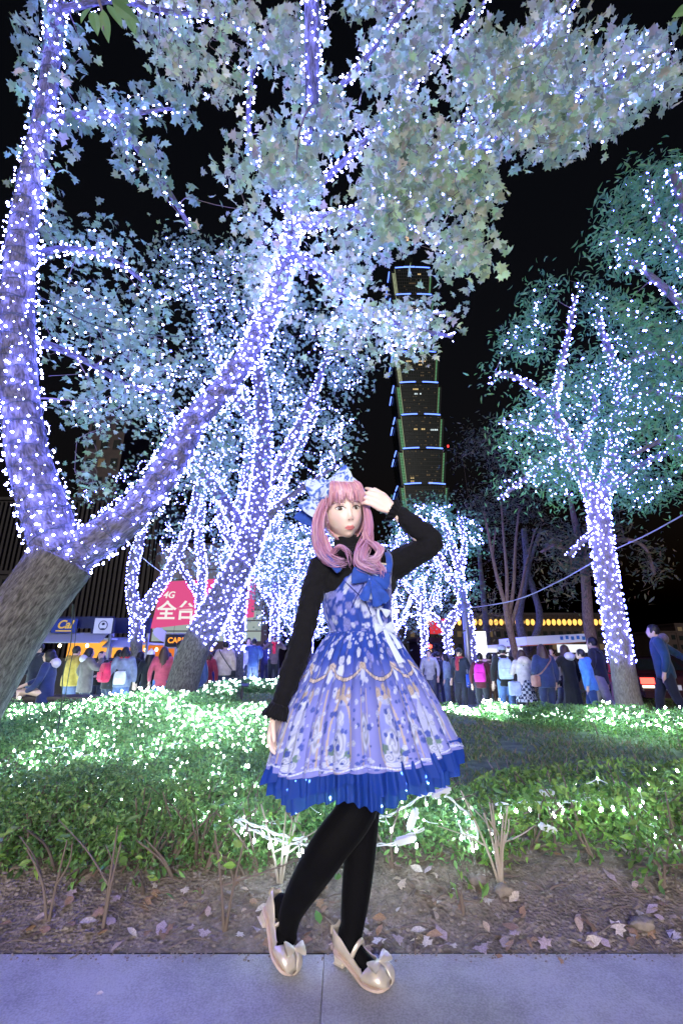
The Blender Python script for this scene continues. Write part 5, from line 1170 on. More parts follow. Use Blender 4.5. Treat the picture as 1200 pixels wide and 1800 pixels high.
# ------------------------------------------------------------------ the woman in the printed dress
def woman():
    rg = np.random.default_rng(77); YG = 1.88
    g = lambda px, py, dy=0.0: np.array(at(px, py, YG+dy))
    mpp = lambda p: depth(p)/FPX
    O = np.array((0.03, 1.9, 0.0)); root = empty('woman', O, 0, 'woman with long pink wig in a blue printed dress, one hand at her head', 'person'); inv = -O
    black = mat('black_knit', (.006, .006, .008), .9, bump=.25, bscale=160, sheen=.04, spec=.2); tights_m = mat('black_tights', (.003, .003, .004), .75, sheen=.02, spec=.08)
    skin, N, L, p = mat_new('skin'); a = N.new('ShaderNodeAttribute'); a.attribute_name = 'tint'; L.new(a.outputs['Color'], p.inputs['Base Color'])
    p.inputs['Roughness'].default_value = .48; p.inputs['Subsurface Weight'].default_value = .12; p.inputs['Subsurface Radius'].default_value = (.01, .004, .003); p.inputs['Subsurface Scale'].default_value = .6
    # ---- head frame: forward, her left, up
    yaw, pit, rol, S = R(15), R(8), R(8), 1.05
    Fv = np.array([math.sin(yaw)*math.cos(pit), -math.cos(yaw)*math.cos(pit), -math.sin(pit)])
    Lv = np.array([math.cos(yaw), math.sin(yaw), 0.]); Uv = np.cross(Fv, Lv)
    Lv, Uv = Lv*math.cos(rol)+Uv*math.sin(rol), Uv*math.cos(rol)-Lv*math.sin(rol)
    HC = g(603, 903, 0); B3 = np.stack([Fv, Lv, Uv])          # rows
    toW = lambda Q: HC + S*(np.asarray(Q, float) @ B3)
    def headpts(nu=120, nv=100):
        u = np.linspace(0, 2*np.pi, nu, endpoint=False); v = np.linspace(0, np.pi, nv+1)[1:-1]
        A, V = np.meshgrid(u, v)
        f = np.sin(V)*np.cos(A)*.095; l = np.sin(V)*np.sin(A)*.074; z = np.cos(V)*.118
        f = f.ravel(); l = l.ravel(); z = z.ravel()
        f = np.append(f, [0, 0]); l = np.append(l, [0, 0]); z = np.append(z, [.118, -.118])
        t = np.clip(-z/.118, 0, 1); l = l*(1-.33*t**2.0); z = np.where(z < 0, z*.94, z); fr = f > 0
        f = np.where(fr, f*(1-.10*t**2)+.016*t**1.5*np.sqrt(np.clip(1-t, 0, 1))*1.6, f*(1-.45*t))
        f = np.where(fr, f, f*1.05)
        w = np.clip(f/.05, 0, 1); al = np.abs(l)
        G = lambda x, c, s: np.exp(-((x-c)/s)**2)
        d = .014*G(l, 0, .0085)*G(z, -.028, .010)+.0085*G(l, 0, .0075)*G(z, -.008, .02)+.005*G(al, .009, .005)*G(z, -.033, .006)
        d += -.0095*G(al, .032, .017)*G(z, .012, .011)+.0035*G(al, .032, .02)*G(z, .03, .008)+.004*G(al, .04, .018)*G(z, -.025, .02)
        d += .006*G(l, 0, .016)*G(z, -.0615, .0045)+.0065*G(l, 0, .014)*G(z, -.0715, .005)-.003*G(l, 0, .02)*G(z, -.0665, .002)-.002*G(al, .022, .005)*G(z, -.066, .004)
        d += .006*G(l, 0, .018)*G(z, -.098, .014)-.003*G(l, 0, .02)*G(z, -.083, .006)
        return np.stack([f+d*w, l, z], -1), nu, nv-1
    HP, nu, m = headpts()
    F = [tuple(x) for x in grid_faces(m, nu, True)[:, ::-1]]; k = m*nu
    F += [(k, j, (j+1) % nu) for j in range(nu)]+[(k+1, (m-1)*nu+(j+1) % nu, (m-1)*nu+j) for j in range(nu)]
    bd = MB(); bd.add(toW(HP)+inv, F)
    for s in (-1, 1):
        V, Fe = ellipsoid((-.012, s*.071, .0), (.015, .007, .026), 12, 8); bd.add(toW(V)+inv, Fe)
    fpts = HP[HP[:, 0] > .02]
    def front(l, z):
        d = (fpts[:, 1]-l)**2+(fpts[:, 2]-z)**2; i = np.argsort(d)[:6]; ww = 1/(d[i]+1e-7); return float((fpts[i, 0]*ww).sum()/ww.sum())
    neck0 = toW((-.015, 0, -.085)); neck1 = g(622, 992, .03)
    bd.add(*[np.asarray(x)+inv if i == 0 else x for i, x in enumerate(capsule(np.array([neck0, (neck0+neck1)/2, neck1]), [.052, .048, .055], 16))])
    cap_ = lambda P, r, n=14: bd.add(*[np.asarray(x)+inv if i == 0 else x for i, x in enumerate(capsule(P, r, n))])
    sR, sL = g(563, 1000, -.04), g(684, 1000, .05)
    waist = g(634, 1105); hip = g(636, 1250)
    cap_(np.array([sR, (sR+sL)/2, sL]), [.045, .06, .045]); cap_(np.array([(sR+sL)/2, g(630, 1060), waist, hip]), [.075, .085, .085, .095])
    eR, wR = g(527, 1130, -.05), g(487, 1252, -.07); eL, wL = g(752, 962, -.04), g(686, 893, -.06)
    cap_(np.array([sR, eR, wR]), [.042, .034, .023]); cap_(np.array([sL, eL, wL]), [.042, .036, .022])
    kA = [g(634, 1400, -.02), g(578, 1490, -.05), g(542, 1546, 0), g(513, 1600, .03), g(505, 1645, .04)]; kB = [g(638, 1400, .03), g(631, 1510, .04), g(624, 1580, .035), g(617, 1645, .03)]
    for Pk, rr in ((kA, (34, 31, 27, 19, 14)), (kB, (30, 26, 23, 17, 14))):
        cap_(np.array([hip]+Pk), [.085]+[r*mpp(q)*.84 for r, q in zip(rr, Pk)])
    # hands: palm slab, four unequal bent fingers, thumb off the side
    def hand(w_, palm_dir, side, nrm, curl, sc=1.0, thumb_out=.8, straight=0):
        pd = palm_dir/np.linalg.norm(palm_dir); sd = side-pd*side.dot(pd); sd /= np.linalg.norm(sd); nn = np.cross(pd, sd); nn = nn if nn.dot(nrm) > 0 else -nn
        for f in range(4):
            q = (f-1.5)*.0185*sc; cap_(np.array([w_+sd*q*.6, w_+pd*.045*sc+sd*q, w_+pd*.082*sc+sd*q]), [.0125*sc, .0115*sc, .0098*sc], 10)
        for f, ln in enumerate((.066, .076, .070, .054)):
            q = (f-1.5)*.0195*sc; b0 = w_+pd*.082*sc+sd*q; d = pd.copy(); P = [b0]
            for sgm, c in zip((.46, .31, .23), (curl[0], curl[1], curl[2])):
                c = c*(1+.1*f); d = d*math.cos(c)+nn*math.sin(c); d /= np.linalg.norm(d); P.append(P[-1]+(d+sd*(f-1.5)*.05)*ln*sgm*sc)
            cap_(np.array(P), np.array([.0092, .0085, .0078, .0066])*sc, 10)
        t0 = w_+pd*.02*sc-sd*.022*sc; d1 = pd*.72-sd*.6*thumb_out+nn*.35; d1 /= np.linalg.norm(d1); d2 = pd*.9-sd*.15+nn*.4; d2 /= np.linalg.norm(d2)
        cap_(np.array([t0, t0+d1*.034*sc, t0+d1*.034*sc+d2*.028*sc, t0+d1*.034*sc+d2*.05*sc]), np.array([.014, .0108, .0095, .0078])*sc, 10)
    hl = wL-g(686, 893, -.06); 
    hand(wL+0, g(652, 873, -.09)-wL, g(640, 885, 0)-g(655, 860, 0), np.array((-.3, .2, .6)), (.5, .85, .75), 1.0)
    hand(wR+0, g(478, 1300, -.075)-wR, np.array((.35, .9, 0.1)), np.array((1., .1, 0)), (.35, .55, .45), .95)
    body = remesh('body', bd, .0036, skin, root, 2)
    me = body.data; n = len(me.vertices); co = np.zeros(n*3, np.float32); me.vertices.foreach_get('co', co); co = co.reshape(-1, 3)-inv
    H = ((co-HC)/S) @ B3.T
    base = np.array((.84, .64, .56)); c = np.tile(base, (n, 1)); f_, l_, z_ = H.T; onf = (f_ > .03) & (z_ > -.13) & (np.abs(l_) < .09)
    Gs = lambda x, cc, s: np.exp(-((x-cc)/s)**2)
    mixc = lambda c, col, w_: c*(1-w_[:, None])+np.array(col)*w_[:, None]
    c = mixc(c, (.86, .5, .46), onf*.35*Gs(np.abs(l_), .042, .02)*Gs(z_, -.02, .018))
    ha = np.clip(1-(np.abs(l_)/.021)**2, 0, 1); up_ = -.0665+.0085*ha*(1-.25*np.exp(-(l_/.004)**2)); lo_ = -.0665-.0105*ha**.8
    lips = onf & (np.abs(l_) < .021) & (z_ < up_) & (z_ > lo_); c = mixc(c, (.72, .18, .2), lips*.9)
    c = mixc(c, (.35, .08, .09), (lips & (np.abs(z_+.0665) < .0011))*.6)
    c = mixc(c, (.6, .36, .36), onf*.5*Gs(np.abs(l_), .033, .017)*Gs(z_, .019, .007))
    hb = H @ np.array((0., 0, 1)); ca = me.color_attributes.new('tint', 'FLOAT_COLOR', 'POINT'); c4 = np.ones((n, 4), np.float32); c4[:, :3] = c; ca.data.foreach_set('color', c4.ravel())
    # eyes, lashes, brows
    tm = tint_mat('eye_paint', .25, spec=.6); lash = mat('lash', (.02, .012, .012), .6); brow = mat('brow', (.28, .14, .13), .8)
    for s in (-1, 1):
        cl, cz, hw, hh = s*.0325, .0095, .0185, .0092
        U = np.linspace(-1, 1, 41); Wv = np.linspace(-1, 1, 21); V = []; C = []
        for b in Wv:
            for a in U:
                top = hh*(1-abs(a)**2.2); bot = -hh*.72*(1-abs(a)**2.6); z = cz+(top if b > 0 else -bot)*b+.0016*a*s; l = cl+hw*a; 
                bul = .0032*(1-a*a)*(1-.5*b*b); V.append((front(l, z)+.0012+bul, l, z))
                r = math.hypot(l-cl+.001, (z-cz-.0004)); col = (.74, .7, .7)
                if r < .0078: col = (.09, .05, .035) if r < .0066 else (.03, .018, .014)
                if r < .003: col = (.004, .004, .004)
                if math.hypot(l-cl+.0028, z-cz-.0032) < .0014: col = (1, 1, 1)  # catchlight painted into the eye colour
                if b > .86: col = (.06, .03, .03)
                C.append(col)
        q = MB(); q.add(toW(V)+inv, grid_faces(21, 41), col=np.array(C)); q.build('eye', tm, root)
        P = [(front(cl+hw*a*1.08, cz+hh*(1-abs(a)**2.2))+.004, cl+hw*a*1.08, cz+hh*(1-abs(a)**2.2)+.0016*a*s+.0006+(.002 if a*s > .8 else 0)) for a in np.linspace(-1, 1, 15)]
        q = MB(); q.tube(toW(P)+inv, np.interp(np.arange(15), [0, 5, 10, 14], [.0007, .0019, .0019, .0008] if s > 0 else [.0008, .0019, .0019, .0007])*S, 6); q.build('eyelash', lash, root)
        P = [(front(cl+hw*a*.95, cz-hh*.7*(1-abs(a)**2.6))+.0022, cl+hw*a*.95, cz-hh*.7*(1-abs(a)**2.6)+.0016*a*s) for a in np.linspace(-1, 1, 11)]
        q = MB(); q.tube(toW(P)+inv, .0006, 5); q.build('eyelash', lash, root)
        P = [(front(cl+.021*a, .0335)+.0018, cl+s*.002+.021*a, .031+.004*(1-(a*s+-.2)**2)) for a in np.linspace(-1, 1, 11)]
        q = MB(); q.tube(toW(P)+inv, .0022*S, 6, flat=.5); q.build('eyebrow', brow, root)
    for s in (-1, 1):
        V, Fe = ellipsoid((front(s*.0075, -.036)+.0006, s*.0075, -.0375), (.0012, .0032, .0018), 8, 6); q = MB(); q.add(toW(V)+inv, Fe); q.build('nostril', mat('nostril', (.3, .13, .11), .8) if s < 0 else bpy.data.materials['nostril'], root)
    # ---- wig
    hm = tint_mat('wig', .32, spec=.55)
    pal = np.array([(.5, .22, .28), (.56, .28, .33), (.42, .18, .26), (.6, .36, .4), (.47, .25, .38)])
    tc_ = lambda: pal[rg.integers(0, 5)]*rg.uniform(.85, 1.12)
    V, Fe = ellipsoid((-.004, 0, .012), (.110, .0915, .126), 60, 44); V = np.asarray(V)
    V[:, 2] = np.where(V[:, 2] < -.02, -.02+(V[:, 2]+.02)*1.1, V[:, 2])
    keep = ~((V[:, 0] > .03) & (V[:, 2] < .072) & (np.abs(V[:, 1]) < .082)); Fe = [f for f in Fe if all(keep[i] for i in f)]
    q = MB(); cc = pal[1]*(.9+.25*np.sin(np.arctan2(V[:, 1], V[:, 0])*37)[:, None]*.5)
    gro = .0016*np.sin(np.arctan2(V[:, 1], V[:, 2])*60); V = V*(1+gro[:, None]*6); q.add(toW(V)+inv, Fe, col=cc); hair = q.build('hair', hm, root)
    so_ = hair.modifiers.new('s', 'SOLIDIFY'); so_.thickness = .006
    bang = MB()
    for i in range(150):
        x = rg.uniform(-1, 1); l1 = .078*x; z1 = rg.uniform(.024, .05)+.008*math.cos(x*9+1)-.018*abs(x)**3; fr = front(np.clip(l1, -.06, .06), max(z1, .03)) if abs(l1) < .06 else .052
        P = np.array([(.035+rg.uniform(-.02, .01), .03*x-.012, .136), (.085+rg.uniform(-.004, .004), .058*x-.006, .112), (.104-.02*x*x, .07*x, .078), (max(fr, .055-.01*x*x)+.012+rg.uniform(0, .005), l1+rg.uniform(-.004, .004), z1)])
        Q = spline(P, 6); k = np.linspace(0, 1, len(Q)); bang.tube(toW(Q)+inv, np.interp(k, [0, .2, .8, 1], [.002, .0034, .0028, .0005]), 6, flat=.6, col=tc_())
    bang.build('fringe', hm, root)
    cr = MB()
    for i in range(260):
        a = rg.uniform(R(60), R(300)); t = np.linspace(0, 1, 12); ph = t*R(rg.uniform(95, 125)); 
        Pq = np.stack([.004+.113*np.sin(ph)*np.cos(a)-.004, .0935*np.sin(ph)*np.sin(a), .012+.128*np.cos(ph)], -1)
        Pq = Pq*(1+rg.uniform(0, .02)); cr.tube(toW(Pq)+inv, np.interp(t, [0, .15, .9, 1], [.0012, .0034, .003, .001]), 5, flat=.5, col=tc_())
    cr.build('crown_strands', hm, root)
    def lock(path, w0, nstr, name, tail=.0, hel=.0):
        nstr = int(nstr*2.2)
        P = np.array([g(a, b, c) for a, b, c in path]); Q = spline(P, 9); T, Nn, Bb = frames(Q); t = np.linspace(0, 1, len(Q)); mb = MB()
        for i in range(nstr):
            r = math.sqrt(rg.uniform(0, 1)); a0 = rg.uniform(0, 6.28); end = rg.uniform(.72, 1.0); kk = max(int(len(Q)*end), 6)
            wv = np.interp(t, [0, .15, .55, .85, 1], w0)[:, None]; a = a0+hel*t+.25*np.sin(t*7+i)
            p1, p2, p3 = rg.uniform(0, 6.28, 3); wan = (.002+.006*t)*rg.uniform(.3, 1.5)
            C = Q+1.15*wv*r*(np.cos(a)[:, None]*Nn+np.sin(a)[:, None]*Bb*.8)+np.stack([wan*np.sin(t*9+p1), wan*np.sin(t*8+p2)*.6, wan*np.sin(t*7+p3)], -1)
            C = C[:kk]; tt = np.linspace(0, 1, kk); col = tc_(); col2 = col*np.array((.85, .9, 1.25)); cv = np.repeat(col[None]*(1-tt[:, None])+col2[None]*tt[:, None], 6, 0); cv = np.vstack([cv, cv[:1], cv[-1:]])
            mb.tube(C+inv, np.interp(tt, [0, .1, .8, 1], [.0016, .0024, .002, .0004]), 6, flat=.6, col=cv)
        return mb.build(name, hm, root)
    lock([(578, 872, -.04), (566, 892, -.07), (559, 924, -.09), (563, 955, -.1), (573, 976, -.12), (592, 988, -.14), (612, 986, -.15)], (.014, .022, .028, .02, .012), 46, 'side_lock', hel=1.5)
    lock([(571, 940, -.1), (582, 972, -.13), (590, 964, -.15), (600, 961, -.155), (609, 968, -.155), (614, 979, -.15), (616, 1000, -.145)], (.004, .007, .007, .006, .004), 9, 'curl', hel=2)
    lock([(636, 872, -.02), (644, 898, -.04), (648, 924, -.06), (646, 948, -.09), (636, 968, -.13), (634, 988, -.14), (652, 998, -.15), (672, 1004, -.15)], (.008, .012, .022, .016, .009), 42, 'side_lock', hel=1.5)
    lock([(640, 935, -.09), (646, 950, -.11), (658, 956, -.13), (667, 966, -.14), (662, 981, -.14), (648, 984, -.14), (640, 978, -.14)], (.006, .012, .011, .009, .005), 17, 'curl', hel=2)
    lock([(655, 960, -.1), (666, 974, -.12), (664, 992, -.13), (672, 1002, -.14), (676, 1014, -.14)], (.004, .008, .007, .005, .003), 10, 'curl', hel=2)
    # ---- fabric bows
    M['print'] = None
    def print_mat(name, dark, pale, sc):
        m_, N, L, p = mat_new(name); tc = N.new('ShaderNodeTexCoord'); nn = N.new('ShaderNodeTexNoise'); nn.inputs['Scale'].default_value = sc; nn.inputs['Detail'].default_value = 3; nn.inputs['Distortion'].default_value = 1.5
        r = N.new('ShaderNodeValToRGB'); e = r.color_ramp.elements; e[0].position = .42; e[0].color = (*dark, 1); e[1].position = .5; e[1].color = (*pale, 1)
        L.new(tc.outputs['Object'], nn.inputs['Vector']); L.new(nn.outputs['Fac'], r.inputs[0]); L.new(r.outputs[0], p.inputs['Base Color']); p.inputs['Roughness'].default_value = .8; return m_
    pm = print_mat('blue_white_print', (.05, .12, .5), (.5, .6, .8), 34); blue = mat('royal_blue_cloth', (.012, .06, .36), .75, noise=.2, nscale=30, sheen=.3); white = mat('white_ribbon', (.52, .6, .82), .6, sheen=.2)
    def bow(name, cpx, w_, h, ang, m_, dy=-.1, tails=(), droop=0, parent=root, C=None, vb=None, asym=1, yawb=0, tint=None):
        C = g(cpx[0], cpx[1], dy) if C is None else C
        if vb is None:
            Rx = np.array((math.cos(ang)*math.cos(yawb), math.sin(yawb)*math.cos(ang), math.sin(ang))); Rz = np.array((-math.sin(ang), 0, math.cos(ang))); Ry = np.cross(Rx, Rz)*-1
            Ry = -np.cross(Rz, Rx)*1.0
            if Ry[1] > 0: Ry = -Ry
        else: Rx, Ry, Rz = vb
        q = MB()
        for sd in (-1, 1):
            s = np.linspace(0, 1, 14); t = np.linspace(-1, 1, 13); w1 = w_*(asym if sd > 0 else 1); G = []
            for f in (1, -1):
                V = []
                for a in s:
                    for b in t:
                        hh = h*(.16+.84*a**.75)*(1-.12*a**6); pl = .012*w_*math.sin(b*9)*a*4*.25
                        V.append(C+sd*Rx*w1*(a*(1-.06*b*b))+Rz*(hh*b-droop*a*a*w_)+Ry*(f*(.30*h*math.sin(math.pi*min(a, .97))**.7*(1-b*b)+.002)+pl+.15*h*a))
                q.add(np.array(V)+inv, grid_faces(14, 13)[:, ::(1 if sd*f > 0 else -1)])
        V, Fe = ellipsoid((0, 0, 0), (1, 1, 1), 14, 10); V = np.asarray(V); V = C+np.outer(V[:, 0]*.13*w_+0, Rx)+np.outer(V[:, 1]*.3*h, Ry)+np.outer(V[:, 2]*.26*h, Rz)+Ry*.1*h; q.add(V+inv, Fe)
        for (dx, dz, tw) in tails:
            E = C+Rx*dx+Rz*dz+Ry*.02; t = np.linspace(0, 1, 9); d = (E-C)/np.linalg.norm(E-C); sd_ = np.cross(d, Ry); V = []
            for a in t:
                for b in (-1, -.3, .3, 1): V.append(C+(E-C)*a+sd_*tw*(.35+.65*a)*b+Ry*(.006+.006*math.sin(b*3+a*5)+.02*math.sin(a*3))+(d*tw*.5*(1-abs(b)) if a == 1 else 0))
            q.add(np.array(V)+inv, grid_faces(9, 4))
        o = q.build(name, m_, parent); return o
    bow('head_bow', (579, 850), .1, .055, R(22), pm, -.085)
    bow('head_bow', (560, 876), .085, .055, R(52), pm, -.07)
    bow('head_bow', (552, 886), .1, .055, R(64), blue, -.02)
    t = np.linspace(R(-100), R(100), 30); Pq = np.stack([.03+0*t, .1*np.sin(t), .015+.137*np.cos(t)], -1); q = MB(); q.tube(toW(Pq)+inv, .011, 8, flat=.35); q.build('headband', pm, root)
    # ---- blouse
    b = MB(); ad = lambda P, r, n=16: b.add(*[np.asarray(x)+inv if i == 0 else x for i, x in enumerate(capsule(np.asarray(P), r, n))])
    px_r = lambda P, rr: [r*mpp(q_) for r, q_ in zip(rr, P)]
    P = [g(566, 998, -.045), g(553, 1030, -.06), g(540, 1080, -.065), g(527, 1135, -.07), g(508, 1195, -.08), g(492, 1240, -.085)]; Q = spline(np.array(P), 4); ad(Q, np.interp(np.linspace(0, 1, len(Q)), [0, .2, .4, .6, .8, 1], px_r(P, (24, 21, 20, 20, 20, 15))))
    P = [g(684, 1000, .04), g(715, 980, -.0), g(752, 962, -.05), g(755, 948, -.06), g(724, 922, -.065), g(702, 902, -.06)]; Q = spline(np.array(P), 4); ad(Q, np.interp(np.linspace(0, 1, len(Q)), [0, .2, .42, .55, .8, 1], px_r(P, (25, 24, 20, 20, 18, 13))))
    ad([g(566, 1000, -.04), g(600, 985, -.01), g(628, 980, .0), g(660, 985, .02), g(684, 1000, .04)], [.058, .062, .06, .062, .058])
    ad([g(622, 1000, 0), g(630, 1060, 0), g(634, 1110, 0)], [.098, .1, .088]); ad([g(600, 1025, -.01), g(660, 1025, .03)], [.085, .085])
    ad([neck1*1.0, neck0*.45+neck1*.55, neck0*.72+neck1*.28], [.064, .06, .058])
    blouse = remesh('blouse', b, .0065, black, root, 4)
    dm = bpy.data.textures.new('folds', 'CLOUDS'); dm.noise_scale = .035; dpm = blouse.modifiers.new('folds', 'DISPLACE'); dpm.texture = dm; dpm.strength = .018; dpm.texture_coords = 'LOCAL'
    def cuff(C, d, r0, r1, ln, name='cuff_frill'):
        d = d/np.linalg.norm(d); T, Nn, Bb = frames(np.array([C, C+d])); n = 72; a = np.linspace(0, 2*np.pi, n, endpoint=False); rows = []
        for t in np.linspace(0, 1, 6):
            r = r0+(r1-r0)*t**.8+.006*t*np.sin(a*13); rows.append(C+d*ln*(t+.06*t*np.sin(a*26))[:, None]+r[:, None]*(np.cos(a)[:, None]*Nn[0]+np.sin(a)[:, None]*Bb[0]))
        q = MB(); q.add(np.concatenate(rows)+inv, grid_faces(6, n, True)); o = q.build(name, black, root); s = o.modifiers.new('s', 'SOLIDIFY'); s.thickness = .002
    cuff(g(492, 1236, -.085), g(483, 1268, -.085)-g(492, 1236, -.085), .03, .05, .05); cuff(g(700, 902, -.06), g(683, 893, -.06)-g(700, 902, -.06), .026, .052, .035)
    # collar points
    q = MB()
    for s in (-1, 1):
        A = toW((.03, s*.02, -.15)); q.add(np.array([A, A+Lv*s*.05+Uv*.02-Fv*.02, A+Lv*s*.045-Uv*.03+Fv*.01, A-Uv*.035+Lv*s*.008+Fv*.015])+inv, [(0, 1, 2, 3)])
    o = q.build('collar', black, root, smooth=False); s_ = o.modifiers.new('s', 'SOLIDIFY'); s_.thickness = .004
    # ---- dress: bodice and skirt as rings measured at the middle of the body
    BL = np.array((.01, .045, .33)); LAV = np.array((.19, .21, .57)); PALE = np.array((.47, .52, .78)); GOLD = np.array((.44, .37, .34)); GRN = np.array((.1, .17, .17)); DK = np.array((.02, .04, .2))
    def paint(s, v, L_, vmax, seed, skirt=True):
        """flat textile print: s metres round, v metres down; roses above, swags, framed bouquets, plain border"""
        r_ = np.random.default_rng(seed); n = len(s); c = np.tile(BL, (n, 1)); c = c*(1+.35*(fbm(s*40, v*40, 3, seed)-.45)[:, None]*2)
        if skirt:
            t = np.clip((v-.13)/.14, 0, 1)[:, None]; c = c*(1-t)+LAV*t*(.92+.2*fbm(s*25, v*25, 3, 5)[:, None])
        def blob(cx, cy, rx, ry, col, ringn=0, soft=.25, amp=.35):
            d = np.abs((s-cx+L_/2) % L_-L_/2); m_ = (d < rx*1.4) & (np.abs(v-cy) < ry*1.4)
            if not m_.any(): return
            dx = ((s[m_]-cx+L_/2) % L_-L_/2)/rx; dy = (v[m_]-cy)/ry; rr = np.sqrt(dx*dx+dy*dy); an = np.arctan2(dy, dx); ed = 1+.09*np.sin(an*5+cx*90)+.05*np.sin(an*3+cx*40)
            w1 = np.clip((ed-rr)/soft, 0, 1)
            k = 1-amp*.5*(1+np.sin(rr*ringn*6.28+an*1.5)) if ringn else np.ones_like(rr)
            c[m_] = c[m_]*(1-w1[:, None])+(np.array(col)*k[:, None]*w1[:, None])
        if skirt:
            for i in range(430): blob(r_.uniform(0, L_), r_.uniform(-.02, .2), *(r_.uniform(.004, .018)*np.array((1, 1.15))), (PALE if r_.random() < .65 else LAV*1.05)*r_.uniform(.8, 1.1), r_.choice([0, 1.3, 2]))
            K = 11; w_ = L_/K
            for i in range(K):
                x0 = (i+.5)*w_
                d = np.abs((s-x0+L_/2) % L_-L_/2); a = d/(w_/2)
                sw = np.abs(v-(.165+.035*(1-a**2)*1))                       # gold swags with bows at the joints
                m_ = (sw < .004) & (a <= 1); c[m_] = GOLD*(1+.25*np.sin(s[m_]*400)[:, None]); m_ = (sw > .004) & (sw < .006) & (a <= 1); c[m_] = DK
                blob(x0+w_/2, .165, .02, .014, GOLD*1.15, 1.5); blob(x0+w_/2, .19, .012, .02, PALE)
                for tt in (-.5, 0, .5): blob(x0+tt*.05, .235-.01*(tt == 0), .011, .02, GOLD*.95, 2)
                blob(x0, .25, .034, .012, (PALE*1.1))                       # banner
                fr = np.abs(np.sqrt(np.clip((d/.042)**2+((v-.345)/.105)**2, 0, 9))-1); m_ = (fr < .07) & (i % 2 == 0); c[m_] = GOLD*.95
                m_ = (np.sqrt((d/.042)**2+((v-.345)/.105)**2) < .93); c[m_] = c[m_]*.35+(np.array((.2, .24, .6)) if i % 2 == 0 else PALE*.9)*.65
                blob(x0, .29, .017, .02, PALE*1.1, 1.2, amp=.3); blob(x0, .35, .03, .045, PALE*1.05, 2.2, amp=.45); blob(x0-.02, .385, .02, .026, PALE, 2.5, amp=.5); blob(x0+.02, .395, .02, .024, (.5, .56, .85), 2.5, amp=.5)
                blob(x0-.028, .36, .011, .014, GRN, 0); blob(x0+.03, .372, .012, .013, GRN*1.2, 0)
                blob(x0, .415, .04, .016, PALE*1.12, 3, amp=.3); blob(x0+w_/2, .32, .014, .05, PALE*.9, 2, amp=.5); blob(x0+w_/2, .40, .018, .03, LAV*1.25, 2, amp=.4)
                m_ = np.abs(d-w_/2+.01) < .0022; m_ &= (v > .22) & (v < .42); c[m_] = GOLD*.9
                pearl = (np.abs(v-(.43+.015*np.cos(a*np.pi))) < .006); c[pearl] = c[pearl]*.4+PALE*.65*(1+.2*np.sin(s[pearl]*700)[:, None])
            for i in range(950): blob(r_.uniform(0, L_), r_.uniform(.2, .44), *([r_.uniform(.003, .010)]*2), (PALE if r_.random() < .5 else (.06, .1, .46))*np.array(r_.uniform(.8, 1.15)), 1.5)
        else:
            for i in range(400): blob(r_.uniform(0, L_), r_.uniform(-.01, vmax), *(r_.uniform(.004, .019)*np.array((1, 1.15))), (PALE if r_.random() < .45 else LAV*1.1)*r_.uniform(.8, 1.1), r_.choice([0, 1.3, 2]))
        return np.clip(c, .004, .9)
    dress_m = tint_mat('printed_cotton', .75, sheen=.15, bump=.15, bscale=500)
    def rings(rows, n, ratio, Yo, tilt=0):
        rows = np.array(rows, float); C = []; A = []
        for (py, xl, xr) in rows:
            yo = Yo(py) if callable(Yo) else Yo; a = g(xl, py, yo); b_ = g(xr, py, yo); C.append((a+b_)/2); A.append(np.linalg.norm(b_-a)/2)
        return np.array(C), np.array(A)
    # bodice
    rows = [(998, 596, 688), (1006, 589, 689), (1030, 574, 688), (1055, 567, 688), (1080, 569, 688), (1100, 576, 690), (1114, 579, 693)]
    C, A = rings(rows, 0, 0, 0); CA = spline(np.hstack([C, A[:, None]]), 8); n = 200; th = np.linspace(0, 2*np.pi, n, endpoint=False); mrow = len(CA)
    yawt = R(20); V = []; s_ = []; v_ = []
    for i, (x, y, z, a) in enumerate(CA):
        t = i/(mrow-1); bb = a*(.80-.1*t); fr = np.clip(np.cos(th), 0, 1); bust = 1+.07*np.exp(-((t-.35)/.22)**2)*fr
        V.append(np.stack([x+a*np.sin(th), y-bb*np.cos(th)*bust, z+0*th-.05*(1-t)**3*np.clip(-np.cos(th), 0, 1)], -1)); s_.append(th*.14); v_.append(0*th+(CA[0, 2]-z))
    V = np.concatenate(V); s_ = np.concatenate(s_); v_ = np.concatenate(v_); q = MB(); q.add(V+inv, grid_faces(mrow, n, True)[:, ::-1], col=paint(s_, v_, 2*np.pi*.14, .26, 5, False)); bod = q.build('bodice', dress_m, root)
    sm = bod.modifiers.new('s', 'SOLIDIFY'); sm.thickness = .003
    top = V[:n]; fr = np.cos(th) > .1; Pt = np.concatenate([top[n*3//4:], top[:n//4]])
    q = MB()
    for i in range(0, len(Pt)-1, 2): Vb, Fb = ellipsoid(Pt[i]+inv+np.array((0, -.003, .003)), (.0035, .0035, .004), 6, 4); q.add(Vb, Fb)
    q.build('beaded_trim', mat('cream_trim', (.7, .6, .5), .6), root)['kind'] = 'stuff'
    def on_bod(px, py, off=.006):
        """point on the bodice or skirt front seen at this pixel"""
        a, b_ = slope(px, py); lo = 1.3; d = np.stack
        best = None
        for Yy in np.linspace(1.55, 1.95, 300):
            pt = np.array((a*Yy, Yy, CAM_Z+b_*Yy)); z = pt[2]
            if z > CA[-1, 2]: i = np.argmin(np.abs(CA[:, 2]-z)); x, y, _, r = CA[i]; t = i/(mrow-1); e = ((pt[0]-x)/r)**2+((pt[1]-y)/(r*(.84-.1*t)))**2
            else: i = np.argmin(np.abs(SK[:, 2]-z)); x, y, _, r = SK[i]; e = ((pt[0]-x)/r)**2+((pt[1]-y)/(r*.8))**2
            if e < 1: best = pt; break
        return (best if best is not None else g(px, py, -.1))-np.array((0, off, 0))
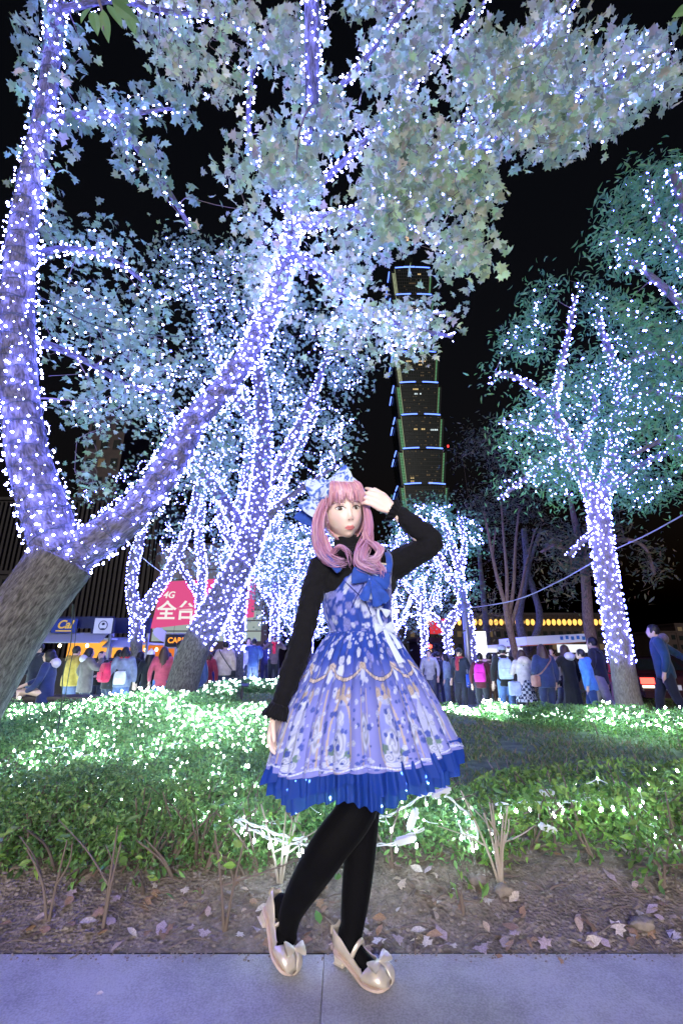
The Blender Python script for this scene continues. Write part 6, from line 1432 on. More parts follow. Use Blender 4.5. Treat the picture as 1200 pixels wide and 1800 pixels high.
    # straps
    for P in ([(596, 1004, -.14), (584, 990, -.145), (571, 976, -.13), (560, 966, -.08), (556, 966, .0)], [(682, 1006, -.06), (684, 990, -.06), (682, 976, -.03), (676, 968, .02)]):
        q = MB(); q.tube(spline(np.array([g(*a) for a in P]), 6)+inv, .014, 8, flat=.25); q.build('shoulder_strap', blue, root)
    # skirt
    rows = [(1112, 579, 693), (1122, 571, 699), (1135, 562, 705), (1155, 550, 716), (1180, 537, 731), (1210, 521, 747), (1240, 507, 762), (1270, 495, 776), (1300, 485, 789), (1318, 480, 797), (1328, 477, 801)]
    C, A = rings(rows, 0, 0, 0); SK = spline(np.hstack([C, A[:, None]]), 22); n = 760; th = np.linspace(0, 2*np.pi, n, endpoint=False); mrow2 = len(SK)
    L_ = 2*np.pi*.31; tot = SK[0, 2]-SK[-1, 2]; V = []; s_ = []; v_ = []; xh = SK[-1, 0]
    ph = np.cumsum(np.interp(np.linspace(0, 1, n), np.linspace(0, 1, 60), rg.uniform(.75, 1.3, 60))); ph = ph/ph[-1]*2*np.pi*34; am = np.interp(np.linspace(0, 1, n), np.linspace(0, 1, 50), np.append(rg.uniform(.5, 1.3, 49), 1)); am[-1] = am[0]
    def fold(t, th_): return (.003+.013*t**.8)*am*(np.abs(np.sin(ph/2))**.8-.55)*1.7+.012*t*np.sin(5*th_+.8)+.008*t*np.sin(9*th_+2)
    for i, (x, y, z, a) in enumerate(SK):
        t = i/(mrow2-1); r = a+fold(t, th); X = x+r*np.sin(th); Yv = y-r*.8*np.cos(th)
        V.append(np.stack([X, Yv, z+.1*(X-xh)*t+.006*t*np.sin(5*th+2.3)], -1)); s_.append(th/(2*np.pi)*L_); v_.append(0*th+t*.46)
    Vs = np.concatenate(V); q = MB(); q.add(Vs+inv, grid_faces(mrow2, n, True)[:, ::-1], col=paint(np.concatenate(s_), np.concatenate(v_), L_, .46, 8)); q.build('skirt', dress_m, root)
    # two sheer frills under the hem
    sheer, N, L, p = mat_new('blue_chiffon'); p.inputs['Base Color'].default_value = (.012, .07, .42, 1); p.inputs['Roughness'].default_value = .7
    tr = N.new('ShaderNodeBsdfTransparent'); tl = N.new('ShaderNodeBsdfTranslucent'); tl.inputs[0].default_value = (.02, .1, .55, 1); mx = N.new('ShaderNodeMixShader'); mx2 = N.new('ShaderNodeMixShader'); mx.inputs[0].default_value = .35; mx2.inputs[0].default_value = .22
    tr.inputs[0].default_value = (.35, .5, 1, 1)
    L.new(p.outputs[0], mx.inputs[1]); L.new(tl.outputs[0], mx.inputs[2]); L.new(mx.outputs[0], mx2.inputs[1]); L.new(tr.outputs[0], mx2.inputs[2]); L.new(mx2.outputs[0], N['Material Output'].inputs[0])
    for tier, (up_, dn, flare, npl) in enumerate(((.03, .045, .014, 60), (.02, .088, .006, 52))):
        rows = []; e = Vs[-n:]; cx, cy = SK[-1, 0], SK[-1, 1]; rel = e[:, :2]-np.array((cx, cy)); L0 = np.linalg.norm(rel, axis=1, keepdims=True); u_ = rel/L0
        phs = np.cumsum(np.interp(np.linspace(0, 1, n), np.linspace(0, 1, 90), rg.uniform(.6, 1.5, 90))); phs = phs/phs[-1]*2*np.pi*npl; jag = .012*np.sin(th*7+tier)+.002*np.sin(phs)+.006*np.sin(th*13)
        for t in np.linspace(0, 1, 12):
            rr = L0[:, 0]-.012-.006*tier+flare*t+.010*t**.6*np.sin(phs+.3*np.sin(t*5))+.012*t*np.sin(3*th+tier)
            rows.append(np.stack([cx+u_[:, 0]*rr, cy+u_[:, 1]*rr, e[:, 2]+up_-(up_+dn+jag)*t], -1))
        q = MB(); q.add(np.concatenate(rows)+inv, grid_faces(12, n, True)[:, ::-1]); q.build('frill', sheer, root)
    # bows and ribbons on the front
    bow('chest_bow', None, .075, .036, R(-8), blue, C=on_bod(650, 1018, .02), tails=((-.025, -.085, .02), (.06, -.08, .022), (.03, -.1, .02)), yawb=R(12))
    for pts in ([(617, 1016), (622, 1010)], [(648, 1020), (647, 1036)], [(657, 1012), (674, 1020)], [(669, 1026), (684, 1038)]):
        q = MB(); q.tube(np.array([on_bod(a, b_, .034)+inv for a, b_ in pts]), .0022, 5); q.build('bow_trim', white, root)
    for (c_, w_, hh, an) in (((664, 1050), .036, .02, R(-12)), ((671, 1072), .032, .018, R(-35)), ((674, 1104), .04, .024, R(5))):
        bow('ribbon_bow', None, w_, hh, an, white, C=on_bod(*c_, .016), yawb=R(15))
    for pts, w_ in (([(674, 1104), (685, 1130), (703, 1165)], .013), ([(676, 1104), (692, 1122), (702, 1140)], .009), ([(666, 1058), (664, 1080), (670, 1100)], .007)):
        P = spline(np.array([on_bod(a, b_, .014) for a, b_ in pts]), 8); V = np.stack([P+np.array((w_, 0, w_*.25))*np.linspace(.5, 1, len(P))[:, None], P+np.array((0, -.003, 0)), P-np.array((w_, 0, w_*.25))*np.linspace(.5, 1, len(P))[:, None]], 1).reshape(-1, 3)
        q = MB(); q.add(V+inv, grid_faces(len(P), 3)); q.build('ribbon', white, root)
    dkb = mat('navy_lace', (.01, .02, .16), .7)
    for pts in ([(596, 1012), (618, 1034), (640, 1056), (652, 1080)], [(640, 1026), (626, 1050), (618, 1068)]):
        q = MB(); q.tube(spline(np.array([on_bod(a, b_, .006) for a, b_ in pts]), 6)+inv, .002, 6, flat=.5); q.build('lacing', dkb, root)
    q = MB(); P = [on_bod(a, 1111, .004) for a in np.linspace(583, 690, 14)]; q.tube(np.array(P)+inv, .006, 6, flat=.5); q.build('waist_seam', blue, root)
    # ---- tights
    tb = MB()
    at_ = lambda P, r, n=16: tb.add(*[np.asarray(x)+inv if i == 0 else x for i, x in enumerate(capsule(np.asarray(P), r, n))])
    for Pk, rr in ((kA, (36, 33.5, 29.5, 21.5, 15.5)), (kB, (32, 28, 25, 19, 15.5))):
        P = np.array([hip]+Pk); r = np.array([.11]+[a*mpp(q_) for a, q_ in zip(rr, Pk)]); Q = spline(np.hstack([P, r[:, None]]), 6); at_(Q[:, :3], Q[:, 3])
    # ---- shoes
    gold = mat('gold_leather', (.82, .72, .6), .36, metal=.5, noise=.08, nscale=40, bump=.08, bscale=70); sole_m = mat('shoe_sole', (.55, .42, .36), .6)
    def shoe(tip, fwd, upv, ankle, ln=.212):
        X = fwd/np.linalg.norm(fwd); Yv = np.cross(upv, X); Yv /= np.linalg.norm(Yv); Z = np.cross(X, Yv); O2 = tip-X*ln; B = np.stack([X, Yv, Z]); k = ln/.235
        T = lambda Q: O2+(np.asarray(Q, float)*k) @ B
        xs = np.linspace(0, 1, 40)*.235
        hw = np.interp(xs, [0, .008, .03, .07, .11, .15, .175, .2, .22, .231, .235], [.02, .032, .039, .039, .042, .052, .055, .054, .047, .032, .008])
        zs = np.interp(xs, [0, .05, .09, .13, .16, .235], [.042, .036, .02, .006, .002, .006]); rim = np.interp(xs, [0, .02, .06, .1, .14, .165, .19, .215, .235], [.068, .066, .05, .038, .034, .042, .048, .042, .016])
        q = MB(); rows = []
        for x, h_, z0, rm in zip(xs, hw, zs, rim):
            thm = np.interp(x, [0, .15, .168], [R(100), R(102), R(180)]); a = np.linspace(-thm, thm, 25)
            yy = np.sin(a); yy = np.sign(yy)*np.abs(yy)**.7; zz = (1-np.cos(a))/2
            if x < .15: zz = np.clip((1-np.cos(a))/(1-math.cos(thm)), 0, 1)
            w1 = h_*np.where(zz > .5, 1-.22*(zz-.5), 1); rows.append(np.stack([0*a+x-(.006*(zz-.4) if x < .01 else 0), yy*w1, z0+rm*zz], -1))
        Vv = np.concatenate(rows); Vr = T(Vv); q.add(Vr+inv, grid_faces(40, 25)); ends = T([(.236, 0, .02)]); up_ = q.build('shoe', gold, root)
        so2 = up_.modifiers.new('s', 'SOLIDIFY'); so2.thickness = .003; so2.offset = 1
        bk = MB(); a = np.linspace(0, 1, 2); Vb = rows[0]; bk.add(T(Vb)+inv, [tuple(range(25))]); bk.build('heel_counter', gold, up_).matrix_parent_inverse = Matrix()
        sl_ = MB(); o_ = []; 
        for x, h_, z0 in zip(xs, hw, zs): o_ += [(x+.001, h_*1.06, z0+.003), (x+.001, h_*1.06, z0-.005), (x+.001, -h_*1.06, z0-.005), (x+.001, -h_*1.06, z0+.003)]
        sl_.add(T(o_)+inv, grid_faces(40, 4, True)); sl_.build('sole', sole_m, up_, smooth=False)
        hl_ = MB(); Vh = [(x, y, z) for (z, sc_) in ((.043, 1), (.0, .86)) for (x, y) in ((.0+.006*(1-sc_)*3, .024*sc_), (.05*sc_, .025*sc_), (.05*sc_, -.025*sc_), (.006*(1-sc_)*3, -.024*sc_))]
        hl_.add(T(Vh)+inv, [(0, 1, 5, 4), (1, 2, 6, 5), (2, 3, 7, 6), (3, 0, 4, 7), (7, 6, 5, 4)]); ho = hl_.build('heel', gold, up_, smooth=False); bv = ho.modifiers.new('b', 'BEVEL'); bv.width = .004; bv.segments = 2
        # strap over the instep, its buckle, bows on toe and heel
        t = np.linspace(R(-100), R(100), 15); P = np.stack([.095+.03*np.cos(t)*.6, .034*np.sin(t), .05+.042*np.cos(t)], -1); st = MB(); st.tube(T(P)+inv, .0075, 8, flat=.3); st.build('strap', gold, up_)
        bk = MB(); bk.box(T([(.09, -.034, .045)])[0]+inv, (.012, .006, .012)); bk.build('buckle', gold, up_, smooth=False)
        bow('toe_bow', None, .05, .023, 0, gold, C=T([(.192, 0, .056)])[0], vb=(Yv, X*.35+Z*.93, -X*.93+Z*.35), parent=up_)
        bow('heel_bow', None, .026, .014, 0, gold, C=T([(-.004, 0, .10)])[0], vb=(Yv, -X, Z), parent=up_)
        # the stockinged foot inside
        at_(np.array([ankle, T([(.06, 0, .062)])[0], T([(.12, 0, .036)])[0], T([(.175, 0, .026)])[0]]), [.034, .036*k, .029*k, .02*k]); at_(np.array([T([(.045, 0, .1)])[0], T([(.04, 0, .07)])[0]]), [.028, .027])
    tipA = np.array(at(513, 1716, 1.852)); heelA = np.array(at(462, 1617, 1.985)); shoe(tipA, tipA-heelA, np.array((.25, .25, 1.0)), kA[-1])
    tipB = np.array(at(686, 1741, 1.80)); heelB = np.array(at(594, 1692, 1.93)); heelB[2] = tipB[2] = .006; shoe(tipB, tipB-heelB, np.array((0, 0, 1.)), kB[-1], .215)
    remesh('tights', tb, .0065, tights_m, root, 3)
woman()
# ------------------------------------------------------------------ people in the park
CL = {}
def cloth(c, rough=.85):
    k = tuple(round(x, 3) for x in c)
    if k not in CL: CL[k] = mat('cloth_%d' % len(CL), c, rough, noise=.25, nscale=9, bump=.25, bscale=45, sheen=.2)
    return CL[k]
SKIN = mat('skin_plain', (.55, .36, .28), .55)
HAIR = {'black': mat('hair_black', (.012, .01, .012), .45), 'brown': mat('hair_brown', (.05, .025, .018), .45)}
ARMS = {   # elbow and wrist of a right arm, person faces +y, x to the right
 'down': ((.27, -.03, 1.12), (.27, .05, .86)), 'front': ((.26, .02, 1.13), (.1, .25, 1.05)), 'phone': ((.27, .16, 1.22), (.1, .3, 1.5)),
 'face': ((.36, .1, 1.28), (.1, .16, 1.55)), 'back': ((.36, -.28, 1.2), (.2, -.45, 1.05)), 'pocket': ((.29, -.08, 1.13), (.22, .08, .95)),
 'out': ((.45, .05, 1.3), (.68, .1, 1.25)), 'fwd': ((.27, .2, 1.18), (.2, .45, 1.05)), 'strap': ((.28, .05, 1.14), (.14, .14, 1.22)), 'lap': ((.26, .08, 1.1), (.1, .32, .93))}
def hash_(t): return sum(ord(c)*(i+7) for i, c in enumerate(t))
def person(label, px, Y, face, H=1.68, jacket=(.03, .03, .05), legs=(.03, .04, .09), hair='black', style='short', arms=('down', 'down'), stride=0, long_coat=0, skirt=None, hood=None, shoes=(.03, .03, .03),
           lean=0, group='people strolling and standing round the lawn', seated=False, zoff=0, scarf=None, fat=1.0, dress=None, bare=False, cap=None, beanie=None, zseat=None, Yexact=None):
    rp = random.Random(hash_(label)); lean += rp.uniform(-.03, .08); face += R(rp.uniform(-22, 22)) if not seated else 0; jacket = tuple(c*.75 for c in jacket); legs = tuple(c*.75 for c in legs)
    x = slope(px, 1130)[0]*Y; zg = float(gz(x, Y))+zoff; s = H/1.7
    root = empty('person', (x, Y, zg), face, label, 'person', group); root.scale = (s, s, s)
    ln = lambda P: [(a, b+lean*max(c-.9, 0), c) for a, b, c in P]
    hip, kn, an = .9, .48, .08
    if seated:
        Lg = [[(sx*.1, 0, .52), (sx*.11, .42, .56), (sx*.11, .38+sx*.05, .08)] for sx in (-1, 1)]; dz = -.4
    else:
        Lg = [[(sx*.09, 0, hip), (sx*.1, .03+sx*stride*.5, kn), (sx*.1, -.02+sx*stride*.9-(.06 if sx*stride < 0 else 0), an+(.05 if sx*stride < 0 else 0))] for sx in (-1, 1)]; dz = 0
    up = lambda P: [(a, b, c+dz) for a, b, c in ln(P)]
    A = []
    for sx, k in zip((-1, 1), arms):
        e, w_ = ARMS[k]; A.append(up([(sx*.17, 0, 1.4), (sx*e[0], e[1], e[2]), (sx*w_[0], w_[1], w_[2])]))
    tor = up([(0, 0, .95), (0, 0, 1.15), (0, 0, 1.36)]); hd = up([(0, .02, 1.58)])[0]
    # body: one fused surface with head, neck, trunk, arms, hands and legs
    b = MB()
    V, F = ellipsoid(hd, (.076, .094, .112), 14, 10); b.add(V, F)
    V, F = ellipsoid((hd[0], hd[1]+.05, hd[2]-.055), (.05, .05, .055), 10, 8); b.add(V, F)          # jaw
    V, F = ellipsoid((hd[0], hd[1]+.1, hd[2]-.015), (.014, .02, .024), 8, 6); b.add(V, F)            # nose
    for sx in (-1, 1): V, F = ellipsoid((hd[0]+sx*.078, hd[1]-.005, hd[2]-.01), (.014, .022, .032), 8, 6); b.add(V, F)
    b.add(*capsule(up([(0, 0, 1.36), (0, .01, 1.5)]), [.06, .052], 10)); b.add(*capsule(tor, [.11, .1, .12], 10))
    for P in A:
        b.add(*capsule(P, [.05, .042, .032], 8)); w_ = np.array(P[2]); dv = w_-np.array(P[1]); dv /= np.linalg.norm(dv)
        b.add(*capsule([w_, w_+dv*.07], [.032, .036], 8))
        side = np.cross(dv, (0, 0, 1)) if abs(dv[2]) < .9 else np.array([1., 0, 0]); side /= np.linalg.norm(side)
        for f in range(4): b.add(*capsule([w_+dv*.08+side*(f-1.5)*.019, w_+dv*.15+side*(f-1.5)*.022+np.array([0, .01, -.012])], [.011, .009], 6, 2))
        b.add(*capsule([w_+dv*.03+side*.03, w_+dv*.08+side*.062], [.012, .01], 6, 2))
    for P in Lg: b.add(*capsule(P, [.085, .058, .042], 8))
    remesh('body', b, .017, SKIN, root, 2)
    # garments
    j = MB(); f = fat
    bot = .78-long_coat
    ring = [(bot, .185*f+.05*(long_coat > 0), .135*f), (.95, .185*f, .135*f), (1.08, .165*f, .122*f), (1.25, .185*f, .13*f), (1.38, .185*f, .115*f), (1.45, .1, .085), (1.49, .066, .066)]
    n = 18; a = np.linspace(0, 2*np.pi, n, endpoint=False); V = []
    for (z, rx, ry) in ring:
        c = up([(0, 0, z)])[0]; wob = 1+.05*np.sin(3*a+z*9)
        V += [(c[0]+rx*w1*math.cos(t), c[1]+ry*w1*math.sin(t), c[2]) for t, w1 in zip(a, wob)]
    m = len(ring); F = [tuple(q) for q in grid_faces(m, n, True)]+[tuple(range(n-1, -1, -1)), tuple(range((m-1)*n, m*n))]
    j.add(V, F)
    for P in A:
        P = np.array(P); P2 = spline(P, 4); rr = np.interp(np.linspace(0, 1, len(P2)), [0, .25, .5, .85, 1], [.078, .07, .06, .05, .052])*f
        j.add(*capsule(P2[:-1], rr[:-1], 10, 2))
    if hood: 
        V, F = ellipsoid(up([(0, -.09, 1.44)])[0], (.14, .09, .09), 12, 8); j.add(V, F)
    remesh('jacket', j, .019, cloth(jacket), root, 3)
    if hood and hood is not True:
        hq = MB(); V, F = ellipsoid(up([(0, -.1, 1.45)])[0], (.15, .095, .1), 14, 10); hq.add(V, F); remesh('hood', hq, .02, cloth(hood), root, 2)
    if dress or skirt:
        q = MB(); c = dress or skirt; ln_ = .42 if skirt else .1; z0_ = .5 if skirt else .12
        a = np.linspace(0, 2*np.pi, 40, endpoint=False); rows = []
        for t in np.linspace(0, 1, 6):
            r = .15+.1*t+.018*t*np.sin(9*a); rows.append(np.stack([r*np.cos(a), r*.85*np.sin(a), 0*a+1.0+(z0_-1.0)*t], -1))
        q.add(np.concatenate(rows), grid_faces(6, 40, True)); q.build('skirt', c if isinstance(c, bpy.types.Material) else cloth(c), root)
    if not bare:
        t = MB()
        for P in Lg: Q = spline(np.array(P), 4); t.add(*capsule(Q, np.interp(np.linspace(0, 1, len(Q)), [0, .5, 1], [.112, .078, .06]), 10, 2))
        V, F = ellipsoid((0, 0, (.94 if not seated else .55)), (.17, .125, .13), 14, 10); t.add(V, F)
        remesh('trousers', t, .02, cloth(legs), root, 3)
    for P in Lg:
        q = MB(); an_ = np.array(P[2]); V, F = ellipsoid((an_[0], an_[1]+.06, an_[2]-.035), (.048, .135, .05), 12, 8); q.add(V, F); q.build('shoe', cloth(shoes, .5), root)
    hm = HAIR.get(hair) or cloth(hair)
    q = MB(); hx, hy, hz = hd
    V, F = ellipsoid((hx, hy-.012, hz+.022), (.089, .103, .108), 18, 12); V = np.asarray(V); fr = (V[:, 1] > hy+.055) & (V[:, 2] < hz+.05); V[fr, 1] = hy+.045
    V[:, 2] = np.maximum(V[:, 2], hz-.055); q.add(V, F)
    if style in ('long', 'bob', 'ponytail'):
        dn = {'long': .42, 'bob': .16, 'ponytail': .1}[style]
        a = np.linspace(R(200), R(340), 13) if style == 'ponytail' else np.linspace(R(165), R(375), 17); rows = []
        for t in np.linspace(0, 1, 7):
            r = .096+.03*math.sin(t*3)*(1 if style != 'long' else 1.3)*(1-.4*t)+.006*np.sin(a*11+t*3); rows.append(np.stack([hx+r*np.cos(a), hy-.01+r*1.05*np.sin(a)-.02*t, 0*a+hz+.03-t*(dn+.02*np.sin(a*7))], -1))
        O = np.concatenate(rows); I = O*1; I[:, :2] = (I[:, :2]-(hx, hy-.01))*.72+(hx, hy-.01)
        G = grid_faces(7, len(a)); q.add(O, G); q.add(I, G[:, ::-1])
        k = len(a); V2 = np.concatenate([rows[-1], I[-k:]]); q.add(V2, [(i, i+1, k+i+1, k+i) for i in range(k-1)])
    q.build('hair', hm, root)
    if cap is not None or beanie is not None:
        q = MB(); V, F = ellipsoid((hx, hy-.008, hz+.045), (.1, .112, .1), 18, 12); V = np.asarray(V); V[:, 2] = np.maximum(V[:, 2], hz+.02); q.add(V, F)
        if cap is not None: V, F = ellipsoid((hx, hy+.12, hz+.03), (.075, .07, .012), 12, 6); q.add(V, F)
        else: V, F = ellipsoid((hx, hy-.01, hz+.15), (.03, .03, .03), 8, 6); q.add(V, F)
        q.build('cap' if cap is not None else 'woolly_hat', cloth(cap if cap is not None else beanie), root)
    if scarf is not None:
        q = MB(); t = np.linspace(0, 2*np.pi, 17); c = up([(0, .005, 1.46)])[0]; q.tube(np.stack([c[0]+.085*np.cos(t), c[1]+.085*np.sin(t), c[2]+.01*np.sin(3*t)], -1), .035, 8, False)
        c2 = up([(.02, .14, 1.3)])[0]; q.tube(np.array([(c[0], c[1]+.09, c[2]), (c2[0], c2[1], c2[2]+.05), (c2[0], c2[1]+.0, c2[2]-.18)]), [.05, .06, .055], 8, flat=.4); q.build('scarf', cloth(scarf), root)
    return root, s, up
def backpack(who, label, col, size=(.3, .16, .42), z=1.18, straps=None, cat='backpack', kind='pack'):
    root, s, up = who; c = Vector(up([(0, -.2, z)])[0]); mw = Matrix.Translation(root.location) @ Euler((0, 0, root.rotation_euler.z)).to_matrix().to_4x4() @ Matrix.Scale(s, 4)
    r = empty('backpack', mw @ c, root.rotation_euler.z, label, cat); r.scale = (s,)*3
    w_, d, h = size
    a = np.linspace(0, 2*np.pi, 20, endpoint=False); se = lambda t, e=.45: np.sign(t)*np.abs(t)**e
    q = MB(); rows = []
    for z_, f in ((-.5, .8), (-.47, .95), (-.3, 1.03), (0, 1), (.25, .95), (.42, .8), (.5, .5)): rows.append(np.stack([w_/2*f*se(np.cos(a)), d/2*f*se(np.sin(a))-.01*(z_ < 0), 0*a+z_*h], -1))
    V = np.concatenate(rows); F = [tuple(x) for x in grid_faces(7, 20, True)]+[tuple(range(19, -1, -1)), tuple(range(120, 140))]; q.add(V, F); q.build('bag', cloth(col), r)
    q = MB(); q.box((0, -d/2-.02, -h*.18), (w_*.72, .05, h*.42)); p = q.build('pocket', cloth(tuple(min(1, x*1.15) for x in col)), r, smooth=False); bv = p.modifiers.new('b', 'BEVEL'); bv.width = .02; bv.segments = 2
    for sx in (-1, 1):
        q = MB(); q.tube(spline(np.array([(sx*.07, .06, h*.42), (sx*.1, .17, h*.55), (sx*.115, .33, h*.3), (sx*.12, .33, -h*.1), (sx*.12, .1, -h*.42)]), 5), .022, 6, flat=.4); q.build('strap', cloth(straps or col), r)
def bag(who, label, col, at_, size=(.26, .1, .22), strap=None):
    root, s, up = who; mw = Matrix.Translation(root.location) @ Euler((0, 0, root.rotation_euler.z)).to_matrix().to_4x4() @ Matrix.Scale(s, 4)
    r = empty('shoulder_bag', mw @ Vector(at_), root.rotation_euler.z, label, 'bag'); r.scale = (s,)*3
    q = MB(); q.box((0, 0, 0), size); p = q.build('pouch', cloth(col), r, smooth=True); bv = p.modifiers.new('b', 'BEVEL'); bv.width = .035; bv.segments = 3
    if strap is not None:
        q = MB(); q.tube(spline(np.array([(0, -.02, size[2]/2)]+[tuple(np.array(v)-np.array(at_)) for v in strap]+[(0, .02, size[2]/2)]), 5), .014, 6); q.build('strap', cloth(tuple(x*.8 for x in col)), r)
AW = 0.0; CAMW = math.pi; LEFT = R(90); RIGHT = R(-90)
# left side, in front of the stalls
bench = empty('stone_seat', (-5.0, 8.9, float(gz(-5, 8.9))), 0, 'low dark stone seat under the seated woman in the navy coat', 'seat'); q = MB(); q.box((0, 0, .2), (2.6, .5, .4)); q.build('block', M['dark_stone'], bench, smooth=False); q = MB(); q.box((0, 0, .425), (2.7, .56, .05)); q.build('top_slab', M['brown'], bench, smooth=False)
w1 = person('seated woman in a navy coat with pale fur collar and black bob, facing left', 97, 8.75, LEFT+R(12), 1.62, (.012, .02, .11), style='bob', arms=('lap', 'fwd'), seated=True, bare=True, shoes=(.01, .01, .012), hood=(.55, .45, .5), long_coat=.12)
for i, P in enumerate([[(-.11, .42, .46), (-.11, .33, .08)], [(.11, .42, .46), (.11, .43, .08)]]):
    q = MB(); q.tube(np.array([(P[0][0], P[0][1], P[0][2]-.06), ((P[0][0]+P[1][0])/2, (P[0][1]+P[1][1])/2, .27), P[1]]), [.066, .066, .052], 12); q.build('boot', cloth((.01, .01, .012), .4), w1[0])
person('person in a dark navy padded coat standing behind the seated woman', 74, 10.2, LEFT+R(50), 1.62, (.01, .012, .035), (.03, .06, .2), arms=('pocket', 'front'), fat=1.15)
person('person in dark clothes and blue jeans half hidden by the thick trunk', 30, 9.6, LEFT, 1.6, (.015, .015, .03), (.02, .06, .25), arms=('front', 'front'), lean=.2)
person('person in a yellow padded jacket with short dark hair before the orange stall', 134, 11.6, R(-40), 1.7, (.62, .42, .08), (.12, .15, .3), arms=('fwd', 'down'), fat=1.2)
person('woman in a grey brown parka with pale hood holding up a phone', 161, 11.2, R(-25), 1.62, (.17, .14, .14), (.03, .03, .06), style='bob', arms=('pocket', 'phone'), hood=(.5, .46, .58), long_coat=.1, fat=1.2)
person('small person in black facing the camera beside the grey brown parka', 183, 13, CAMW, 1.6, (.012, .012, .016), style='long', arms=('front', 'front'))
p_ = person('person in a black jacket leaning forward under a red backpack', 200, 10.8, R(-30), 1.5, (.015, .014, .02), style='short', arms=('front', 'front'), lean=.35, fat=1.1); backpack(p_, 'red backpack on the leaning person in black', (.55, .02, .08), (.34, .2, .46))
p_ = person('person in a grey hoodie with a red scarf and a white string bag', 223, 10.8, R(8), 1.58, (.2, .22, .34), (.1, .14, .32), style='bob', arms=('down', 'down'), scarf=(.5, .015, .04), fat=1.1); backpack(p_, 'white and black string bag on the grey hoodie', (.62, .6, .66), (.26, .1, .3), 1.0, (.7, .7, .75), 'bag')
person('person behind the grey hoodie with dark hair and dark coat', 213, 12.2, R(20), 1.62, (.03, .03, .06), style='bob')
person('person in a black hooded robe left of the white woolly hat', 251, 11.6, R(-20), 1.55, (.01, .01, .012), (.35, .33, .4), style='long', hood=(.012, .012, .014), long_coat=.25)
person('person in a black coat and white woolly hat', 268, 11.5, R(15), 1.56, (.012, .012, .016), (.03, .04, .1), style='long', beanie=(.72, .7, .74), long_coat=.15)
w_ = person('woman in a salmon red sweater and jeans with long dark hair', 291, 11.4, R(10), 1.64, (.5, .07, .12), (.05, .12, .38), hair='brown', style='long', arms=('down', 'front')); bag(w_, 'dark handbag at the hip of the salmon red sweater', (.03, .03, .07), (.24, .02, .78), (.3, .14, .26))
person('man in a blue denim jacket looking right beside the slanting trunk', 319, 11, R(-60), 1.72, (.03, .08, .26), (.06, .08, .2), arms=('pocket', 'down'))
person('person in a big navy coat just right of the slanting trunk', 347, 10.9, R(10), 1.5, (.012, .025, .12), (.02, .03, .1), hood=(.5, .52, .62), fat=1.3)
person('person in a grey knitted hat behind the navy coat', 354, 13.5, AW, 1.66, (.08, .09, .16), beanie=(.16, .15, .22))
person('woman in a dark red coat with brown hair', 367, 12, R(20), 1.54, (.32, .02, .04), (.03, .03, .06), hair='brown', style='bob')
person('person in navy and red looking at the stalls', 380, 14, AW, 1.62, (.02, .035, .16), scarf=(.45, .03, .06))
w_ = person('person in a cream jacket with short hair and a black cross strap', 397, 12.2, R(12), 1.53, (.6, .48, .4), (.05, .05, .1), arms=('front', 'down'), fat=1.2); bag(w_, 'small black bag on the cross strap of the cream jacket', (.012, .012, .015), (.24, .0, .82), (.2, .1, .18), [(.1, -.16, 1.1), (-.12, -.13, 1.4), (-.13, .05, 1.45), (.12, .16, 1.1)])
person('child in lavender beside the row of lit trunks', 417, 14.5, R(30), 1.5, (.35, .28, .6), (.05, .05, .12))
person('person in a blue coat stretching an arm out', 447, 15, R(25), 1.58, (.05, .1, .32), (.1, .12, .3), arms=('out', 'front'))
person('person in white facing the blue coat', 437, 16.5, CAMW, 1.66, (.55, .55, .62), (.05, .06, .15))
person('small dark figure between two far lit trunks', 468, 17.5, R(30), 1.6, (.03, .03, .12), (.03, .03, .1))
w_ = person('man with a red scarf and black trousers photographing with both hands raised', 482, 16.3, CAMW, 1.72, (.16, .1, .11), (.01, .01, .012), arms=('face', 'face'), scarf=(.7, .02, .06), shoes=(.7, .68, .7)); 
r = empty('camera', w_[0].matrix_basis @ Vector((0, .2, 1.58)), CAMW, 'small camera held to the face of the man with the red scarf', 'camera'); q = MB(); q.box((0, 0, 0), (.15, .06, .1)); q.build('case', cloth((.5, .5, .56)), r, smooth=False); q = MB(); q.tube(np.array([(0, .03, 0), (0, .09, 0)]), .035, 12); q.build('lens', M['dark_glass'], r)
# right side
person('man in a pale grey shirt facing us beside the dress', 752, 15.2, CAMW, 1.66, (.42, .4, .48), (.06, .07, .16))
p_ = person('person in black with dark pack among the right crowd', 768, 16, AW, 1.62, (.015, .015, .02)); backpack(p_, 'black backpack in the right crowd beside the pale denim', (.015, .015, .022))
person('person in a pale denim jacket turned left', 782, 14.6, LEFT-R(30), 1.55, (.26, .33, .5), (.1, .14, .3), style='bob')
w_ = person('elderly man in a navy jacket and dark cap looking left', 805, 13.4, LEFT+R(40), 1.68, (.012, .016, .045), (.02, .02, .04), cap=(.015, .015, .025), scarf=(.3, .02, .04)); bag(w_, 'blue bag at the side of the man in the dark cap', (.02, .06, .4), (-.25, -.02, .85), (.12, .24, .36))
p_ = person('woman in a maroon jacket wearing a magenta backpack', 840, 12.2, R(-15), 1.56, (.1, .012, .03), (.015, .015, .03)); backpack(p_, 'magenta backpack on the maroon jacket', (.62, .02, .38), (.3, .18, .46))
person('person in a brown coat beside the magenta backpack', 857, 12.6, R(-10), 1.56, (.16, .08, .05), (.1, .04, .03))
p_ = person('man in black with a grey flat cap and a pale blue backpack', 881, 11.6, R(-8), 1.72, (.012, .012, .016), (.12, .22, .5), cap=(.3, .32, .42), arms=('down', 'down')); backpack(p_, 'pale blue backpack on the man in the grey cap', (.42, .5, .72), (.32, .18, .46))
M['plaid'] = None
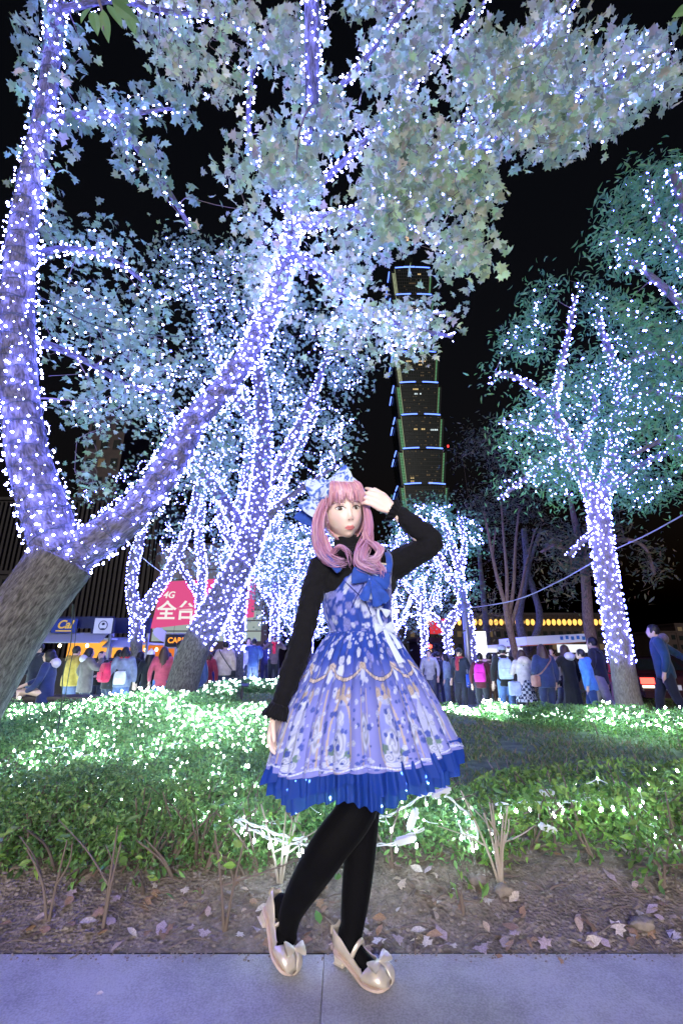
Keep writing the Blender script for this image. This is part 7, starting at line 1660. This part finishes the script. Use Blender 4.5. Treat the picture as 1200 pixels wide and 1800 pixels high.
def plaid():
    m, N, L, p = mat_new('plaid'); tc = N.new('ShaderNodeTexCoord'); c = N.new('ShaderNodeTexChecker'); c.inputs['Scale'].default_value = 16; c.inputs[1].default_value = (.02, .025, .07, 1); c.inputs[2].default_value = (.4, .4, .5, 1)
    L.new(tc.outputs['Object'], c.inputs['Vector']); L.new(c.outputs[0], p.inputs['Base Color']); p.inputs['Roughness'].default_value = .9; return m
w_ = person('woman in a white sweater and plaid skirt with long brown hair', 914, 11.2, R(18), 1.6, (.68, .62, .64), (.02, .02, .04), hair='brown', style='long', arms=('strap', 'down'), skirt=plaid(), hood=(.6, .5, .5)); bag(w_, 'pale blue handbag held by the woman in the white sweater', (.36, .42, .7), (-.28, -.06, .8), (.28, .14, .32))
w_ = person('woman in a navy jacket and jeans with very long brown hair', 951, 10.4, R(10), 1.64, (.02, .035, .13), (.02, .03, .1), hair='brown', style='long', arms=('front', 'down'), fat=1.12); bag(w_, 'tan shoulder bag on the woman in the navy jacket', (.3, .14, .12), (-.25, .02, .92), (.14, .2, .24), [(-.2, -.16, 1.1), (.08, -.14, 1.38), (.1, .06, 1.45), (-.15, .16, 1.15)])
person('woman in a long black dress with a white hood and long dark hair', 993, 10.5, R(22), 1.64, (.01, .01, .013), (.01, .01, .013), hair='brown', style='long', arms=('phone', 'down'), dress=(.01, .01, .013), hood=(.7, .66, .7))
person('seated child in grey behind the long black dress', 976, 11.6, R(60), 1.2, (.15, .15, .22), (.03, .03, .06), arms=('lap', 'lap'), seated=True)
person('child in a bright light blue hooded jacket walking left', 1027, 9.5, LEFT-R(35), 1.42, (.08, .28, .75), (.02, .05, .2), hair='black', arms=('down', 'down'), hood=True, stride=.14, fat=1.12, lean=.12)
w_ = person('man in a dark jacket and beige trousers walking left with a black bag', 1046, 9.9, LEFT-R(30), 1.72, (.03, .028, .035), (.4, .33, .36), arms=('front', 'down'), stride=.3, lean=.1); bag(w_, 'black shoulder bag behind the man in beige trousers', (.012, .012, .015), (.12, -.27, .86), (.2, .2, .2), [(.1, -.2, 1.1), (-.1, -.1, 1.42), (-.1, .1, 1.42), (.1, .16, 1.1)])
person('person in a red jacket mostly hidden behind the big right trunk', 1073, 11.2, R(15), 1.6, (.5, .02, .05), (.3, .1, .2), style='bob')
person('man in a teal blue hoodie walking left with one arm swung back', 1158, 8.8, LEFT-R(14), 1.76, (.012, .05, .12), (.008, .01, .03), arms=('down', 'back'), hood=(.1, .07, .09), stride=.22, lean=.05, fat=1.1)
# the rest of the crowd far down the plaza and pavement
rgp = random.Random(9)
far_labels = ['far figure in grey at the end of the left plaza', 'far figure in dark red by the stalls', 'far figure in navy between lit trunks', 'far pale dressed figure by the shop lights', 'far figure in black by the shop lights',
              'far figure in brown beside the lamp pole', 'far figure in blue behind the pale grey shirt', 'far figure in green beyond the magenta backpack', 'far figure in black under the white booth', 'far figure in white under the wide booth roof']
for i, (px, Y, c) in enumerate([(330, 17, (.2, .2, .24)), (300, 16, (.3, .03, .05)), (428, 18.5, (.02, .03, .12)), (372, 18, (.5, .48, .5)), (400, 19, (.02, .02, .02)), (828, 17, (.15, .08, .05)), (760, 19, (.05, .1, .3)), (868, 16, (.05, .12, .06)), (898, 15, (.02, .02, .025)), (968, 14.5, (.5, .5, .54))]):
    person(far_labels[i], px, Y, rgp.choice([AW, R(30), R(-40), CAMW]), rgp.uniform(1.55, 1.72), c, (.03, .04, .1), style=rgp.choice(['short', 'bob', 'long']))
